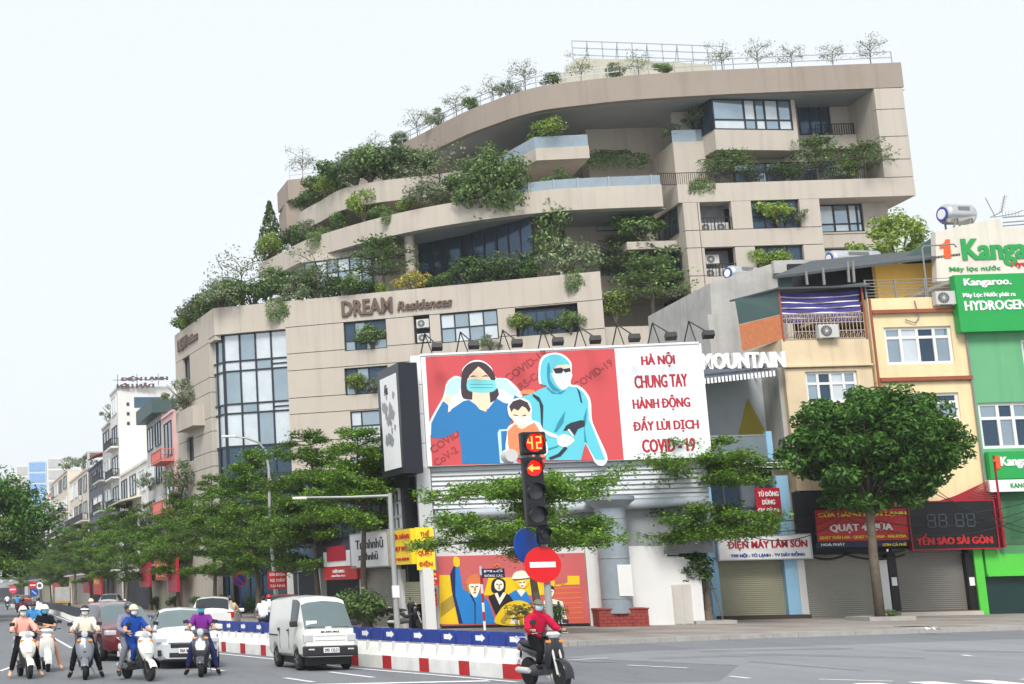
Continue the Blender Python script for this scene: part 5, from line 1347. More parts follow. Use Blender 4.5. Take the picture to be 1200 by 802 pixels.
# mural
FM = Fr(FB.w(0, .2, 0), FB.a)
mu = thing('mural', 'painted mural of workers with raised fist on red and yellow ground', 'mural', FM.o, FM.a)
ma, mb_, mc, md = FM.rect(514.5, 650, 688, 732)
MB().box(ma, mb_, 0, .09, mc, md).obj('panel', flat('mural_rose', 196, 96, 96), mu)
MB().box(ma, mb_, -.01, .09, GZ, mc - .002).obj('base_strip', BLK, mu)
MYL = flat('mural_gold', 236, 196, 24); MOR = flat('mural_orange', 214, 120, 70); MBL = flat('mural_blue', 30, 126, 200); MNV = flat('mural_navy', 26, 32, 84); MCR = flat('mural_cream', 244, 236, 214); MKH = flat('mural_khaki', 176, 148, 52); MBK = flat('mural_black', 26, 24, 34); MRD = flat('mural_red', 204, 92, 78)
OM, KM = (490, 640), 5.714
QM = [(MYL, [(142, 195), (225, 195), (260, 330), (300, 523), (142, 523)], 0), (MKH, [(150, 385), (240, 322), (252, 402), (150, 480)], 0), (MYL, [(470, 215), (765, 205), (790, 330), (440, 330)], 0), (MYL, [(795, 225), (915, 232), (915, 285), (1000, 245), (1000, 200), (1080, 200), (1082, 258), (910, 262), (905, 320), (795, 330)], 0),
      (MRD, [(905, 270), (1085, 262), (1110, 520), (960, 520), (900, 340)], 0)] + [(MOR, [(910, 280 + k * 34), (1090 + k * 3, 272 + k * 34), (1090 + k * 3, 280 + k * 34), (912, 288 + k * 34)], 0) for k in range(7)] + [
      (MBL, [(215, 190), (240, 135), (275, 140), (300, 290), (345, 312), (420, 318), (470, 370), (522, 521), (280, 521), (240, 330)], 0), (MNV, [(213, 192), (238, 135), (250, 135), (248, 330), (300, 521), (272, 521), (225, 300)], 0), (MNV, [(340, 318), (352, 315), (385, 380), (384, 521), (378, 521), (376, 385)], 0),
      (MYL, [(236, 80), (255, 72), (276, 85), (276, 135), (240, 132)], 1), (MKH, [(335, 250), (345, 300), (352, 330), (340, 315), (322, 262)], 0), (MCR, [(342, 252), (412, 250), (408, 300), (384, 345), (352, 315)], 1), (MOR, [(318, 244), (345, 202), (395, 190), (428, 240), (422, 252), (325, 254)], 1),
      (MBK, [(488, 275), (500, 230), (540, 213), (582, 236), (582, 292), (560, 322), (500, 312)], 1), (MBK, [(468, 340), (520, 314), (590, 318), (652, 350), (600, 405), (520, 462)], 0), (MCR, [(510, 318), (545, 395), (590, 320), (570, 310), (545, 350), (530, 312)], 0), (MCR, [(511, 252), (530, 226), (566, 240), (570, 280), (542, 302), (516, 286)], 1),
      (MBL, [(608, 322), (650, 296), (722, 300), (765, 385), (640, 372)], 0), (MCR, [(660, 300), (690, 340), (720, 302), (690, 285)], 0), (MYL, [(645, 226), (742, 216), (736, 260), (700, 284), (662, 270)], 1), (MCR, [(672, 240), (720, 236), (712, 272), (690, 276)], 1), (MNV, [(632, 226), (690, 205), (742, 212), (744, 220), (645, 232)], 0), (MCR, [(630, 205), (650, 176), (700, 165), (742, 190), (742, 212), (638, 222)], 1),
      (MYL, [(520, 521), (545, 432), (600, 382), (680, 365), (752, 402), (748, 521)], 1), (MKH, [(560, 521), (580, 460), (640, 420), (700, 420), (740, 450), (742, 521)], 1), (MYL, [(590, 521), (610, 478), (660, 450), (712, 460), (740, 490), (740, 521)], 1), (MCR, [(612, 521), (640, 462), (672, 500), (675, 521)], 0),
      (MBK, [(845, 292), (858, 265), (900, 268), (910, 292), (905, 300), (850, 300)], 1), (MCR, [(850, 294), (906, 294), (900, 335), (876, 352), (856, 335)], 1), (MCR, [(838, 368), (900, 355), (966, 372), (1002, 521), (858, 521)], 0), (MNV, [(930, 370), (945, 370), (960, 521), (946, 521)], 0), (MOR, [(505, 130), (520, 118), (545, 122), (552, 145), (540, 132), (522, 128), (512, 140)], 1), (MOR, [(520, 145), (545, 128), (549, 134), (526, 150)], 0)] + [(MBK, [(x - w, y - 2), (x + w, y - 3), (x + w, y + 2), (x - w, y + 3)], 0) for x, y, w in ((362, 272, 9), (392, 270, 9), (378, 312, 10), (528, 256, 7), (553, 256, 7), (541, 284, 7), (682, 244, 8), (708, 242, 8), (696, 266, 7), (866, 306, 7), (891, 305, 7), (879, 332, 7))] + [(MOR, [(374, 275), (384, 275), (386, 296), (372, 297)], 0), (MOR, [(537, 258), (544, 258), (546, 272), (536, 273)], 0), (MOR, [(875, 309), (882, 309), (884, 322), (873, 323)], 0), (MOR, [(865, 365), (885, 385), (900, 362), (893, 420), (880, 425)], 0)]
art(FM, mu, QM, OM, KM, 0, 'mural_print', .0012)
# steel column on a brick plinth
s_, z_ = FB.sz(722, 700, -.6); cp = FB.w(s_, -.75, 0)
co = thing('steel_column', 'thick grey steel column carrying the billboard, standing on brick plinth', 'column', (cp.x, cp.y, 0), FB.a)
MB().lathe([(.58, GZ + .5), (.58, lz0 - .2), (.95, lz0 + .1), (.95, lz0 + .25)], 28).obj('shaft', M('column_grey', S(140, 150, 158), .45, metal=.1, var=.1, stain=.2), co, smooth=True)
for k in range(3): MB().lathe([(.6, 1.2 + k * 1.55), (.6, 1.26 + k * 1.55)], 28).obj('flange', STEEL, co, smooth=True)
MB().box(-.02, .5, -.62, -.57, 1.3, 2.5).obj('poster', flat('paper_white', 220, 220, 218), co)
pa, pb, pc, pd = FB.rect(702, 718, 761, 736, -1.2)
pl_ = thing('brick_plinth', 'low red brick box at the foot of the grey steel column', 'plinth', FB.w((pa + pb) / 2, -1.2, GZ), FB.a)
BRK = M('red_brick', S(142, 62, 56), .85, var=.18, vs=5, bump=.2); W_ = pb - pa
for r_ in range(5):
    nb_ = 6; off = .5 if r_ % 2 else 0
    for k in range(nb_ + (1 if off else 0)):
        a = -W_ / 2 + max(0, (k - off)) * W_ / nb_; b = -W_ / 2 + min(nb_, (k + 1 - off)) * W_ / nb_
        unit_box('brick', BRK, pl_, a + .008, b - .008, random.uniform(-.008, .008), .3, r_ * .13 + .006, (r_ + 1) * .13 - .006)
unit_box('core', BRK, pl_, -W_ / 2 + .02, W_ / 2 - .02, .03, 1.6, 0, .645)
unit_box('coping', BRK, pl_, -W_ / 2 - .03, W_ / 2 + .03, -.04, 1.62, .65, .70)

# ---------------- corner shops along the street
c_ = FB.w(x0 - .75, .9, 0)
FQ = Fr((c_.x - .2, c_.y + .3), math.atan2(-1, .11))
ct = thing('corner_shop', 'narrow black corner shop with lit white advert panel and grid windows', 'shop', FQ.o, FQ.a)
def q_rect(u0, v0, u1, v1, y=0): return FQ.rect(u0, v0, u1, v1, y)
BP = M('black_panel', S(30, 33, 42), .35, var=.05)
yo = -.55
sa = FQ.sz(445, 500, yo)[0]; sb = FQ.sz(470.5, 500, yo)[0]
za, zb = FQ.sz(468, 556, yo)[1], FQ.sz(468, 424, yo)[1]
MB().box(sa, sb, yo, yo + .8, za, zb).obj('sign_box', BP, ct)
q = q_rect(448.5, 440, 467.5, 551, yo); MB().box(q[0], q[1], yo - .03, yo - .002, q[2], q[3]).obj('advert_panel', WHT, ct)
AG = flat('advert_grey', 150, 152, 156)
text_obj('Alis', (q[0] + .5, q[1] - 1.1, q[3] - .75, q[3] - .3), yo - .031, BLK, ct, depth=.01)
mm = MB()
for i in range(26): 
    a_ = random.uniform(0, 6.28); cx_, cz_ = (q[0] + q[1]) / 2 + random.uniform(-.7, .7), q[2] + 1.0 + random.uniform(0, 2.0); w_ = random.uniform(.06, .28)
    mm.add([(cx_ - w_, yo - .032 - i * .0008, cz_), (cx_, yo - .032 - i * .0008, cz_ - w_ * .8), (cx_ + w_, yo - .032 - i * .0008, cz_ + .1), (cx_ - .1, yo - .032 - i * .0008, cz_ + w_ * 1.4)], [(0, 1, 2, 3)])
mm.obj('advert_print', AG, ct, fix=False)
MB().box(-4.2, 0, 0, .75, GZ + 3.0, za - .01).obj('upper_wall', BP, ct)
w = q_rect(456, 572, 481, 622, -.02); window(ct, (max(w[0], -4.0), min(w[1], -.2), w[2], w[3]), -.03, (.33, .66), (.33, .66), M('pale_frame', S(170, 176, 182), .5, var=0), [GLASS_L, GLASS, GLASS_D], .10)
# slim black return facing the crossing
MB().box(.02, .12, .0, .7, GZ, za - .02).obj('black_return', BP, ct)
sh0 = FQ.sz(474, 700)[0]; sh1 = FQ.sz(497, 700)[0]
q = q_rect(475, 682, 497, 708); MB().box(max(q[0], -3.8), q[1], -.02, .05, q[2], q[3]).obj('shutter', SHUT2, ct)
for u0, u1 in ((471, 474.5), (497.2, 501.5)): z_ = FQ.rect(u0, 680, u1, 735); MB().box(z_[0], z_[1], -.12, .3, GZ, GZ + 2.4).obj('pillar', WHITEW, ct)
MB().box(-4.1, 0, .1, .7, GZ, GZ + 2.99).obj('ground_wall', DARK, ct)

def street_shop(label, u0, u1, sh_m, vtop=664, up_h=7.0, wall=None, name='shop_house'):
    a, b = FQ.sz(u0, 700)[0], FQ.sz(u1, 700)[0]
    t = thing(name, label, 'shop', FQ.w(b, 0, 0), FQ.a); L = b - a
    MB().box(-L, 0, .05, 8, GZ + 3.0, GZ + up_h).obj('upper_wall', wall or CONC, t)
    MB().box(-L + .02, -.02, .3, 8, GZ, GZ + 2.99).obj('ground_floor', DARK, t)
    if sh_m: MB().box(-L + .35, -.3, .1, .16, GZ, GZ + 2.8).obj('shutter', sh_m, t)
    for x in (-L + .02, -.26): MB().box(x, x + .24, 0, .3, GZ, GZ + 2.99).obj('pillar', WHITEW, t)
    window(t, (-L + .6, -.6, GZ + 4.0, GZ + up_h - .9), .03, (.33, .66), (.6,), FRAME, [GLASS_D, GLASS], .09)
    return t
street_shop('shop with wide grey shutter under the white script sign', 425, 470, SHUT, up_h=8.2)
street_shop('dark open shop under the two-part red and white sign', 375, 424, None, up_h=6.2, wall=M('dark_render', S(70, 74, 84), .8))
street_shop('dim shop behind the bushes left of the red and white sign', 337, 374, None, up_h=7.4, wall=M('blue_grey_render', S(92, 112, 130), .8))
sign(FQ, (411, 624.5, 455, 664), -.5, .3, WHT, [('Tranhnhũ', (417, 631, 449, 643), flat('letter_grey', 60, 66, 80)), ('xanhnhũ', (420, 647, 443, 656.5), flat('letter_grey', 60, 66, 80))], 'white shop sign with grey script letters', frame=STEEL, bold=.0)
sign(FQ, (456, 621, 482, 662), -.42, .2, YEL, [('CỬA HÀNG', (459, 625, 480, 632), RED), ('QUẠT ĐIỆN', (458, 639, 481, 647), RED), ('ĐIỆN GIA DỤNG', (459, 653, 480, 658), RED)], 'square yellow shop sign with red letters beside the white script sign', bold=.03)
sign(FB, (487.5, 618, 509, 668), -1.0, .12, YEL, [('THẾ', (492, 621, 503, 628.5), RED), ('GIỚI', (491, 633, 504, 641), RED), ('QUẠT', (490, 645, 507, 652.5), RED), ('ĐIỆN', (491, 657, 507, 665), RED)], 'tall yellow sign with red letters in four rows on the corner', bold=.03)
sign(FB, (497.5, 669, 514, 686), -.9, .1, RED, [('Sửa chữa', (499, 671, 511, 674.5), YEL), ('Điện lạnh', (499, 676.5, 512, 680), WHT), ('Điều hoà', (499, 681, 510, 684.5), YEL)], 'small red sign just below the tall yellow corner sign', bold=.02)
sign(FB, (503, 690, 512, 710), -.5, .06, RED, [('SỬA', (504.5, 692, 511, 696), YEL), ('XE', (505, 699, 511, 703), YEL), ('MÁY', (505, 705, 511, 709), YEL)], 'narrow red banner with yellow letters beside the mural', bold=.02)
sign(FQ, (379, 646, 411, 664), -.4, .25, WHT, [], 'white upper half of the two-part shop sign', extra=lambda t, cx, c: MB().box(-1.6, 1.6, -.03, -.004, .25, .95).obj('red_block', CRIM, t))
sign(FQ, (379, 664.5, 418, 679.5), -.5, .25, RED, [('THỜI TRANG', (390, 667, 404, 671.5), WHT), ('QUẦN ÁO', (389, 673, 405, 676.5), WHT)], 'red lower half of the two-part shop sign', bold=.02)
# ---------------------------------------------------------------- houses along the street on the left
_e = FL.w(e0, 0, 0)
FH = Fr((_e.x - .2, _e.y + .3), math.atan2(-1, .11))
def sY(Y): return (Y - FH.o.y) / FH.ex.y          # x of the frame at a given world distance
PINK = M('pink_render', S(226, 188, 186), .85, var=.05, stain=.15); PINKD = M('pink_trim', S(206, 122, 112), .8); OFFW = M('off_white_render', S(224, 222, 216), .85, var=.06, stain=.22); GREYR = M('grey_render', S(186, 186, 184), .85, var=.08, stain=.3)
BEIR = M('beige_house_render', S(214, 206, 192), .85, var=.07, stain=.3); BLUR = M('blue_grey_house', S(150, 164, 184), .85, var=.08, stain=.2); DKR = M('slate_render', S(92, 98, 110), .85, var=.1); IRON = M('dark_iron', S(60, 62, 66), .6)
def row_house(label, Y0, Y1, h, wall, floors=4, depth=12, balcony=None, win=True, setback=0.0, cols=2, cat='house', top=True, endwin=0, ac=0):
    """house between the distances Y0 and Y1: street front on y = 0, blank end wall towards the camera"""
    a = sY(Y0); L = abs(sY(Y1) - a)
    t = thing('town_house', label, cat, FH.w(a, setback, 0), FH.a, 'houses along the street')
    MB().box(-L + .02, 0, 0, depth, GZ, h).obj('wall', wall, t)
    fh = (h - 3.6) / max(1, floors)
    unit_box('shop_front', random.choice([SHUT, SHUT2, SHUTD, DARK]), t, -L + .4, -.4, -.03, -.01, GZ, GZ + 2.8)
    for k in range(floors):
        z = 3.8 + k * fh
        if win:
            for c in range(cols):
                x0 = -L + L * (c + .18) / cols; x1 = -L + L * (c + .82) / cols
                window(t, (x0, x1, z + .5, z + fh - .7), -.02, (.5,), (), random.choice([UPVC, FRAME, IRON]), random.choice([GLASS, GLASS_D, GLASS_L]), .09)
        if balcony and k < balcony[0]:
            sl = MB().box(-L + .3, -.2, -balcony[1], -.004, z - .02, z + .16).obj('balcony', balcony[2], t)
            railing(t, [(-.22, -.03, z + .16), (-.22, -balcony[1] + .03, z + .16), (-L + .32, -balcony[1] + .03, z + .16), (-L + .32, -.03, z + .16)], .8, balcony[3], .28, .03)
    for k in range(endwin):
        z = 6 + k * fh * 1.3; x = 2.0 + 2.2 * (k % 2)
        w_ = window(t, (0, 1.1, z, z + 1.3), 0, (.5,), (), IRON, GLASS_D, .09); w_.location = (.02, x, 0); w_.rotation_euler = (0, 0, R(90))
    if top: MB().box(-L, .03, -.12, depth, h + .002, h + .22).obj('cornice', wall, t)
    return t
t1 = row_house('pink house with red-edged balconies next to the beige building', 113.6, 119, 15.8, PINK, 3, 10, (3, 1.1, PINKD, PINKD), cols=1)
t2 = row_house('grey house with green sheet roof and arched window behind the pink balconies', 119.2, 128, 16.4, GREYR, 4, 11, (2, .9, GREYR, IRON), cols=2, top=False)
MB().box(-sY(119.2) + sY(128) - .1, .3, -.9, 4.5, 16.42, 17.6).obj('roof_shed', M('green_roof', S(70, 92, 92), .6), t2)
t2b = row_house('low cream house with pale canopy before the white tower', 128.2, 146.5, 13.2, OFFW, 3, 9, None, cols=3, endwin=1)
MB().obox((-9, -.9, 10.2), (10, 2.0, .12), Matrix.Rotation(R(12), 3, 'X')).obj('canopy', M('cream_sheet', S(228, 218, 190), .6), t2b)
t3 = row_house('tall white tower house carrying steel letters on its roof', 147, 153, 22.4, WHITEW, 6, 9, (5, .8, OFFW, IRON), cols=1)
unit_box('terrace_gap', M('slate_blue_gap', S(70, 96, 116), .6), t3, -.2, .03, 1.7, 5.2, 20.4, 21.5)
for k in range(3): unit_box('vent_hole', IRON, t3, -.1, .025, .9, 1.2, 18.6 + k * 1.0, 18.95 + k * 1.0)
rl_ = MB(); 
FE = Fr(FH.w(sY(146.6), 0, 0), 0.0)
tl = thing('roof_letters', 'steel letters in two rows on the white tower roof', 'sign', (FE.o.x, FE.o.y, 22.65), 0)
for s_, q, mir in (('ĐIỆN LẠNH', (141, 440.5, 197, 447.5), False), ('DÂN LIÊN', (136.5, 448.5, 181, 454.5), True)):
    a, b, c, d = FE.rect(*q); text_obj(s_, (a, b, c - 22.65, d - 22.65), 0 if not mir else .25, M('letter_steel', S(96, 78, 78), .5), tl, depth=.06, bold=.07, mirror=mir)
MB().bar((0, .2, .0), (0, .2, 1.2), .06).bar((2, .2, 0), (2, .2, 1.2), .06).bar((4.2, .2, 0), (4.2, .2, 1.2), .06).bar((-.5, .2, .62), (5, .2, .62), .05).obj('frame', IRON, tl)
t4 = row_house('grey house with stacked rounded balconies left of the white tower', 153.5, 161, 19.6, GREYR, 5, 9, (4, 1.3, GREYR, IRON), cols=1)
t5 = row_house('slate-sided house under a red awning roof', 161.5, 176, 16.2, DKR, 4, 9, (2, .8, BLUR, IRON), cols=3)
MB().obox((-3.4, .6, 17.4), (6, 3.2, .12), Matrix.Rotation(R(18), 3, 'X')).obj('awning', M('red_roof', S(166, 72, 78), .6), t5)
MB().box(-.03, .02, .2, 1.6, 4, 15).obj('pale_stripe', BLUR, t5)
t6 = row_house('pale concrete house with roof frame and pink canopy', 177, 200, 16.6, BEIR, 4, 12, (3, .8, BEIR, IRON), cols=4, endwin=3)
MB().box(-6, .2, .0, 4.4, 18.6, 18.8).box(-.2, .2, 0, .3, 16.7, 18.6).box(-.2, .2, 4.1, 4.4, 16.7, 18.6).box(-6, -5.7, 0, .3, 16.7, 18.6).obj('roof_frame', GREYR, t6)
MB().box(-1, .3, 2.6, 5.4, 12.4, 12.7).obj('canopy', PINKD, t6)
t7 = row_house('narrow beige house with ornate parapet farther along the street', 203, 232, 18.6, BEIR, 5, 12, (4, .7, BEIR, IRON), cols=4, endwin=3)
t8 = row_house('pale far house with pink roof edge along the street', 236, 290, 16.8, OFFW, 4, 14, (3, .7, GREYR, IRON), cols=6, endwin=2)
MB().box(-8, .2, .5, 5, 17.1, 17.9).obj('roof_edge', PINKD, t8)
t9 = row_house('farthest low house of the row by the street bend', 300, 420, 15, GREYR, 3, 20, None, cols=8)
# far towers
def tower(label, u0, u1, vt, Y, wall, glass, side=None):
    A, B = atY(u0, vt, Y), atY(u1, vt, Y)
    t = thing('far_tower', label, 'building', (A.x, Y, 0), 0, 'towers in the distance'); W = B.x - A.x; H = A.z
    MB().box(0, W, 0, W, 0, H).obj('wall', wall, t)
    n = 12
    for k in range(n):
        z0, z1 = H * k / n, H * (k + 1) / n
        unit_box('window_band', glass, t, W * .06, W * .94, -.25, -.05, z0 + H / n * .12, z1 - H / n * .1)
    return t
tower('far blue glass office tower above the street trees', 33, 54, 541, 620, M('tower_blue_frame', S(190, 206, 224), .6), M('tower_blue_glass', S(132, 172, 216), .3, metal=.2, var=.1))
tower('far white tower right of the blue glass tower', 55, 80, 537, 700, OFFW, GREYR)
tower('far white slab left of the blue glass tower', 19, 33, 546, 660, OFFW, GREYR)
# shop signs on the ground floors, red banners
def hsign(px, y, bgm, texts, label, th=.2): return sign(FH, px, y, th, bgm, texts, label, bold=.02)
hsign((182, 657, 197, 680), -1.2, RED, [('BÁNH', (184, 660, 195, 664.5), YEL), ('CUỐN', (184, 666, 195, 670.5), YEL), ('PHỞ', (184, 672, 195, 676.5), YEL)], 'red sign with yellow letters hanging under the street trees by the pink house')
hsign((196.5, 655, 207, 694), -1.0, CRIM, [], 'long plain crimson banner beside the beige building')
hsign((163, 660, 175, 688), -1.3, CRIM, [], 'dark red shop hanging left of the yellow lettered sign')
hsign((109.5, 675, 118, 697), -1.6, RED, [('PHO', (111, 680, 116.5, 685), YEL)], 'upright red banner above the parked silver car')
hsign((97, 677, 104, 695), -1.2, CRIM, [], 'small crimson banner left of the upright red banner')
hsign((62, 683, 71, 696), -1.0, CRIM, [], 'tiny far red banner above the truck')
hsign((214, 660, 234, 672), -1.5, M('dark_green_sign', S(40, 66, 70), .5), [], 'dark green fascia at the foot of the glazed corner') if False else None
# ---------------------------------------------------------------- barrier, signals, lamps, road signs
bar_pts = [(8.75, 30.1), (7.75, 33.0), (6.55, 36.6), (5.25, 42.0), (3.85, 47.2), (2.9, 53), (2.0, 60), (0.55, 75.0), (-1.2, 95), (-3.9, 133), (-14.2, 228), (-34, 420)]
bar_path = smooth_path([Vector((x, y, 0)) for x, y in bar_pts], 10)
def resample(path, step):
    out = [path[0].copy()]; acc = 0
    for a, b in zip(path[:-1], path[1:]):
        L = (b - a).length; d = step - acc
        while d <= L: out.append(a.lerp(b, d / L)); d += step
        acc = (acc + L) % step
    return out
KW = M('kerb_white', S(226, 226, 222), .8, var=.10, vs=2.5, stain=.25); KR = M('kerb_red', S(176, 40, 44), .75, var=.12, vs=3); SLAB = M('slab_white', S(232, 232, 228), .8, var=.06, vs=2, stain=.15); BPAN = M('panel_blue', S(34, 58, 140), .5, var=.10, vs=2)
bx_ = thing('road_barrier', 'median barrier of red and white kerb, pale slabs and blue arrow panels', 'barrier', (0, 0, 0))
def seg_obj(name, mesh, p, q, parent):
    o = link(name, mesh, parent); d = q - p
    o.location = (p + q) / 2; o.rotation_euler = (0, 0, math.atan2(d.y, d.x)); o.scale.x = d.length; return o
near = [p for p in bar_path if p.y < 64]
pts = resample(near, .40)
# local axes: x along (away from the camera), +y = left of travel = road side with the waiting traffic
kw = MB().xz([(-.497, 0), (.497, 0), (.497, .30), (-.497, .30)], -.12, .14).mesh('kerb_block', KW); kr = MB().xz([(-.497, 0), (.497, 0), (.497, .302), (-.497, .302)], -.12, .142).mesh('kerb_block', KR)
i = 0; k = 0
while i < len(pts) - 4:
    seg_obj('kerb_block', kr, pts[i], pts[i + 1], bx_); seg_obj('kerb_block', kw, pts[i + 1], pts[i + 4], bx_); i += 4
sm_ = MB(); sm_.add([(-.47, .12, .30), (.47, .12, .30), (.47, .06, .30), (-.47, .06, .30), (-.47, -.02, .60), (.47, -.02, .60), (.47, -.08, .60), (-.47, -.08, .60)], [(3, 2, 1, 0), (4, 5, 6, 7), (0, 1, 5, 4), (1, 2, 6, 5), (2, 3, 7, 6), (3, 0, 4, 7)])
sm = sm_.mesh('sloped_slab', SLAB)
for a, b in zip(pts[:-1], pts[1:]): seg_obj('sloped_slab', sm, a, b, bx_)
pp = resample(near, .62); bm_ = MB().xz([(-.42, .63), (.42, .63), (.455, .67), (.455, .88), (.40, .93), (-.40, .93), (-.455, .88), (-.455, .67)], -.20, -.14).mesh('blue_panel', BPAN)
arw = MB().xz([(.25, .73), (-.10, .73), (-.10, .70), (-.32, .785), (-.10, .87), (-.10, .84), (.25, .84)], -.136, -.130).mesh('arrow', WHT)
for j, (a, b) in enumerate(zip(pp[:-1], pp[1:])):
    o = seg_obj('blue_panel', bm_, a, b, bx_)
    if j % 2 == 0: link('arrow', arw, o)
foot = MB().box(-.03, .03, -.19, -.15, .3, .64).mesh('post', GREYM)
for a in pp: o = link('post', foot, bx_); o.location = a
for a, b in zip(resample(near, 1.5)[:-1], resample(near, 1.5)[1:]): seg_obj('base', MB().box(-.5, .5, -.34, -.121, 0, .295).mesh('base', KW), a, b, bx_)
# dark continuation down the street
dk = thing('median_fence', 'long dark median fence running down the street on white feet', 'fence', (0, 0, 0))
far = resample([p for p in bar_path if p.y > 63], 2.2); DK = M('fence_dark', S(44, 50, 62), .6, var=.1)
dpan = MB().box(-.49, .49, -.03, .03, .32, .92).mesh('fence_panel', DK); ft = MB().box(-.10, .10, -.12, .12, 0, .33).mesh('foot', KW)
for j, (a, b) in enumerate(zip(far[:-1], far[1:])):
    if j > 140: break
    seg_obj('fence_panel', dpan, a, b, dk)
    if j < 60:
        for f_ in (.15, .5, .85): o = link('foot', ft, dk); o.location = a.lerp(b, f_)

# --- traffic signal
tlp = atY(650, 800, 29.6)
tg = thing('traffic_light', 'black traffic signal with red countdown and left arrow lit on grey pole', 'traffic light', (tlp.x, tlp.y, 0), 0)
FT = Fr((tlp.x, tlp.y), R(-6))
POLE = M('pole_grey', S(150, 152, 152), .5, var=.08); SBLK = M('signal_black', S(24, 26, 30), .45, var=.06); LENS = M('dark_lens', S(58, 62, 66), .25, var=0)
LRED = M('lit_red', S(230, 60, 30), .4, var=0, emit=S(255, 110, 50), es=2.4); LGLOW = M('lit_lens', S(150, 14, 10), .4, var=0, emit=S(226, 22, 12), es=.75)
zt_ = FT.sz(610, 508, 0)[1]
MB().lathe([(.16, 0), (.16, .06), (.075, .1), (.07, 2.0), (.06, zt_ - .25)], 16).obj('pole', POLE, tg, smooth=True)
ZH = {}
def px_local(u, v, y=0): s_, z_ = FT.sz(u, v, y); return s_, z_
def hood(mb, x, y, z, r, L, n=14):
    a = [(x + r * math.cos(t), y, z + r * math.sin(t)) for t in np.linspace(-.5, math.pi + .5, n)]; b = [(p[0], y - L * (1 if p[2] > z else .35), p[2]) for p in a]; c = [(x + (p[0] - x) * .93, p[1], z + (p[2] - z) * .93) for p in b]; d = [(x + (p[0] - x) * .93, y, z + (p[2] - z) * .93) for p in a]
    for r0, r1 in ((a, b), (b, c), (c, d)): mb.rings([r0, r1], cap=False, closed=False)
def head(name, u, v0, v1, w, lamps, th=.22, off=-.10):
    zc0, zc1 = px_local(u, v1)[1], px_local(u, v0)[1]; x = px_local(u, (v0 + v1) / 2)[0]
    hd = MB().box(x - w / 2, x + w / 2, off - th, off, zc0, zc1).obj(name, SBLK, tg, bevel=.03)
    n = len(lamps); H = (zc1 - zc0) / n; r = min(w, H) * .40
    for k, lit in enumerate(lamps):
        z = zc1 - H * (k + .5); y = off - th - .004
        MB().lathe([(r, -.01), (r, 0), (r * .6, .0)], 20, (x, y, z), 'y').obj('lens', LENS if not lit else LGLOW, hd, smooth=True)
        m = MB(); hood(m, x, y + .01, z, r * 1.1, .2); m.obj('hood', SBLK, hd, fix=False)
        if lit == 'arrow': MB().xz([(x - r * .8, z), (x - r * .15, z + r * .5), (x - r * .15, z + r * .18), (x + r * .75, z + r * .18), (x + r * .75, z - r * .18), (x - r * .15, z - r * .18), (x - r * .15, z - r * .5)], y - .02, y - .012).obj('lit_arrow', LRED, hd)
    return hd, x, zc0, zc1
hd, x, a, b = head('signal_head', 621.5, 537, 618, .40, ['arrow', None, None])
cd_, cx_, ca, cb = head('countdown_head', 620, 508, 534, .50, ['digits'])
mm = MB(); zz = (ca + cb) / 2
for dx, segs in ((-.09, 'bcfg'), (.09, 'abged')):        # 42
    w, h, t_ = .11, .26, .028
    S7 = {'a': (-w / 2, w / 2, h / 2 - t_, h / 2), 'g': (-w / 2, w / 2, -t_ / 2, t_ / 2), 'd': (-w / 2, w / 2, -h / 2, -h / 2 + t_), 'b': (w / 2 - t_, w / 2, 0, h / 2), 'c': (w / 2 - t_, w / 2, -h / 2, 0), 'f': (-w / 2, -w / 2 + t_, 0, h / 2), 'e': (-w / 2, -w / 2 + t_, -h / 2, 0)}
    mm = MB()
    for q in segs: p = S7[q]; mm.box(cx_ + dx + p[0], cx_ + dx + p[1], -.10 - .22 - .03, -.10 - .22 - .02, zz + p[2], zz + p[3])
    mm.obj('lit_digit', LRED, cd_)

head('side_head', 634, 614, 638, .24, [None], th=.2, off=-.04)
MB().lathe([(.13, -.2), (.16, .05), (.05, .12)], 14, (x - .42, -.1, ca - .02), 'y').obj('bracket_lamp', GREYM, tg, smooth=True)
MB().bar((x - .4, -.1, ca - .02), (x + .05, -.1, ca - .02), .06).bar((x, -.12, b + .0), (x, -.12, ca), .08).bar((0, 0, zt_ - .3), (x, -.15, zt_ - .3), .07).bar((0, 0, b - .2), (x, -.12, b - .2), .06).obj('bracket', STEEL, tg)
# signs on the pole (things of their own)
def round_sign(px, r, fr, y, face, label, draw=None, ry=0.0, pole=None):
    s_, z_ = fr.sz(*px, y); t = thing('road_sign', label, 'road sign', fr.w(s_, y, z_), fr.a + ry)
    MB().lathe([(r, 0), (r, .02)], 32, (0, 0, 0), 'y').obj('plate', face, t)
    if draw: draw(t, r)
    if pole: MB().lathe([(.035, -z_), (.035, r + .05)], 8, (0, .06, 0)).obj('pole', pole, t)
    return t
def no_entry(t, r): MB().box(-r * .70, r * .70, -.008, -.002, -r * .15, r * .15).obj('bar', WHT, t)
round_sign((636, 662), .365, FT, -.12, M('sign_face_red', S(208, 20, 28), .4, var=.03), 'red no-entry sign with white bar on the signal pole', no_entry)
round_sign((617, 640), .36, FT, .12, M('sign_face_blue', S(24, 72, 160), .4, var=.03), 'blue round sign behind the signal pole', None, R(38))

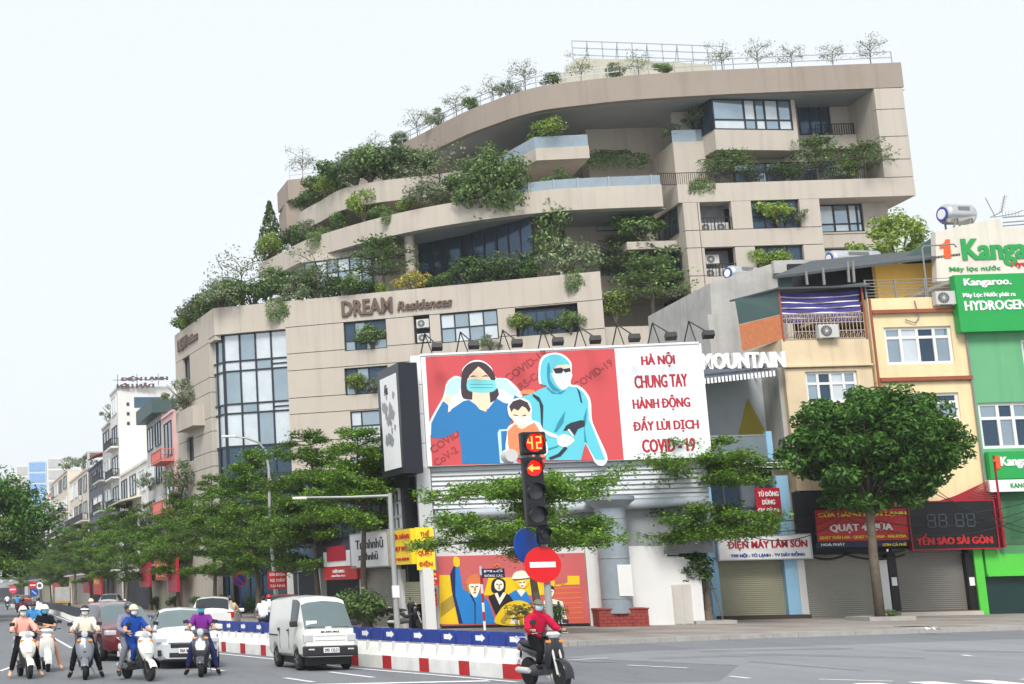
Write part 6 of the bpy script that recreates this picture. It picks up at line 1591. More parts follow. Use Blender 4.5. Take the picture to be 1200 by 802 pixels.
# --- lamp posts
LP = M('lamp_post_grey', S(168, 170, 168), .45, metal=.3, var=.08)
p_ = atZ(466, 741, .14); FLP = Fr((p_.x, p_.y), 0)
l1 = thing('street_lamp', 'grey lamp post with straight arm in front of the white script sign', 'street lamp', (p_.x, p_.y, GZ), 0)
zt2 = FLP.sz(458, 578)[1] - GZ; ax = FLP.sz(357, 583)[0]
MB().lathe([(.17, 0), (.17, .05), (.12, .1), (.105, 1.2), (.085, zt2)], 14).obj('pole', LP, l1, smooth=True)
MB().tube([(0, 0, zt2 - .1), (ax * .5, 0, zt2 - .12), (ax, 0, zt2 - .1)], [.055, .045, .035], 8).obj('arm', LP, l1, smooth=True)
MB().obox((ax - .2, 0, zt2 - .12), (.55, .2, .1)).obj('lamp_head', WHITE, l1, bevel=.03)
MB().box(-.13, .13, -.13, .0, 1.3, 1.75).obj('notice', WHT, l1)
Fl2 = Fr((10.6, 81), 0)
l2 = thing('street_lamp', 'curved pale street lamp rising above the trees before the glazed corner', 'street lamp', (Fl2.o.x, Fl2.o.y, GZ), 0)
xt = Fl2.sz(314, 545)[0]; arc = [Fl2.sz(u, v) for u, v in ((316, 600), (315, 550), (311, 528), (303, 519), (290, 514), (272, 511.5))]
MB().tube([(xt + .15, 0, 0), (xt + .05, 0, 3)] + [(a, 0, b - GZ) for a, b in arc], [.12, .11, .09, .075, .065, .06, .05, .04], 10).obj('pole', LP, l2, smooth='all')
MB().obox((arc[-1][0] - .2, 0, arc[-1][1] - GZ), (.8, .25, .12)).obj('lamp_head', WHITE, l2, bevel=.03)

# --- small signs
def post_sign(px, w, h, Y, bgm, texts, label, post=STEEL, striped=False, name='street_sign', foot=None):
    p = atY(*px, Y); t = thing(name, label, 'sign', (p.x, Y, 0), 0)
    MB().box(-w / 2, w / 2, -.03, .0, p.z - h / 2, p.z + h / 2).obj('plate', bgm, t)
    n = len(texts)
    for k, (s_, m) in enumerate(texts): z1 = p.z + h / 2 - h * (k + .14) / n; text_obj(s_, (-w * .42, w * .42, z1 - h / n * .66, z1), -.032, m, t, depth=.008, bold=.02)
    if striped:
        H = p.z + h / 2 + .1; N = int(H / .28)
        for k in range(N): MB().lathe([(.045, k * H / N), (.045, (k + 1) * H / N)], 8, (-w / 2 - .02, .05, 0)).obj('pole_band', striped[k % 2], t, smooth=True)
    else: MB().lathe([(.035, 0), (.035, p.z + h / 2)], 8, (0, .05, 0)).obj('pole', post, t, smooth=True)
    return t
post_sign((578, 672), .78, .32, 50.5, flat('street_plate_blue', 24, 34, 92), [('Phố', WHT), ('ĐÔNG CÁC', WHT)], 'navy street name plate on red and white striped pole', striped=(KR, KW))
post_sign((325, 680), .95, .9, 74, RED, [('SỬA KHÓA', WHT), ('XE MÁY', WHT), ('TẠI NHÀ', WHT)], 'red board with three white lines on a post by the trees')
post_sign((349, 669), .75, .3, 78, flat('street_plate_blue', 24, 34, 92), [('XÃ ĐÀN', WHT)], 'small blue street plate right of the red board')
FN = Fr((9.0, 88), 0)
def no_stop(t, r):
    MB().lathe([(r * .8, -.006), (r * .8, -.002)], 28, (0, 0, 0), 'y').obj('field', flat('sign_inner_blue', 30, 70, 160), t)
    MB().obox((0, -.009, 0), (r * 1.7, .004, r * .22), Matrix.Rotation(R(45), 3, 'Y')).obj('slash', RED, t)
    N = 9; H = 4.0
round_sign((281, 680), .40, FN, 0, RED, 'round blue and red no-parking sign by the pavement', no_stop, 0, M('blue_pole', S(40, 66, 130), .5))
FN2 = Fr((-6, 150), 0)
round_sign((38.5, 686), .42, FN2, 0, RED, 'far red no-entry sign over the median fence', no_entry, 0, STEEL)
round_sign((40, 694.5), .44, FN2, -.1, flat('sign_inner_blue', 30, 70, 160), 'far blue direction disc under the red one', lambda t, r: MB().obox((0, -.006, 0), (r * 1.3, .006, r * .28), Matrix.Rotation(R(40), 3, 'Y')).obj('arrow', LBLU, t))
round_sign((46.5, 686.5), .36, FN2, 0, WHT, 'far white ringed sign beside the no-entry disc', lambda t, r: MB().lathe([(r * .55, -.006), (r * .55, -.002)], 20, (0, 0, 0), 'y').obj('centre', flat('grey_mark', 90, 90, 96), t), 0, M('blue_pole', S(40, 66, 130), .5))
round_sign((15, 691), .5, Fr((-9, 185), 0), 0, flat('pinkish_red', 216, 70, 90), 'farthest small red disc sign by the bend', no_entry, 0, STEEL)
# --- stone surrounds, posts and cables
tb = atZ(1032, 727, .14)
sr = thing('tree_surround', 'low square stone surround at the foot of the round-crowned tree', 'kerb', (tb.x, tb.y, GZ), 0)
for x0_, x1_, y0_, y1_ in ((-.9, .9, -.9, -.75), (-.9, .9, .75, .9), (-.9, -.75, -.74, .74), (.75, .9, -.74, .74)): unit_box('kerb_stone', KERB, sr, x0_, x1_, y0_, y1_, 0, .16)
tb2 = atZ(830, 731, .14)
sr2 = thing('tree_surround', 'low stone surround under the staked street tree by the white wall', 'kerb', (tb2.x, tb2.y, GZ), 0)
for x0_, x1_, y0_, y1_ in ((-.8, .8, -.8, -.65), (-.8, .8, .65, .8), (-.8, -.65, -.64, .64), (.65, .8, -.64, .64)): unit_box('kerb_stone', KERB, sr2, x0_, x1_, y0_, y1_, 0, .14)
for dx, dy in ((-.45, -.3), (.55, -.2)):
    st_ = thing('tree_stake', ('left' if dx < 0 else 'right') + ' wooden stake propping the staked street tree', 'stake', (tb2.x + dx, tb2.y + dy, GZ), 0, 'stakes at the street tree')
    MB().bar((0, 0, 0), (-dx * .7, -dy * .7, 1.9), .05).obj('pole', BARK, st_)
    MB().bar((-dx * .5 - .12, -dy * .5, 1.35), (-dx * .5 + .12, -dy * .5, 1.35), .03).obj('tie', BLACKM, st_)
for k, u in enumerate((682, 686.5)):
    q = atZ(u, 729, .14); t = thing('brick_post', ('left' if k == 0 else 'right') + ' short dark red post at the right edge of the mural', 'post', (q.x, q.y, GZ), 0, 'red posts by the mural')
    MB().box(-.08, .08, -.08, .08, 0, .8 - .25 * k).obj('shaft', BRK, t); MB().box(-.10, .10, -.10, .10, .8 - .25 * k, .86 - .25 * k).obj('cap', BRK, t)
def cable(pts, sag, label, r=.018):
    P = [Vector(p) for p in pts]; path = []
    for a, b in zip(P[:-1], P[1:]):
        for k in range(12): t_ = k / 12; q = a.lerp(b, t_); q.z -= sag * 4 * t_ * (1 - t_); path.append(q)
    path.append(P[-1]); o = MB().tube(path, r, 5).obj('cable', BLACKM, None, fix=False); tag(o, label, 'cable'); return o
cable([FS.w(FS.sz(1060, 560, -.9)[0], -.9, FS.sz(1060, 560)[1]), FS.w(FS.sz(1200, 605, -.9)[0], -.9, FS.sz(1200, 620)[1])], .25, 'thin black cable dropping across the clock sign')
cable([FS.w(FS.sz(1100, 575, -.9)[0], -.9, FS.sz(1100, 578)[1]), FS.w(FS.sz(1225, 618, -.9)[0], -.9, FS.sz(1225, 630)[1])], .35, 'lower black cable drooping to the green shop')
cable([FB.w(x0 - .3, -.3, 4.4), FB.w(x0 + 2.5, -.3, 4.3), FB.w(xr, -.3, 4.6)], .08, 'cable strung along the grey wall above the mural')

for k, (ua, va, ub, vb, sg, lb) in enumerate(((838, 600, 1215, 586, .5, 'uppermost cable sagging along the shop fronts'), (838, 606, 1215, 594, .7, 'second cable sagging along the shop fronts'), (838, 611, 1215, 600, .9, 'third cable sagging along the shop fronts'), (945, 646, 1060, 645, .12, 'thick cable bundle under the red fan shop sign'), (945, 650, 1060, 650, .2, 'loose cable below the bundle under the red fan shop sign'))):
    y_ = -.75 if k < 3 else -.25; a_, b_ = FS.sz(ua, va, y_), FS.sz(ub, vb, y_); cable([FS.w(a_[0], y_, a_[1]), FS.w((a_[0] * .6 + b_[0] * .4), y_, (a_[1] * .6 + b_[1] * .4)), FS.w(b_[0], y_, b_[1])], sg, lb, .02 if k < 3 else .05)
cable([(12.7, 57.6, 5.4), FQ.w(-6, -.4, 6.2), FQ.w(-22, -.3, 6.4)], .5, 'cable from the straight lamp arm along the corner shops')
# ---------------------------------------------------------------- vehicles
def paint(name, r, g, b, rough=.28, metal=.15): return M('paint_' + name, S(r, g, b), rough, metal=metal, var=.03, vs=2, coat=.6, spec=.5)
TYRE = M('tyre_rubber', (.018, .018, .019), .85, var=.1, vs=6); RIM = M('wheel_rim', (.42, .43, .44), .35, metal=.8, var=.05); PLAST = M('black_plastic', (.022, .022, .024), .55, var=.08); HLAMP = M('headlamp_glass', (.62, .64, .66), .12, metal=.3, var=.05)
TAILR = M('tail_lamp_red', S(170, 20, 24), .25, var=0); CGLASS = M('car_glass', (.035, .045, .05), .06, metal=.25, var=.05); CHROME = M('chrome', (.7, .7, .7), .15, metal=1.0, var=0); CGL_F = M('windscreen_glass', (.17, .22, .225), .08, metal=.45, var=.1, vs=1)
def interp(tab, x):
    if x <= tab[0][0]: return tab[0][1]
    for (a, b), (c, d) in zip(tab[:-1], tab[1:]):
        if x <= c: return b + (d - b) * (x - a) / (c - a)
    return tab[-1][1]
def wheel_obj(parent, x, y, r, w, side, rim=RIM, spokes=5):
    t = MB().lathe([(r * .62, -w / 2), (r * .93, -w / 2), (r, -w * .3), (r, w * .3), (r * .93, w / 2), (r * .62, w / 2)], 22, (0, 0, 0), 'y').obj('wheel', TYRE, parent, smooth=True)
    t.location = (x, y, r)
    m = MB(); m.lathe([(r * .60, w * .18), (r * .64, w * .46), (r * .58, w * .44), (r * .50, w * .30), (.02, w * .34)], 22, (0, 0, 0), 'y')
    for k in range(spokes):
        a = k * 2 * math.pi / spokes; m.bar((r * .1 * math.cos(a), w * .40, r * .1 * math.sin(a)), (r * .58 * math.cos(a), w * .40, r * .58 * math.sin(a)), r * .16)
    ro = m.obj('rim', rim, t, fix=True); 
    if side < 0: ro.rotation_euler = (0, 0, math.pi)
    return t
def car(label, loc, rz, pm, P, name='car', cat='car', group=None, lights=True):
    """body lofted over cross-sections; windows, wheels, lamps are parts.  x forward"""
    t = thing(name, label, cat, loc, rz, group)
    L, W = P['L'], P['W']; wx = P['wheels']; r = P['r']; Ra = r * 1.16; zb = P['zb']
    base = sorted(set([round(-L / 2 + L * k / 16, 3) for k in range(17)] + list(P['cuts']) + [x for w in wx for x in [w + Ra * math.sin(q) for q in np.linspace(-1.57, 1.57, 11)]] + [w + s_ * (Ra + .02) for w in wx for s_ in (-1, 1)]))
    xs = [x for i, x in enumerate(base) if i == 0 or x - base[i - 1] > .012 or x in P['cuts']]
    rings = []
    for x in xs:
        hw = interp(P['hw'], x); be = interp(P['belt'], x); ro = interp(P['roof'], x); hr = interp(P['hr'], x)
        bz = interp(P['bot'], x) if 'bot' in P else zb
        for w in wx:
            if abs(x - w) < Ra: bz = max(bz, r + math.sqrt(Ra * Ra - (x - w) ** 2))
        mid = max((bz + be) / 2 + .05, bz + .06); mid = min(mid, be - .02)
        h = [(0, bz), (hw * .88, bz), (hw * .985, min(bz + .07, mid - .02)), (hw, mid), (hw * .965, be), (hr, max(ro - .055, be + .01)), (hr * .72, max(ro, be + .015)), (0, max(ro, be) + P.get('crown', .03))]
        rings.append([(x, y, z) for y, z in h] + [(x, -y, z) for y, z in reversed(h[1:-1])])
    n = len(rings[0]); body = MB(); wins = {}
    for i in range(len(xs) - 1):
        xm = (xs[i] + xs[i + 1]) / 2
        for j in range(n):
            k = (j + 1) % n; q = [rings[i][j], rings[i][k], rings[i + 1][k], rings[i + 1][j]]
            tgt = None
            jj = j if j < 7 else 13 - j              # mirrored strip index
            if jj in (5, 6):
                for nm, a, b in P['screens']:
                    if a < xm < b: tgt = (nm, 0)
            if jj == 4:
                for nm, a, b in P['sides']:
                    if a < xm < b: tgt = (nm, 1 if j < 7 else -1, a)
            if jj == 4 and tgt is None:
                for nm, a, b in P['screens']:
                    if a < xm < b and P.get('wrap'): tgt = (nm, 0)
            (body if tgt is None else wins.setdefault(tgt, MB())).add(q, [(0, 1, 2, 3)])
    body.add(rings[0], [tuple(range(n))]); body.add(rings[-1], [tuple(range(n))[::-1]])
    bo = body.obj('body', pm, t, smooth=True, fix=False)
    bm = bmesh.new(); bm.from_mesh(bo.data); bmesh.ops.remove_doubles(bm, verts=bm.verts, dist=.0008); bmesh.ops.recalc_face_normals(bm, faces=bm.faces); bm.to_mesh(bo.data); bm.free(); bo.data.set_sharp_from_angle(angle=R(38))
    for key, m in wins.items():
        m.obj(key[0], CGL_F if key[0] == 'windscreen' else CGLASS, t, smooth='all')
    MB().box(-L / 2 + .25, L / 2 - .25, -W * .40, W * .40, r * .55, zb + .12).obj('underbody', PLAST, t)
    for w in wx:
        for s_ in (-1, 1): wheel_obj(t, w, s_ * (W / 2 - .10), r, P.get('tw', .19), s_)
    for f in P.get('detail', ()): f(t)
    return t
def D(name, mat, *boxes, bevel=.015):
    def f(t):
        for b in boxes:
            m = MB(); c = [(b[0] + b[1]) / 2, (b[2] + b[3]) / 2, (b[4] + b[5]) / 2]; m.box(*b); m.obj(name, mat, t, bevel=bevel)
    return f
def mirrors(x, y, z, mat):
    def f(t):
        for s_ in (-1, 1): MB().obox((x, s_ * y, z), (.1, .2, .14)).obj('wing_mirror', mat, t, bevel=.03)
    return f
def plate_f(x, z, txt, w=.44, h=.13, yaw=1):
    def f(t):
        p = MB().box(0, .012, -w / 2, w / 2, z - h / 2, z + h / 2).obj('number_plate', WHT, t); p.location.x = x if yaw > 0 else x - .012
        m = MB(); add_text(m, txt, -w * .44, w * .44, z - h * .32, z + h * .32, 0, .004, .02); m.v = [((.0145 if yaw > 0 else -.0025) - v[1] * (1 if yaw > 0 else -1), v[0] * (1 if yaw > 0 else -1) * 1, v[2]) for v in m.v]
        m.obj('plate_number', BLK, p, fix=False)
    return f
SED = dict(L=4.4, W=1.70, r=.30, zb=.20, wheels=(-1.30, 1.32), cuts=(-1.95, -1.28, -.98, -.15, -.07, .75, .35, 1.16, 1.2, 2.0),
    hw=[(-2.2, .68), (-1.9, .82), (0, .85), (1.6, .84), (2.0, .76), (2.2, .60)], belt=[(-2.2, .88), (-2.0, 1.0), (-1.2, 1.0), (.6, .95), (1.2, .93), (1.9, .78), (2.1, .70), (2.2, .60)],
    roof=[(-2.2, .90), (-1.95, 1.06), (-1.75, 1.10), (-1.0, 1.42), (-.4, 1.465), (.2, 1.44), (.45, 1.38), (1.2, .98), (1.9, .82), (2.2, .62)], hr=[(-2.2, .6), (-1.7, .66), (-1.0, .56), (.3, .57), (1.2, .72), (2.0, .66), (2.2, .5)],
    bot=[(-2.2, .34), (-1.9, .22), (1.9, .20), (2.2, .26)], screens=(('windscreen', .38, 1.17), ('rear_window', -1.74, -1.0)), sides=(('side_window', -1.26, -.15), ('side_window', -.07, .74)))
SED['cuts'] = SED['cuts'] + (.38, 1.17, -1.74, -1.0, -1.26, .74)
SED['detail'] = (D('headlight', HLAMP, (1.80, 2.13, .50, .80, .64, .77), (1.80, 2.13, -.80, -.50, .64, .77), bevel=.03), D('grille', PLAST, (2.1, 2.215, -.42, .42, .52, .62)), D('chrome_bar', CHROME, (2.1, 2.222, -.47, .47, .63, .665)), D('lower_intake', PLAST, (2.1, 2.205, -.46, .46, .28, .41)),
    D('fog_lamp_housing', PLAST, (1.9, 2.14, .52, .74, .32, .47), (1.9, 2.14, -.74, -.52, .32, .47)), plate_f(2.215, .455, '30A 816.92'), mirrors(.78, .93, .98, None), D('tail_light', TAILR, (-2.2, -1.98, .52, .78, .76, .92), (-2.2, -1.98, -.78, -.52, .76, .92)), plate_f(-2.21, .62, '30A 816.92', yaw=-1))
SUV = dict(L=4.35, W=1.78, r=.34, zb=.26, wheels=(-1.28, 1.34), cuts=(-2.05, -1.6, -1.5, -.85, -.78, .05, .13, .85, .45, 1.24, -1.95, -1.55, -1.5),
    hw=[(-2.17, .74), (-1.95, .86), (0, .89), (1.7, .87), (2.0, .78), (2.17, .62)], belt=[(-2.17, 1.0), (-1.9, 1.08), (.8, 1.02), (1.25, 1.0), (1.95, .86), (2.17, .66)],
    roof=[(-2.17, 1.02), (-2.0, 1.12), (-1.6, 1.54), (-1.2, 1.60), (.0, 1.60), (.5, 1.53), (1.24, 1.06), (1.95, .9), (2.17, .68)], hr=[(-2.17, .64), (-1.7, .62), (-1.2, .60), (.4, .60), (1.24, .74), (2.0, .7), (2.17, .52)],
    bot=[(-2.17, .42), (-1.9, .28), (1.9, .26), (2.17, .32)], screens=(('windscreen', .45, 1.24), ('rear_window', -1.95, -1.55)), sides=(('side_window', -1.5, -.85), ('side_window', -.78, .05), ('side_window', .13, .85)))
SUV['detail'] = (D('headlight', HLAMP, (1.80, 2.10, .54, .84, .72, .86), (1.80, 2.10, -.84, -.54, .72, .86), bevel=.03), D('grille', PLAST, (2.06, 2.185, -.45, .45, .56, .76)), D('lower_intake', PLAST, (2.06, 2.175, -.5, .5, .34, .48)), plate_f(2.186, .52, '29A 405.31'),
    mirrors(.86, .98, 1.06, None), D('tail_light', TAILR, (-2.17, -1.93, .58, .84, .84, 1.06), (-2.17, -1.93, -.84, -.58, .84, 1.06)), plate_f(-2.18, .74, '29A 405.31', yaw=-1), D('rear_bumper', PLAST, (-2.2, -2.0, -.7, .7, .38, .56)))
VAN = dict(L=3.24, W=1.40, r=.265, zb=.27, wheels=(-.92, .92), tw=.15, crown=.035, cuts=(-1.58, .50, .46, 1.10, 1.02, 1.13, 1.48, 1.56),
    hw=[(-1.62, .66), (-1.45, .70), (1.2, .70), (1.5, .67), (1.62, .62)], belt=[(-1.62, 1.06), (1.1, 1.06), (1.35, 1.03), (1.56, .98), (1.62, .86)],
    roof=[(-1.62, 1.66), (-1.5, 1.73), (-.2, 1.77), (.9, 1.75), (1.08, 1.70), (1.56, 1.02), (1.62, .88)], hr=[(-1.62, .56), (-1.4, .58), (.9, .57), (1.08, .56), (1.56, .62), (1.62, .56)],
    bot=[(-1.62, .36), (-1.4, .30), (1.62, .34)], screens=(('windscreen', 1.13, 1.56),), sides=(('side_window', .46, 1.10),), wrap=False)
VAN['detail'] = (D('front_bumper', PLAST, (1.50, 1.68, -.69, .69, .36, .60), bevel=.04), D('headlight', HLAMP, (1.50, 1.632, .44, .64, .70, .86), (1.50, 1.632, -.64, -.44, .70, .86)), D('headlight_frame', GREYM, (1.49, 1.622, .42, .66, .68, .88), (1.49, 1.622, -.66, -.42, .68, .88)),
    D('grille_strip', GREYM, (1.55, 1.634, -.40, .40, .72, .745), (1.55, 1.634, -.40, .40, .83, .845)), D('fog_lamp', HLAMP, (1.6, 1.69, .42, .58, .50, .54), (1.6, 1.69, -.58, -.42, .50, .54)), plate_f(1.682, .50, '29D 123.21', .40, .12), D('wiper', BLACKM, (1.585, 1.60, .05, .5, 1.03, 1.045), (1.585, 1.60, -.55, -.1, 1.03, 1.045), bevel=0),
    D('side_trim', PLAST, (-1.45, -.6, -.712, -.69, .80, .83), (-1.45, -.6, .69, .712, .80, .83), bevel=0), D('door_handle', PLAST, (.28, .36, -.72, -.69, .93, .97), (.28, .36, .69, .72, .93, .97), (-.55, -.50, -.72, -.69, .92, 1.0), bevel=0),
    D('door_seam', BLACKM, (.385, .395, -.7035, -.69, .5, 1.0), (-.435, -.425, -.7035, -.69, .5, 1.0), (.385, .395, .69, .7035, .5, 1.0), bevel=0), mirrors(1.15, .78, 1.12, PLAST))
def van_letters(t):
    m = MB(); add_text(m, 'SUZUKI', -.23, .23, .905, .95, 0, .01, .03); m.v = [(1.612 - v[1], v[0], v[2]) for v in m.v]; m.obj('lettering', BLACKM, t, fix=False)
    MB().box(1.48, 1.49, -.56, -.28, 1.06, 1.2).obj('paper_card', WHT, t)
VAN['detail'] = VAN['detail'] + (van_letters,)
def place_px(u, v): p = atZ(u, v, 0); return (p.x, p.y, 0)
def face(loc, deg): return math.atan2(-loc[1], -loc[0]) + R(deg)     # heading: towards the viewer plus a turn
WHITEP = paint('white', 226, 226, 220); SILV = paint('silver_white', 216, 220, 224, .25, .25)
for d_ in (SED, SUV):
    d_['detail'] = tuple(mirrors(*((.78, .93, .98) if d_ is SED else (.86, .98, 1.06)), WHITEP) if f.__name__ == 'f' and f.__qualname__.startswith('mirrors') else f for f in d_['detail'])
l_ = (5.35, 35.8, 0); _v = car('white delivery van with black bumper driving beside the barrier', l_, face(l_, 17), WHITEP, VAN, 'delivery_van', 'van'); _v.scale = (.95, .95, .97)
l_ = (2.35, 38.6, 0); car('silver white sedan waiting behind the rider in purple', l_, face(l_, 4), SILV, SED)
l_ = (.75, 43.0, 0); car('dark red hatchback SUV waiting left of the silver sedan', l_, face(l_, 14), paint('dark_red', 108, 26, 34, .25, .3), SUV)
l_ = (4.9, 57.5, 0); car('white SUV driving away beyond the barrier near the striped sign pole', l_, face(l_, 176), WHITEP, SUV)
l_ = (8.3, 62, 0); car('orange red SUV with black roof half hidden behind the white van', l_, face(l_, 172), paint('orange_red', 176, 66, 44), SUV)
l_ = (1.7, 119, 0); car('silver car driving away along the far lane', l_, face(l_, 172), paint('silver', 176, 180, 184), SUV)
l_ = (-8.5, 188, 0); car('small red car far down the street', l_, face(l_, 180), paint('red', 190, 36, 36), SED)
l_ = (-10.6, 214, 0); car('second small red car at the bend of the street', l_, face(l_, 180), paint('red', 190, 36, 36), SED)
# far truck with a box body
l_ = (-3.2, 168, 0); tk = thing('box_truck', 'small grey box truck far down the street', 'truck', l_, face(l_, 178))
MB().box(-2.4, .9, -.85, .85, .75, 2.35).obj('cargo_box', M('truck_grey', S(170, 172, 168), .7, var=.15), tk); MB().box(1.0, 2.3, -.8, .8, .5, 1.95).obj('cab', WHITEP, tk, bevel=.1); MB().box(-2.45, -2.38, -.8, .8, .55, .74).obj('rear_bumper', flat('truck_yellow', 190, 150, 60), tk)
for x in (-1.6, 1.6):
    for s_ in (-1, 1): wheel_obj(tk, x, s_ * .7, .36, .2, s_)
MB().box(-2.42, 2.2, -.4, .4, .45, .74).obj('chassis', PLAST, tk)

# ---------------------------------------------------------------- scooters
def sup(cx, cy, cz, a, b, axis, n=16, e=2.6):
    out = []
    for k in range(n):
        t = k * 2 * math.pi / n; c, s_ = math.cos(t), math.sin(t); p = a * math.copysign(abs(c) ** (2 / e), c); q = b * math.copysign(abs(s_) ** (2 / e), s_)
        out.append((cx + p, cy + q, cz) if axis == 'z' else (cx, cy + p, cz + q))
    return out
def scooter(label, loc, rz, body, style='scooter', accent=None, lamp=True, group='motorbikes', steer=0.0, rider_grp=None, seat=None):
    t = thing('scooter' if style != 'cub' else 'motorbike', label, 'motorbike', loc, rz, group)
    cub = style == 'cub'; r = .27 if cub else .225; acc = accent or PLAST; xf = .62; seatm = seat or M('seat_black', (.02, .02, .022), .6, var=.1)
    for nm, x in (('front_wheel', xf), ('rear_wheel', -.60)):
        w = MB().lathe([(r * .70, -.045), (r * .94, -.05), (r, -.02), (r, .02), (r * .94, .05), (r * .70, .045)], 22, (0, 0, 0), 'y').obj('wheel', TYRE, t, smooth=True); w.location = (x, 0, r)
        m = MB(); m.lathe([(r * .66, -.035), (r * .72, -.04), (r * .72, .04), (r * .66, .035)], 22, (0, 0, 0), 'y'); m.lathe([(.04, -.05), (.04, .05)], 10, (0, 0, 0), 'y')
        for k in range(6): a = k * math.pi / 3; m.bar((.03 * math.cos(a), 0, .03 * math.sin(a)), (r * .68 * math.cos(a), 0, r * .68 * math.sin(a)), .022)
        m.obj('rim', RIM, w, fix=False)
    # front mudguard
    m = MB(); rg = []
    for a in np.linspace(R(-10 if cub else 22), R(150), 9):
        rr = r + .035; rg.append([(xf + rr * math.cos(a) * .98, y, r + rr * math.sin(a) - (abs(y) > .06) * .03) for y in (-.085, -.05, 0, .05, .085)])
    m.rings(rg, cap=False, closed=False); m.obj('mudguard', body, t, smooth='all', fix=False)
    fk = MB()
    for y in (-.075, .075): fk.tube([(xf, y, r), (.46, y * .9, .72)], .022, 8)
    fk.obj('fork', GREYM if cub else PLAST, t, smooth=True)
    # apron / leg shield
    if style == 'vespa': sec = [(.36, .50, .10, .055), (.46, .49, .16, .07), (.60, .46, .205, .08), (.75, .42, .215, .085), (.90, .37, .16, .08), (.98, .34, .07, .06)]
    elif cub: sec = [(.36, .36, .16, .05), (.50, .40, .20, .06), (.66, .41, .19, .075), (.82, .39, .17, .10), (.93, .36, .12, .09), (.97, .35, .06, .05)]
    else: sec = [(.44, .49, .085, .05), (.52, .51, .13, .085), (.62, .50, .175, .10), (.74, .46, .195, .10), (.86, .41, .165, .09), (.97, .36, .10, .07)]
    m = MB(); m.rings([sup(x, 0, z, d, w, 'z') for z, x, w, d in sec]); m.obj('front_shield', body, t, smooth=True)
    if style == 'scooter':
        MB().rings([sup(.52 + .045, 0, .60, .055, .10, 'z'), sup(.50 + .045, 0, .70, .055, .13, 'z'), sup(.46 + .06, 0, .80, .05, .10, 'z')]).obj('shield_trim', acc, t, smooth=True)
    elif style == 'vespa':
        MB().box(.50, .515, -.018, .018, .52, .86).obj('shield_stripe', WHT, t); MB().lathe([(.04, 0), (.03, .02)], 14, (.52, 0, .60), 'x').obj('horn_cover', PLAST, t)
    if not cub:
        MB().rings([sup(.40, 0, .26, .05, .13, 'z'), sup(.41, 0, .40, .06, .175, 'z'), sup(.40, 0, .56, .05, .20, 'z'), sup(.37, 0, .74, .05, .205, 'z')]).obj('leg_shield', PLAST, t, smooth=True)
    # headset with lamp
    hz = 1.0 if not cub else .99
    MB().rings([sup(.30, 0, hz - .09, .09, .10, 'z'), sup(.32, 0, hz - .03, .13, .19, 'z'), sup(.31, 0, hz + .03, .12, .18, 'z'), sup(.28, 0, hz + .07, .06, .10, 'z')]).obj('headset', body if style != 'vespa' else PLAST, t, smooth=True)
    hl = (.445, hz - .01) if style != 'vespa' else (.44, hz + .0)
    if cub: MB().rings([sup(.40, 0, hz - .06, .05, .10, 'z'), sup(.42, 0, hz, .055, .15, 'z'), sup(.39, 0, hz + .05, .05, .10, 'z')]).obj('headlight', HLAMP, t, smooth=True)
    else: MB().lathe([(.02, .03), (.07, .02), (.085, -.03)], 16, (hl[0], 0, hl[1]), 'x').obj('headlight', HLAMP, t, smooth=True)
    for s_ in (-1, 1): MB().obox((.47 if not cub else .45, s_ * .13, .86), (.05, .10, .05)).obj('indicator', M('amber_lens', S(220, 140, 60), .3, var=0), t, bevel=.015)
    hb = MB().tube([(.24, -.36, hz + .04), (.30, -.2, hz + .02), (.32, 0, hz), (.30, .2, hz + .02), (.24, .36, hz + .04)], .014, 8).obj('handlebar', PLAST, t, smooth='all')
    for s_ in (-1, 1):
        MB().tube([(.235, s_ * .24, hz + .04), (.235, s_ * .37, hz + .045)], .022, 8).obj('grip', PLAST, t, smooth=True)
        MB().bar((.29, s_ * .22, hz + .03), (.30, s_ * .37, hz + .02), .01).obj('brake_lever', GREYM, t)
        mr = MB().tube([(.26, s_ * .22, hz + .03), (.30, s_ * .30, hz + .20)], .007, 5).obj('mirror', PLAST, t)
        MB().obox((.30, s_ * .33, hz + .23), (.02, .13, .08), Matrix.Rotation(R(-10 * s_), 3, 'X')).obj('mirror_glass', PLAST, mr, bevel=.012)
    # floor and rear body
    if not cub:
        MB().rings([sup(.40, 0, .33, .0, .0, 'x') if False else sup(.44, 0, .34, .13, .035, 'x'), sup(.1, 0, .32, .17, .035, 'x'), sup(-.16, 0, .34, .16, .05, 'x')]).obj('floorboard', PLAST, t, smooth=True)
        MB().rings([sup(-.10, 0, .50, .12, .19, 'x'), sup(-.25, 0, .54, .17, .19, 'x'), sup(-.50, 0, .60, .185, .15, 'x'), sup(-.75, 0, .68, .15, .10, 'x'), sup(-.92, 0, .73, .07, .05, 'x')]).obj('rear_body', body, t, smooth=True)
    else:
        MB().rings([sup(.30, 0, .62, .05, .06, 'x'), sup(.0, 0, .50, .06, .07, 'x'), sup(-.2, 0, .55, .07, .08, 'x')]).obj('spine', body, t, smooth=True)
        MB().rings([sup(-.12, 0, .60, .06, .09, 'x'), sup(-.35, 0, .64, .12, .09, 'x'), sup(-.65, 0, .70, .12, .07, 'x'), sup(-.92, 0, .75, .05, .04, 'x')]).obj('rear_body', body, t, smooth=True)
    MB().rings([sup(.12, 0, .34, .10, .10, 'x'), sup(-.1, 0, .34, .12, .12, 'x'), sup(-.35, 0, .30, .12, .11, 'x'), sup(-.58, 0, .27, .08, .07, 'x')]).obj('engine', M('engine_grey', (.10, .10, .105), .5, metal=.5, var=.15), t, smooth=True)
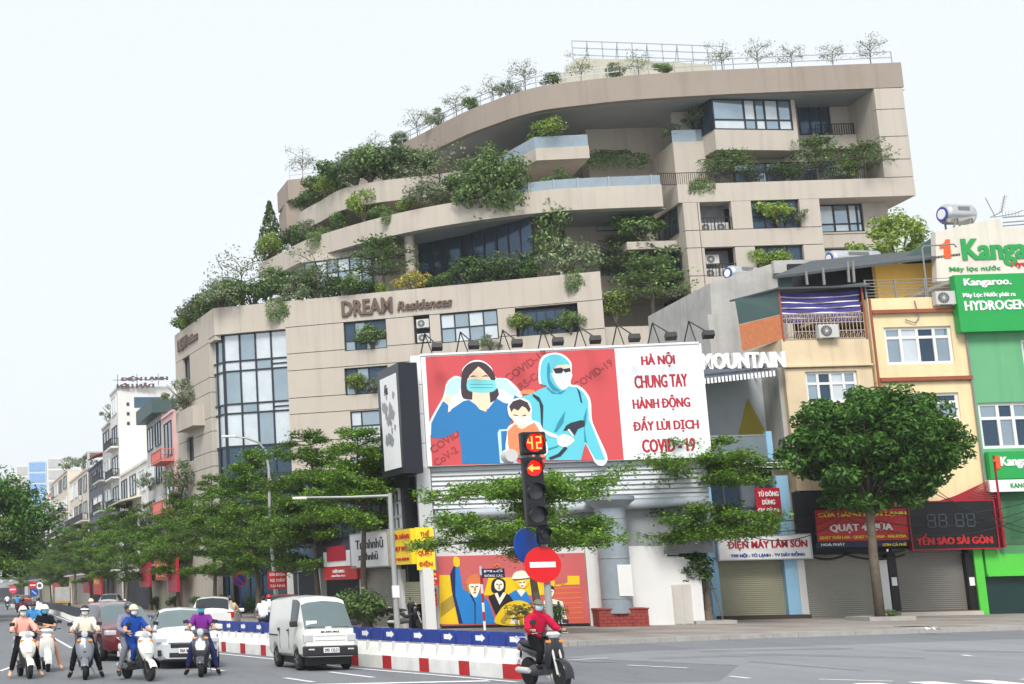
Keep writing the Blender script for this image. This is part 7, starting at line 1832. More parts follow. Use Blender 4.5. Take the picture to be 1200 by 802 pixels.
    MB().rings([sup(-.05, 0, .75, .11, .035, 'x'), sup(-.2, 0, .765, .15, .05, 'x'), sup(-.45, 0, .785, .15, .05, 'x'), sup(-.70, 0, .81, .12, .045, 'x'), sup(-.80, 0, .81, .06, .02, 'x')]).obj('seat', seatm, t, smooth=True)
    MB().lathe([(.035, -.28), (.06, -.2), (.06, .16), (.04, .22)], 12, (-.52, -.16, .30), 'x').obj('exhaust', GREYM, t, smooth=True)
    MB().rings([sup(-.86, 0, .70, .07, .045, 'x'), sup(-.94, 0, .68, .05, .03, 'x')]).obj('tail_light', TAILR, t, smooth=True)
    pl = MB().box(-.93, -.92, -.09, .09, .48, .60).obj('number_plate', WHT, t)
    MB().bar((-.86, 0, .7), (-.92, 0, .52), .03).obj('plate_bracket', PLAST, t)
    MB().tube([(-.70, -.12, .86), (-.92, -.10, .90), (-.92, .10, .90), (-.70, .12, .86)], .012, 6).obj('grab_rail', GREYM, t, smooth=True)
    MB().tube([(-.05, .10, .30), (-.12, .22, .04)], .012, 6).obj('side_stand', GREYM, t)
    return t
# ---------------------------------------------------------------- people
SKIN = M('skin', S(206, 158, 128), .55, var=.06, vs=8); HAIR = M('hair_black', (.012, .011, .011), .55, var=.1)
def cloth(name, r, g, b): return M('cloth_' + name, S(r, g, b), .85, var=.10, vs=9, bump=.35, bs=14, spec=.2, world_co=False)
def skin_body(joints, edges, root):
    me = bpy.data.meshes.new('figure'); names = list(joints); idx = {k: i for i, k in enumerate(names)}
    me.from_pydata([joints[k][:3] for k in names], [(idx[a], idx[b]) for a, b in edges], [])
    o = bpy.data.objects.new('figure', me); COL.objects.link(o)
    o.modifiers.new('skin', 'SKIN'); sv = me.skin_vertices[0].data
    for k in names:
        rr = joints[k][3]; sv[idx[k]].radius = rr if isinstance(rr, tuple) else (rr, rr); sv[idx[k]].use_root = (k == root)
    s = o.modifiers.new('sub', 'SUBSURF'); s.levels = s.render_levels = 2
    bpy.context.view_layer.update()
    dg = bpy.context.evaluated_depsgraph_get(); out = bpy.data.meshes.new_from_object(o.evaluated_get(dg))
    bpy.data.objects.remove(o); bpy.data.meshes.remove(me)
    return out
BONES = {}
def figure(label, loc, rz, top, legs, pose='stop', helmet=None, mask=None, sleeve='long', shoes=None, hair=True, scale=.97, lean=0.0, trouser='long', hunch=0.0, dz=0.0, group='riders', cap=None, arms='bars', coat=False, dx=0.0):
    """seated rider in scooter coordinates (x forward); one skinned body, clothes fitted over it"""
    t = thing('person', label, 'person', loc, rz, group); t.scale = (scale,) * 3
    J = {'pelvis': (-.24, 0, .88, (.15, .135)), 'waist': (-.235 + hunch * .2, 0, 1.03, (.135, .11)), 'chest': (-.19 + hunch * .6, 0, 1.23, (.165, .12)), 'neck0': (-.165 + hunch, 0, 1.385, .065), 'neck': (-.145 + hunch, lean * .3, 1.44, .055),
         'head': (-.115 + hunch, lean * .6, 1.55, (.078, .092)), 'crown': (-.115 + hunch, lean * .7, 1.635, (.072, .082))}
    E = [('pelvis', 'waist'), ('waist', 'chest'), ('chest', 'neck0'), ('neck0', 'neck'), ('neck', 'head'), ('head', 'crown')]
    hx_, hz_ = .235 / scale, 1.045 / scale
    for s_, n in ((1, 'L'), (-1, 'R')):
        J['sh' + n] = (-.17 + hunch * .8, s_ * .175, 1.335, .072)
        if arms == 'bars': J['el' + n] = (-.01 + hunch * .5, s_ * .30, 1.12, .048); J['wr' + n] = (hx_ - .055, s_ * .315, hz_ + .015, .032); J['ha' + n] = (hx_ - .005, s_ * .315, hz_ + .028, (.03, .038))
        elif arms == 'crossed': J['el' + n] = (-.02 + hunch, s_ * .26, 1.12, .048); J['wr' + n] = (.10 + hunch, s_ * -.03, 1.15 + s_ * .03, .032); J['ha' + n] = (.11 + hunch, s_ * -.10, 1.17 + s_ * .03, (.03, .038))
        else: J['el' + n] = (-.10, s_ * .27, 1.10, .048); J['wr' + n] = (.08, s_ * .14, .99, .032); J['ha' + n] = (.14, s_ * .12, .97, (.03, .038))
        J['hip' + n] = (-.20, s_ * .095, .86, .098)
        if pose == 'stop': J['kn' + n] = (.19, s_ * .235, .66, .066); J['an' + n] = (.06, s_ * .36, .12, .042); J['to' + n] = (.23, s_ * .40, .055, (.04, .03))
        elif pose == 'ride': J['kn' + n] = (.20, s_ * .15, .72, .066); J['an' + n] = (.04, s_ * .16, .42, .042); J['to' + n] = (.22, s_ * .18, .385, (.04, .03))
        else: J['kn' + n] = (.14, s_ * .26, .74, .066); J['an' + n] = (-.10, s_ * .25, .36, .042); J['to' + n] = (.06, s_ * .27, .33, (.04, .03))
        E += [('chest', 'sh' + n), ('sh' + n, 'el' + n), ('el' + n, 'wr' + n), ('wr' + n, 'ha' + n), ('pelvis', 'hip' + n), ('hip' + n, 'kn' + n), ('kn' + n, 'an' + n), ('an' + n, 'to' + n)]
    if dx or dz: J = {k: (v[0] + dx, v[1], v[2] + dz, v[3]) for k, v in J.items()}
    me = skin_body(J, E, 'pelvis')
    vs = [v.co.copy() for v in me.vertices]; fs = [tuple(p.vertices) for p in me.polygons]; nm = [v.normal.copy() for v in me.vertices]
    segs = [(Vector(J[a][:3]), Vector(J[b][:3]), a, b) for a, b in E]
    def region(c):
        best = None
        for a, b, na, nb in segs:
            d = b - a; u = max(0, min(1, (c - a).dot(d) / d.length_squared)); q = (c - a - d * u).length
            rr = J[na][3]; rr = rr[0] if isinstance(rr, tuple) else rr; q -= rr * .6
            if best is None or q < best[0]: best = (q, na, nb, u)
        _, na, nb, u = best
        if nb in ('neck', 'head', 'crown'): return 'skin'
        if nb[:2] in ('ha',): return 'skin'
        if nb[:2] == 'wr': return 'top' if (sleeve == 'long' and u < .92) else 'skin'
        if nb[:2] == 'el': return 'top' if (sleeve == 'long' or u < .72) else 'skin'
        if nb[:2] == 'to' or (nb[:2] == 'an' and u > .93): return 'shoe'
        if nb[:2] == 'an': return 'leg' if (trouser == 'long' and u < .86) else 'skin'
        if nb[:2] == 'kn': return 'leg' if (trouser == 'long' or u < .75) else 'skin'
        if nb[:3] == 'hip': return 'leg'
        if na == 'pelvis' and nb == 'waist': return 'leg' if u < .12 else 'top'
        return 'top'
    reg = [region(sum((vs[i] for i in f), Vector()) / len(f)) for f in fs]
    ex = MB(); ex.v = [tuple(v) for v in vs]; ex.f = list(fs); ex.m = [0] * len(fs)
    # fingers, thumb, nose, ears
    for s_, n in ((1, 'L'), (-1, 'R')):
        h = Vector(J['ha' + n][:3])
        if arms == 'bars':
            for k, (o_, l_) in enumerate(((-.030, .9), (-.010, 1.05), (.011, 1.0), (.031, .8))):
                b = h + Vector((.012, o_, .012)); ex.tube([b, b + Vector((.034 * l_, 0, -.004)), b + Vector((.042 * l_, 0, -.034)), b + Vector((.018 * l_, 0, -.052))], [.0095, .009, .0085, .007], 6)
            b = h + Vector((-.01, -s_ * .034, .0)); ex.tube([b, b + Vector((.022, -s_ * .012, -.016)), b + Vector((.04, -s_ * .008, -.034))], [.011, .010, .008], 6)
        else:
            d = (Vector(J['ha' + n][:3]) - Vector(J['wr' + n][:3])).normalized(); sd_ = d.cross(Vector((0, 0, 1))).normalized()
            for k, (o_, l_) in enumerate(((-.028, .85), (-.009, 1.05), (.010, 1.0), (.029, .8))):
                b = h + sd_ * o_ + d * .02; ex.tube([b, b + d * .035 * l_ + Vector((0, 0, .004)), b + d * .06 * l_ - Vector((0, 0, .012)), b + d * .07 * l_ - Vector((0, 0, .03))], [.0095, .009, .0085, .007], 6)
            b = h - sd_ * .034; ex.tube([b, b + d * .02 - sd_ * .016, b + d * .045 - sd_ * .016], [.011, .010, .008], 6)
    hd = Vector(J['head'][:3]); cr = Vector(J['crown'][:3]); up = (cr - hd).normalized()
    ex.tube([hd + Vector((.070, 0, .03)), hd + Vector((.094, 0, -.005)), hd + Vector((.082, 0, -.018))], [.010, .015, .012], 6)
    for s_ in (-1, 1): ex.rings([[tuple(hd + Vector((-.01 + .022 * math.cos(q), s_ * y_, .002 + .034 * math.sin(q)))) for q in np.linspace(0, 5.6, 8)] for y_ in (.074, .09)])
    bo = ex.obj('body', SKIN, t, smooth='all')
    # eyes
    em = MB()
    for s_ in (-1, 1): em.lathe([(.004, -.014), (.012, -.006), (.013, .004), (.005, .012)], 8, tuple(hd + Vector((.079, s_ * .032, .036))), 'y')
    em.obj('eyes', HAIR, t, smooth=True)
    def garment(rname, mat, off, name, extra=0):
        m = MB(); mp = {}
        for f, rg in zip(fs, reg):
            if rg == rname:
                q = []
                for i in f:
                    if i not in mp: mp[i] = len(m.v); w = .004 * math.sin(vs[i].z * 55 + vs[i].y * 37) + .004 * math.sin(vs[i].x * 61); m.v.append(tuple(vs[i] + nm[i] * (off + w)))
                    q.append(mp[i])
                m.f.append(tuple(q)); m.m.append(0)
        if m.f:
            o = m.obj(name, mat, t, smooth='all', fix=False); sd = o.modifiers.new('thick', 'SOLIDIFY'); sd.thickness = .006; sd.offset = -1
    garment('top', top, .026 if coat else .016, 'jacket' if coat else 'shirt'); garment('leg', legs, .016, 'trousers'); garment('shoe', shoes or PLAST, .010, 'shoes')
    # head wear, hair, mask
    c0 = hd + Vector((-.002, 0, .035))
    def dome(a, b, c, z0, z1, n=20, m=7, back=0.0):
        rs = []
        for i in range(m):
            f = i / (m - 1); ph = z0 + (z1 - z0) * f; rs.append([tuple(c0 + Vector((a * math.cos(ph) * math.cos(q) - back * (1 - f), b * math.cos(ph) * math.sin(q), c * math.sin(ph)))) for q in np.linspace(0, 2 * math.pi, n, endpoint=False)])
        return rs
    if helmet:
        MB().rings(dome(.125, .112, .125, R(-12), R(89)), cap=True).obj('helmet', helmet[0], t, smooth='all')
        pk = MB(); pk.rings([[tuple(c0 + Vector((.118 * math.cos(q) + e, .108 * math.sin(q), .02 - e * .4 + dz_))) for q in np.linspace(-1.1, 1.1, 9)] for e, dz_ in ((0, 0), (.05, 0), (.05, .008), (0, .012))], closed=False, cap=False); pk.obj('visor', helmet[1], t, smooth='all', fix=False)
        st = MB().tube([tuple(c0 + Vector((.02, .108, -.01))), tuple(c0 + Vector((.045, .082, -.10))), tuple(c0 + Vector((.05, 0, -.145))), tuple(c0 + Vector((.045, -.082, -.10))), tuple(c0 + Vector((.02, -.108, -.01)))], .007, 5).obj('chin_strap', BLACKM, t)
    elif cap:
        MB().rings(dome(.108, .094, .10, R(4), R(89)), cap=True).obj('cap', cap, t, smooth='all')
        pk = MB(); pk.rings([[tuple(c0 + Vector((.095 * math.cos(q) + e * math.cos(q), .09 * math.sin(q), .022 - e * .35 + dz_))) for q in np.linspace(-1.15, 1.15, 9)] for e, dz_ in ((0, 0), (.075, 0), (.075, .007), (0, .01))], closed=False, cap=False); pk.obj('cap_brim', cap, t, smooth='all', fix=False)
    if hair:
        rs = []
        for ph in (-.95, -.5, 0, .5, 1.0, 1.5):
            rs.append([tuple(c0 + Vector((-.012, 0, 0)) + Vector((.098 * math.cos(ph) * math.cos(q), .090 * math.cos(ph) * math.sin(q), .104 * math.sin(ph)))) for q in np.linspace(1.15, 2 * math.pi - 1.15, 12)])
        m = MB(); m.rings(rs, closed=False, cap=False); o = m.obj('hair', HAIR, t, smooth='all', fix=False); sd = o.modifiers.new('thick', 'SOLIDIFY'); sd.thickness = .01
    if mask:
        rs = []
        for zz, a_, b_ in ((.018, .102, .078), (-.008, .112, .082), (-.04, .106, .082), (-.075, .085, .072), (-.095, .06, .05)):
            rs.append([tuple(hd + Vector((a_ * math.cos(q), b_ * math.sin(q) , zz + .0))) for q in np.linspace(-1.25, 1.25, 9)])
        m = MB(); m.rings(rs, closed=False, cap=False); m.obj('face_mask', mask, t, smooth='all', fix=False)
    return t
MW = M('mask_white', S(240, 240, 240), .8, var=.03); MBLU = M('mask_blue', S(96, 190, 222), .8, var=.05); MLB = M('mask_pale_blue', S(176, 214, 232), .8, var=.04)
HW = M('helmet_white', S(236, 236, 234), .25, var=.02, coat=.5); HB = M('helmet_black', S(32, 34, 38), .25, var=.02, coat=.5); HBE = M('helmet_beige', S(222, 206, 176), .3, var=.02); HGR = M('helmet_grey', S(84, 88, 96), .3, var=.02); HRED = M('helmet_red', S(190, 40, 48), .3, var=.02)
BLKC = cloth('black', 24, 24, 28); NAVC = cloth('navy', 40, 44, 88); GREYC = cloth('grey', 110, 112, 120)
CREAMP = paint('cream', 238, 234, 222); GRYP = paint('grey_scooter', 112, 116, 124); BLKP = paint('black_scooter', 26, 28, 32); REDP = paint('red_scooter', 150, 30, 36)
def rider(u, v, turn, bike, person, Yoff=0):
    loc = place_px(u, v); loc = (loc[0], loc[1] + Yoff, 0); rz = face(loc, turn)
    scooter(bike.pop('label'), loc, rz, **bike)
    kw = dict(person); lb = kw.pop('label'); figure(lb, loc, rz, kw.pop('top'), kw.pop('legs'), **kw)
    return loc, rz
rider(29, 794, 10, dict(label='cream scooter at the far left of the stop line', body=CREAMP, style='scooter', accent=CREAMP), dict(label='waiting rider in pink top, white helmet and white mask', top=cloth('pink', 240, 176, 160), legs=BLKC, helmet=(HW, HB), mask=MW, sleeve='long', shoes=M('shoe_tan', S(214, 180, 150), .7)))
rider(52, 790, 4, dict(label='white and red underbone motorbike just behind the cream scooter', body=WHITEP, style='cub'), dict(label='rider in black shirt with arms crossed and blue mask', top=BLKC, legs=cloth('mauve_shorts', 120, 104, 130), helmet=(HW, HW), mask=MBLU, sleeve='short', trouser='short', arms='crossed', shoes=SKIN), Yoff=1.4)
rider(101, 795, -2, dict(label='grey scooter with pale stripe under the rider in cream', body=GRYP, style='vespa'), dict(label='waiting rider in cream shirt, dark helmet and white mask', top=cloth('cream', 236, 226, 208), legs=BLKC, helmet=(HB, HW), mask=MW, shoes=BLKC))
ll, lr = rider(162, 797, 24, dict(label='white scooter turned right carrying two people', body=WHITEP, style='scooter', accent=WHITEP), dict(label='front rider in royal blue with beige helmet looking right', top=cloth('royal_blue', 30, 74, 160), legs=cloth('royal_blue_dark', 26, 62, 136), helmet=(HBE, HBE), mask=MW, sleeve='short', pose='ride', lean=-.03))
figure('passenger in grey lilac shirt with dark helmet behind the rider in blue', ll, lr, cloth('lilac_grey', 136, 134, 158), GREYC, pose='stop', helmet=(HGR, HB), mask=None, dx=-.34, dz=.06, arms='lap', group='riders')
rider(238, 792, -4, dict(label='dark grey and white scooter under the rider in purple', body=paint('dark_grey_scooter', 70, 72, 80), style='scooter', accent=WHITEP), dict(label='waiting rider in purple polo, dark cap and blue mask looking left', top=cloth('purple', 122, 46, 140), legs=NAVC, helmet=None, cap=M('cap_dark', S(58, 48, 52), .8), mask=MBLU, sleeve='short', shoes=BLKC))
rider(640, 806, 28, dict(label='black underbone motorbike crossing in front of the signal', body=BLKP, style='cub'), dict(label='moving rider in red jacket, khaki cap and pale blue mask', top=cloth('crimson_jacket', 186, 24, 62), legs=BLKC, pose='ride', cap=M('cap_khaki', S(112, 108, 92), .85), mask=MLB, coat=True, shoes=BLKC, hunch=.04))
# people farther off
rider(40, 764, 6, dict(label='dark scooter in the second row behind the black shirt', body=BLKP, style='scooter'), dict(label='rider in blue shirt and dark helmet in the second row', top=cloth('sky_blue', 70, 140, 196), legs=NAVC, helmet=(HB, HB), mask=None))
rider(108, 752, 4, dict(label='maroon scooter behind the rider in cream', body=REDP, style='scooter'), dict(label='rider with pink face cover half hidden behind the rider in cream', top=cloth('pale_pink', 230, 190, 186), legs=BLKC, helmet=(HBE, HBE), mask=M('mask_pink', S(230, 160, 160), .8)))
rider(27, 738, 180, dict(label='far dark red scooter moving away in the left lane', body=REDP, style='scooter'), dict(label='far rider in maroon moving away in the left lane', top=cloth('maroon', 96, 40, 46), legs=BLKC, pose='ride', helmet=(HB, HB)))
rider(45, 738, 180, dict(label='far grey scooter moving away beside the median fence', body=GRYP, style='scooter'), dict(label='far rider in white shirt moving away beside the median fence', top=cloth('white', 232, 232, 234), legs=BLKC, pose='ride', helmet=(HB, HB)))
def rider_at(x, y, turn, bike, person):
    loc = (x, y, 0); rz = face(loc, turn); scooter(bike.pop('label'), loc, rz, **bike); kw = dict(person); lb = kw.pop('label'); figure(lb, loc, rz, kw.pop('top'), kw.pop('legs'), **kw)
rider_at(5.4, 56.5, 178, dict(label='black scooter beyond the barrier, seen from behind', body=BLKP, style='scooter'), dict(label='rider in tan jacket beyond the barrier, seen from behind', top=cloth('tan', 206, 178, 140), legs=BLKC, pose='ride', helmet=(HB, HB)))
rider_at(6.3, 53.0, 168, dict(label='dark motorbike beyond the barrier next to the white van', body=BLKP, style='cub'), dict(label='rider in white shirt beyond the barrier next to the van', top=cloth('white', 232, 232, 234), legs=NAVC, pose='ride', helmet=None, sleeve='short'))
rider_at(7.1, 58.0, 172, dict(label='red motorbike beyond the barrier in front of the white shirt', body=REDP, style='cub'), dict(label='rider with red helmet and white jacket beyond the barrier', top=cloth('white', 232, 232, 234), legs=BLKC, pose='ride', helmet=(HRED, HB)))
for i, (x, y) in enumerate(((-7.0, 138), (-9.2, 160))):
    rider_at(x, y, 182, dict(label=('nearer', 'farther')[i] + ' distant scooter in the left lane below the far signs', body=BLKP, style='scooter'), dict(label=('nearer', 'farther')[i] + ' distant rider in the left lane below the far signs', top=(cloth('sky_blue', 70, 140, 196), cloth('white', 232, 232, 234))[i], legs=BLKC, pose='ride', helmet=(HB, HB)))
pk_ = atZ(476, 738, .14)
scooter('parked black and white motorbike on the pavement beside the lamp post', (pk_.x + .2, pk_.y + .6, GZ), R(-35), BLKP, 'cub', group='motorbikes')
# ---------------------------------------------------------------- trees
TA = layered_tree_meshes(3, 8.6, 3.6, 8, 2.9, 34000, lf=.165, thick=1.7, nbr=8)
TBm = layered_tree_meshes(8, 9.4, 3.9, 9, 3.0, 36000, lf=.165, thick=1.7, nbr=8)
TC = layered_tree_meshes(21, 8.3, 3.1, 6, 4.6, 26000, lf=.15, thick=1.6, nbr=8)
spots = [(11.7, 62, 'c', 1.0, 'slim layered street tree right behind the white van'), (11.2, 72, 'b', 1.0, 'tall layered street tree with a spire before the glazed corner'), (9.6, 84, 'a', 1.12, 'layered street tree in front of the glazed corner base'),
         (8.3, 97, 'b', .98, 'layered street tree at the foot of the beige building'), (6.7, 111, 'a', 1.05, 'layered street tree before the pink house'), (5.1, 125, 'b', .96, 'layered street tree before the grey house with green roof'),
         (3.4, 139, 'c', 1.18, 'layered street tree before the white tower'), (1.8, 153, 'a', 1.1, 'layered street tree beside the parked silver car'), (0.0, 168, 'b', 1.0, 'layered street tree before the slate-sided house'), (-2, 186, 'c', 1.2, 'layered street tree above the far truck'),
         (-4, 205, 'a', 1.1, 'layered street tree before the pale concrete house'), (-6.2, 226, 'b', 1.0, 'layered street tree before the narrow beige house'), (-8.6, 250, 'c', 1.2, 'far layered street tree before the pale far house'), (-11.6, 280, 'a', 1.1, 'far layered street tree where the street bends'), (-15, 312, 'b', 1.0, 'farthest layered street tree along the right pavement')]
for i, (x, y, k, s_, lb) in enumerate(spots):
    tree({'a': TA, 'b': TBm, 'c': TC}[k], (x, y, GZ if y > 50 else 0), s_, i * 1.7, lb, 'layered street trees')
TF1 = layered_tree_meshes(33, 5.5, 3.6, [(3.1, 3.4), (3.35, 2.9), (4.5, 3.2), (4.9, 2.3)], 3.2, 36000, lf=.14, thick=1.6, nbr=9); TF2 = layered_tree_meshes(47, 7.4, 3.6, [(3.5, 3.4), (3.95, 3.0), (5.6, 3.0), (6.1, 2.2), (6.9, 1.2)], 3.3, 42000, lf=.14, thick=1.6, nbr=9)
p = atY(628, 700, 50.5); tree(TF1, (p.x, 50.5, GZ), 1, 0, 'layered street tree spreading behind the traffic signal', 'layered street trees')
tree(TF2, (tb2.x, tb2.y, GZ), 1, 2.0, 'layered street tree in front of the white wall and cafe', 'layered street trees')
MG = round_tree_meshes(5, 9.6, (3.9, 3.6, 2.75), 50000, 250, .60, .24, LF_MANGO, 4.7, .17, 1.2)
tree(MG, (tb.x, tb.y, GZ), 1, .6, 'dense round-crowned tree in front of the yellow house', name='street_tree')
SD = round_tree_meshes(9, 2.75, (.75, .7, .62), 1100, 26, .28, .20, LF_DARK, 1.5, .05)
q = atZ(821, 731, .14); tree(SD, (q.x - .1, q.y - .5, GZ), 1, 0, 'small dark-leaved tree by the white wall door', name='small_tree')
LT = round_tree_meshes(14, 10.8, (6.6, 6.0, 4.2), 22000, 150, 1.25, .38, LF_MANGO, 3.5, .3)
tree(LT, (-8.7, 112, GZ), 1.06, 0, 'big dark broad tree at the left edge of the street', name='street_tree')
LT2 = layered_tree_meshes(60, 7.0, 4.6, 6, 3.4, 14000, lf=.22, mat=LF_TERM, thick=1.4)
tree(LT2, (-8.6, 98, GZ), 1.05, 0, 'lighter layered tree below the big dark tree at left', name='street_tree')
RT = round_tree_meshes(17, 20.6, (2.5, 2.2, 1.9), 3600, 46, .55, .26, LF_LIGHT, 15.8, .14)
_p = FS.w(FS.sz(1046, 275, 12)[0], 12, 0); tree(RT, (_p.x, _p.y, GZ), 1.0, 0, 'light green tree rising behind the dark shed roof', name='small_tree')
# ---------------------------------------------------------------- planting on the building
def on_z(u, v, z): p = atZ(u, v, z); return p
def row(name_row, items, group):
    """items: kind, u, v of the plant's foot, z (or None: on frame FA), scale, stretch, look"""
    for i, it in enumerate(items):
        kind, loc, s_, sx, sz_, look = it
        plant(kind, loc, s_, '%s, %s from the left %s' % (look, ORD[i], name_row), group, random.uniform(-.4, .4) if kind in ('trail', 'hang') else random.uniform(0, 6), sx=sx, sz=sz_, seed=i % 3)
LOOK = {'round': 'rounded green shrub', 'light': 'light green leafy shrub', 'yellow': 'yellow flowering shrub', 'dark': 'dark green shrub', 'tall': 'tall leafy shrub', 'conifer': 'dark conical shrub', 'sparse': 'thin sapling', 'bush': 'loose grey-green bush', 'trail': 'trailing plant', 'hang': 'large overhanging shrub', 'tier': 'small layered tree', 'palm': 'feathery palm clump'}
# terrace above the lettering: feet just behind the parapet of the lower front
Zt = ZA - .35
def pa(kind, u, s_, back=.7, sx=1., sz_=1., dz=0.): x, z = FA.sz(u, 340, back); p = FA.w(x, back, Zt + dz); return (kind, p, s_, sx, sz_, LOOK[kind])
def plf(kind, d, s_, back=.7, sx=1., sz_=1.): p = FL.w(-d, back, Zt); return (kind, p, s_, sx, sz_, LOOK[kind])
row('along the street-side terrace edge', [plf('round', 9.6, 1.5, .5, 1.2), plf('light', 8.2, 1.35, .4), plf('dark', 6.6, 1.7, .8, 1.2), plf('bush', 5.0, 1.9, .8), plf('round', 3.4, 1.6, .6, 1.3), plf('dark', 1.8, 1.6, .8), plf('tall', .6, 1.15, 1.2)], 'plants on the terraces')
row('on the terrace above the lettering', [pa('bush', 258, 1.9, .8, 1.3), pa('round', 272, 1.6, .6, 1.2), pa('sparse', 283, 2.6, 1.3), pa('dark', 296, 1.8, .9, 1.2), pa('tall', 318, 1.35, 1.3, 1.3), pa('trail', 330, 1.2, .35), pa('tier', 338, 1.5, 1.6), pa('bush', 352, 1.8, .9), pa('tall', 365, 1.35, 1.4), pa('sparse', 374, 2.2, 1.0),
    pa('dark', 392, 1.4, .9, 1.3), pa('round', 412, 1.55, .8, 1.3, .9), pa('dark', 428, 1.1, .8), pa('light', 446, .8, .7), pa('yellow', 483, 1.35, .8, 1.15, .95), pa('dark', 508, .95, .7), pa('round', 520, 1.0, .9), pa('dark', 548, 1.6, 1.0, 1.3, 1.1), pa('round', 575, 1.5, .9, 1.2), pa('palm', 600, 1.35, 1.2), pa('dark', 618, 1.3, .9), pa('tall', 652, 2.05, 1.6, 1.0, 1.25), pa('bush', 668, 2.3, 1.2), pa('trail', 680, 1.0, .4)], 'plants on the terraces')
plant('tier', tuple(FA.w(FA.sz(448, 320, 3.0)[0], 3.0, Zt + .6)), 2.3, 'flat-topped little tree under the curved balcony near the yellow shrub', 'plants on the terraces', 0.5, 1)
# curved balcony
def at_b2(f, inset): 
    i = f * (len(b2) - 1); k = min(int(i), len(b2) - 2); a, b = Vector(b2[k]), Vector(b2[k + 1]); p = a.lerp(b, i - k); d = (b - a).normalized(); n = Vector((-d.y, d.x)); n = n if n.y > 0 else -n; q = p + n * inset; return (q.x, q.y, Z2 - .05)
def pb(kind, f, s_, inset=.7, sx=1., sz_=1.): return (kind, at_b2(f, inset), s_, sx, sz_, LOOK[kind])
row('along the curved balcony', [pb('conifer', .00, 1.9, 1.2), pb('bush', .02, 1.5), pb('light', .05, 1.6, .5, 1.2), pb('dark', .12, 1.5, .9), pb('round', .17, 1.3, .8, 1.3), pb('bush', .22, 1.3), pb('trail', .25, 1.0, .35), pb('round', .28, 1.1, .7), pb('light', .33, 1.6, .8, 1.0, 1.3), pb('round', .37, .9, .6, 1.3), pb('trail', .40, .8, .35), pb('light', .43, .95, .7), pb('bush', .47, 1.6, .9), pb('sparse', .50, 2.4, 1.1), pb('bush', .53, 1.6, 1.0),
    pb('dark', .56, 1.7, 1.2), pb('hang', .62, 2.15, .4, 1.05, 1.15), pb('light', .655, 1.0, .2, 1.1), pb('trail', .66, 1.2, .3), pb('round', .76, .85, 1.0), pb('tall', .80, .8, .9), pb('round', .83, .7, .8)], 'plants on the terraces')
# upper terrace at left and the roof edge
def p3(kind, u, v, s_, sx=1., sz_=1.): p = atZ(u, v, 31.0); return (kind, (p.x + .3, p.y + .8, 30.9), s_, sx, sz_, LOOK[kind])
row('on the upper left terrace', [p3('dark', 357, 248, 1.5), p3('round', 372, 238, 1.8, 1.2), p3('light', 388, 229, 1.6), p3('dark', 400, 222, 2.0, 1.2), p3('bush', 415, 217, 2.3), p3('round', 432, 214, 2.2, 1.2), p3('dark', 450, 212, 2.2), p3('bush', 465, 210, 2.1), p3('dark', 482, 208, 1.7, 1.3), p3('round', 498, 206, 1.5)], 'plants on the terraces')
def at_rf(f, inset=.9):
    i = f * (len(rf) - 1); k = min(int(i), len(rf) - 2); a, b = Vector(rf[k]), Vector(rf[k + 1]); p = a.lerp(b, i - k); return (p.x + .2, p.y + inset, ZR - .05)
row('along the roof edge', [(('sparse', 'bush', 'sparse', 'round')[k % 4], at_rf(f), s_ * (1, .85, 1, .7)[k % 4], 1, 1, LOOK[('sparse', 'bush', 'sparse', 'round')[k % 4]]) for k, (f, s_) in enumerate(((.03, 1.5), (.10, 1.3), (.16, 1.2), (.22, 1.4), (.28, 1.2), (.33, 1.4), (.38, 1.2), (.43, 1.25), (.49, 1.1), (.55, 1.2), (.60, 1.25), (.655, 1.25), (.71, 1.15), (.78, 1.2), (.83, 1.1), (.885, 1.2)))], 'plants on the roof')
row('on the straight roof edge of the right wing', [('sparse', tuple(FRW.w(FRW.sz(u, 80)[0], .9, ZR - .05)), s_, 1, 1, LOOK['sparse']) for u, s_ in ((853, 1.1), (896, 1.1), (936, 1.05), (985, 1.0), (1030, 1.15))], 'plants on the roof')
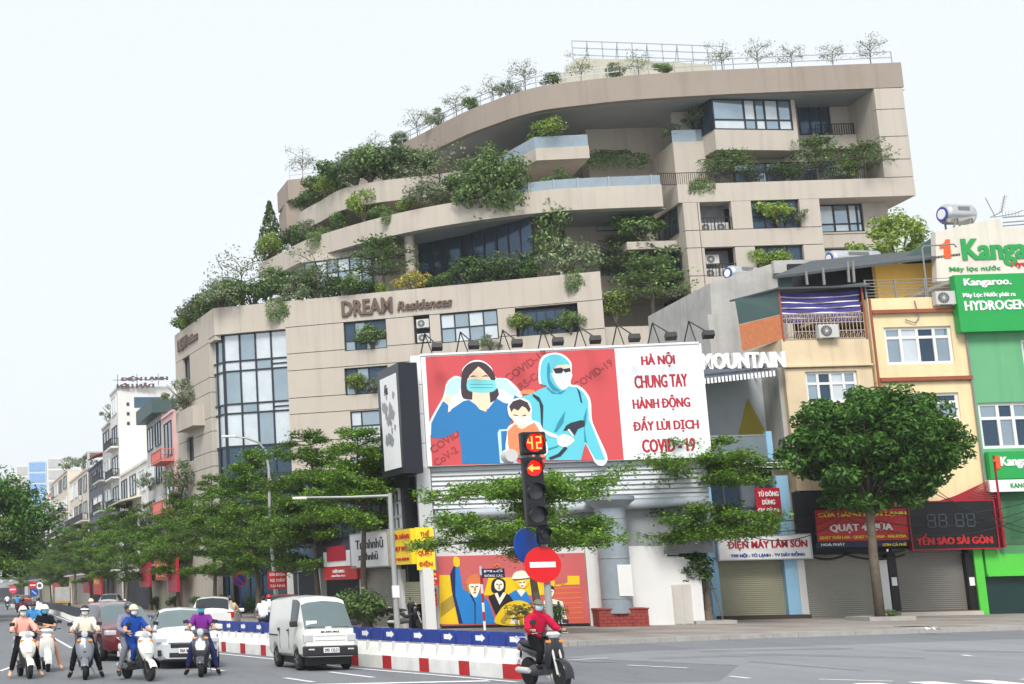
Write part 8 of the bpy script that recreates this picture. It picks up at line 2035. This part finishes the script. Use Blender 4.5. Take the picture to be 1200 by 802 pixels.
# right wing terrace and windows
def pw(kind, u, s_, y=.7, sx=1., sz_=1., z=None): return (kind, tuple(FRW.w(FRW.sz(u, 210, y)[0], y, (z if z is not None else zB1 - .03))), s_, sx, sz_, LOOK[kind])
row('on the right wing terrace', [pw('palm', 838, 1.1, 1.2, .7), pw('tier', 858, 1.3, .8, 1.2), pw('dark', 880, .85, .9), pw('dark', 914, 1.1, 1.0, 1.1), pw('round', 932, .75, .9), pw('tier', 960, 1.75, 1.3), pw('bush', 976, .9, .9), pw('light', 996, 1.05, .9), pw('tier', 1014, 1.5, .5, 1.3, .9)], 'plants on the terraces')
plant('trail', tuple(FRW.w(FRW.sz(822, 214)[0], .3, zB1 - .1)), .8, 'dry trailing plant hanging below the dark angled railing', 'plants on the terraces', 0, 0)
for lb, kind, fr, px, y, s_, sx in (('bright green shrub spilling from the upper window of the right wing', 'light', FRW, (912, 265), .1, 1.35, 1.3), ('pale shrub at the right side of the upper wing window', 'bush', FRW, (934, 262), .0, .9, 1.), ('shrub in the lower wing window above the concrete house', 'light', FRW, (912, 318), .1, 1.0, 1.5), ('tall light shrub at the left of the lower wing window', 'light', FRW, (890, 318), .1, 1.1, .6),
        ('shrub in the first window left of the air conditioner niche', 'round', FA, (436, 409), .0, 1.25, 1.1), ('shrub in the second-row window beside the black sign', 'light', FA, (417, 461), -.05, 1.0, 1.2), ('loose bush in the second-row window beside the black sign', 'bush', FA, (438, 461), 0, .8, 1.2), ('light shrub at the left of the dark loggia', 'light', FA, (611, 390), -.05, 1.0, 1.0), ('leafy shrub at the right of the dark loggia', 'round', FA, (669, 391), -.05, 1.15, 1.0),
        ('shrub in the middle of the dark loggia', 'dark', FA, (640, 391), .0, .8, 1.3), ('bushy plant on the short slab of the notch', 'round', FRW, (753, 287), 2.1, 1.7, 1.35), ('spreading dark shrub in the notch below the short slab', 'tier', FRW, (735, 336), 3.4, 1.9, 1.2), ('feathery palm clump in the notch', 'palm', FRW, (762, 344), 2.2, 1.75, .9), ('light sapling at the left of the lower notch', 'light', FRW, (722, 378), .7, 1.6, .8), ('big bright layered shrub in the lower notch', 'tier', FRW, (766, 380), .6, 2.4, 1.0),
        ('dark shrub at the right of the lower notch', 'dark', FRW, (797, 380), .7, 1.2, .9), ('grey bush on the ledge above the billboard', 'bush', FA, (575, 410), -.35, .8, 1.3), ('shrub on the angular balcony', 'light', FRW, (640, 168), 3.2, 1.25, 1.7), ('trailing plants over the short wall behind the glass parapet', 'trail', FRW, (712, 186), 5.6, .95, 2.6), ('pale shrub in front of the step block', 'bush', FRW, (790, 165), 2.9, .9, 1.2), ('grey shrub left of the glazed bay', 'bush', FRW, (816, 150), 2.9, 1.2, .9)):
    s0_, z0_ = fr.sz(*px, y); plant(kind, tuple(fr.w(s0_, y, z0_ - .05)), s_, lb, 'plants on the terraces', 0.0 if kind == 'trail' else random.uniform(0, 6), sx=sx)
s0_, z0_ = FL.sz(216, 480, -.5); plant('bush', tuple(FL.w(s0_, -.5, z0_ - .2)), 1.9, 'leafy bush overflowing the box on the street side of the beige building', 'plants on the terraces', 0)
s0_, z0_ = FL.sz(212, 572, -.7); plant('bush', tuple(FL.w(s0_, -.7, z0_ - .6)), 2.0, 'lower leafy bush on the street side of the beige building', 'plants on the terraces', 1)
# street level greenery
for lb, kind, px, s_, Yo in (('thick green bush on the pavement under the slim layered tree', 'round', (428, 738), 1.25, 0), ('second green bush left of the lamp post', 'dark', (438, 738), .9, .6), ('potted palm in front of the mural', 'palm', (612, 737), .5, 0), ('low green plant behind the signal pole', 'round', (652, 737), .65, 0), ('tuft of weeds at the round-crowned tree', 'round', (1042, 726), .3, -.3)):
    p = atZ(*px, .14); plant(kind, (p.x, p.y + Yo, GZ), s_, lb, 'plants at street level', 0)
for k in range(5):
    p = Vector((10.0 - k * 1.1, 88 + k * 9, GZ)); plant('dark', (p.x, p.y, GZ), .9, '%s shrub of the low row behind the far kerb' % ORD[k], 'plants at street level', k)

# manhole, litter on the right pavement
q = atZ(1070, 735.5, .15); mh = thing('manhole_cover', 'dark square manhole cover on the pavement near the green shop', 'manhole cover', (q.x, q.y, GZ), .1)
MB().box(-.55, .55, -.45, .45, -.02, .03).obj('frame', CONC, mh); MB().box(-.46, .46, -.36, .36, .03, .042).obj('lid', M('cast_iron', (.05, .048, .045), .6, var=.2), mh)
for k, u in enumerate((1089, 1094, 1098)):
    q = atZ(u, 737.5 + .4 * k, .15); l_ = thing('litter', ('left', 'middle', 'right')[k] + ' scrap of white litter by the pavement edge', 'litter', (q.x, q.y, GZ + .005), k, 'litter on the pavement')
    MB().add([(-.12, -.05, 0), (.02, -.09, .02), (.14, .0, .06), (.03, .08, .03), (-.10, .07, .08)], [(0, 1, 3, 4), (1, 2, 3)]).obj('scrap', WHT, l_)

for lb, Y, z, s_ in (('bush on the roof edge of the grey house with rounded balconies', 154.5, 19.7, 1.6), ('bush on a balcony of the grey house behind the pink one', 121.5, 7.2, 1.3), ('bush on the upper balcony of the grey house behind the pink one', 123.5, 10.2, 1.2), ('potted bush on the parapet of the narrow beige house', 206, 18.7, 1.6), ('potted bush on the pale concrete house roof', 182, 16.8, 1.5)):
    p = FH.w(sY(Y), -.5 if z < 15 else .4, z); plant('bush', tuple(p), s_, lb, 'plants on the street houses', 0)
tank((176, 478), FH, 5.5, 1.6, .5, 'steel water tank on the roof beside the green sheet roof', R(90))
for k, (Y, z) in enumerate(((178.5, 10.5), (184, 13.2), (204, 9.5), (130, 8.8), (163, 9.0))):
    p = FH.w(sY(Y), -.25, z); ac_unit(tuple(p), FH.a, 'outdoor unit on the front of the street houses, %s from the far end' % ORD[4 - sorted((178.5, 184, 204, 130, 163)).index(Y) if False else (2, 1, 0, 4, 3)[k]], 1.1, 'air conditioners on the street houses')
# ---------------------------------------------------------------- humid air
hz_m = bpy.data.materials.new('humid_air'); hz_m.use_nodes = True
_n, _l = hz_m.node_tree.nodes, hz_m.node_tree.links
_n.remove(_n['Principled BSDF'])
_v = _n.new('ShaderNodeVolumePrincipled'); _v.inputs['Color'].default_value = (.93, .96, 1.0, 1); _v.inputs['Density'].default_value = 0.0003; _v.inputs['Anisotropy'].default_value = 0.1
_l.new(_v.outputs[0], _n['Material Output'].inputs['Volume'])
hb_ = MB().box(-425, 425, -45, 905, -1.5, 66).obj('haze', hz_m); hb_['kind'] = 'stuff'
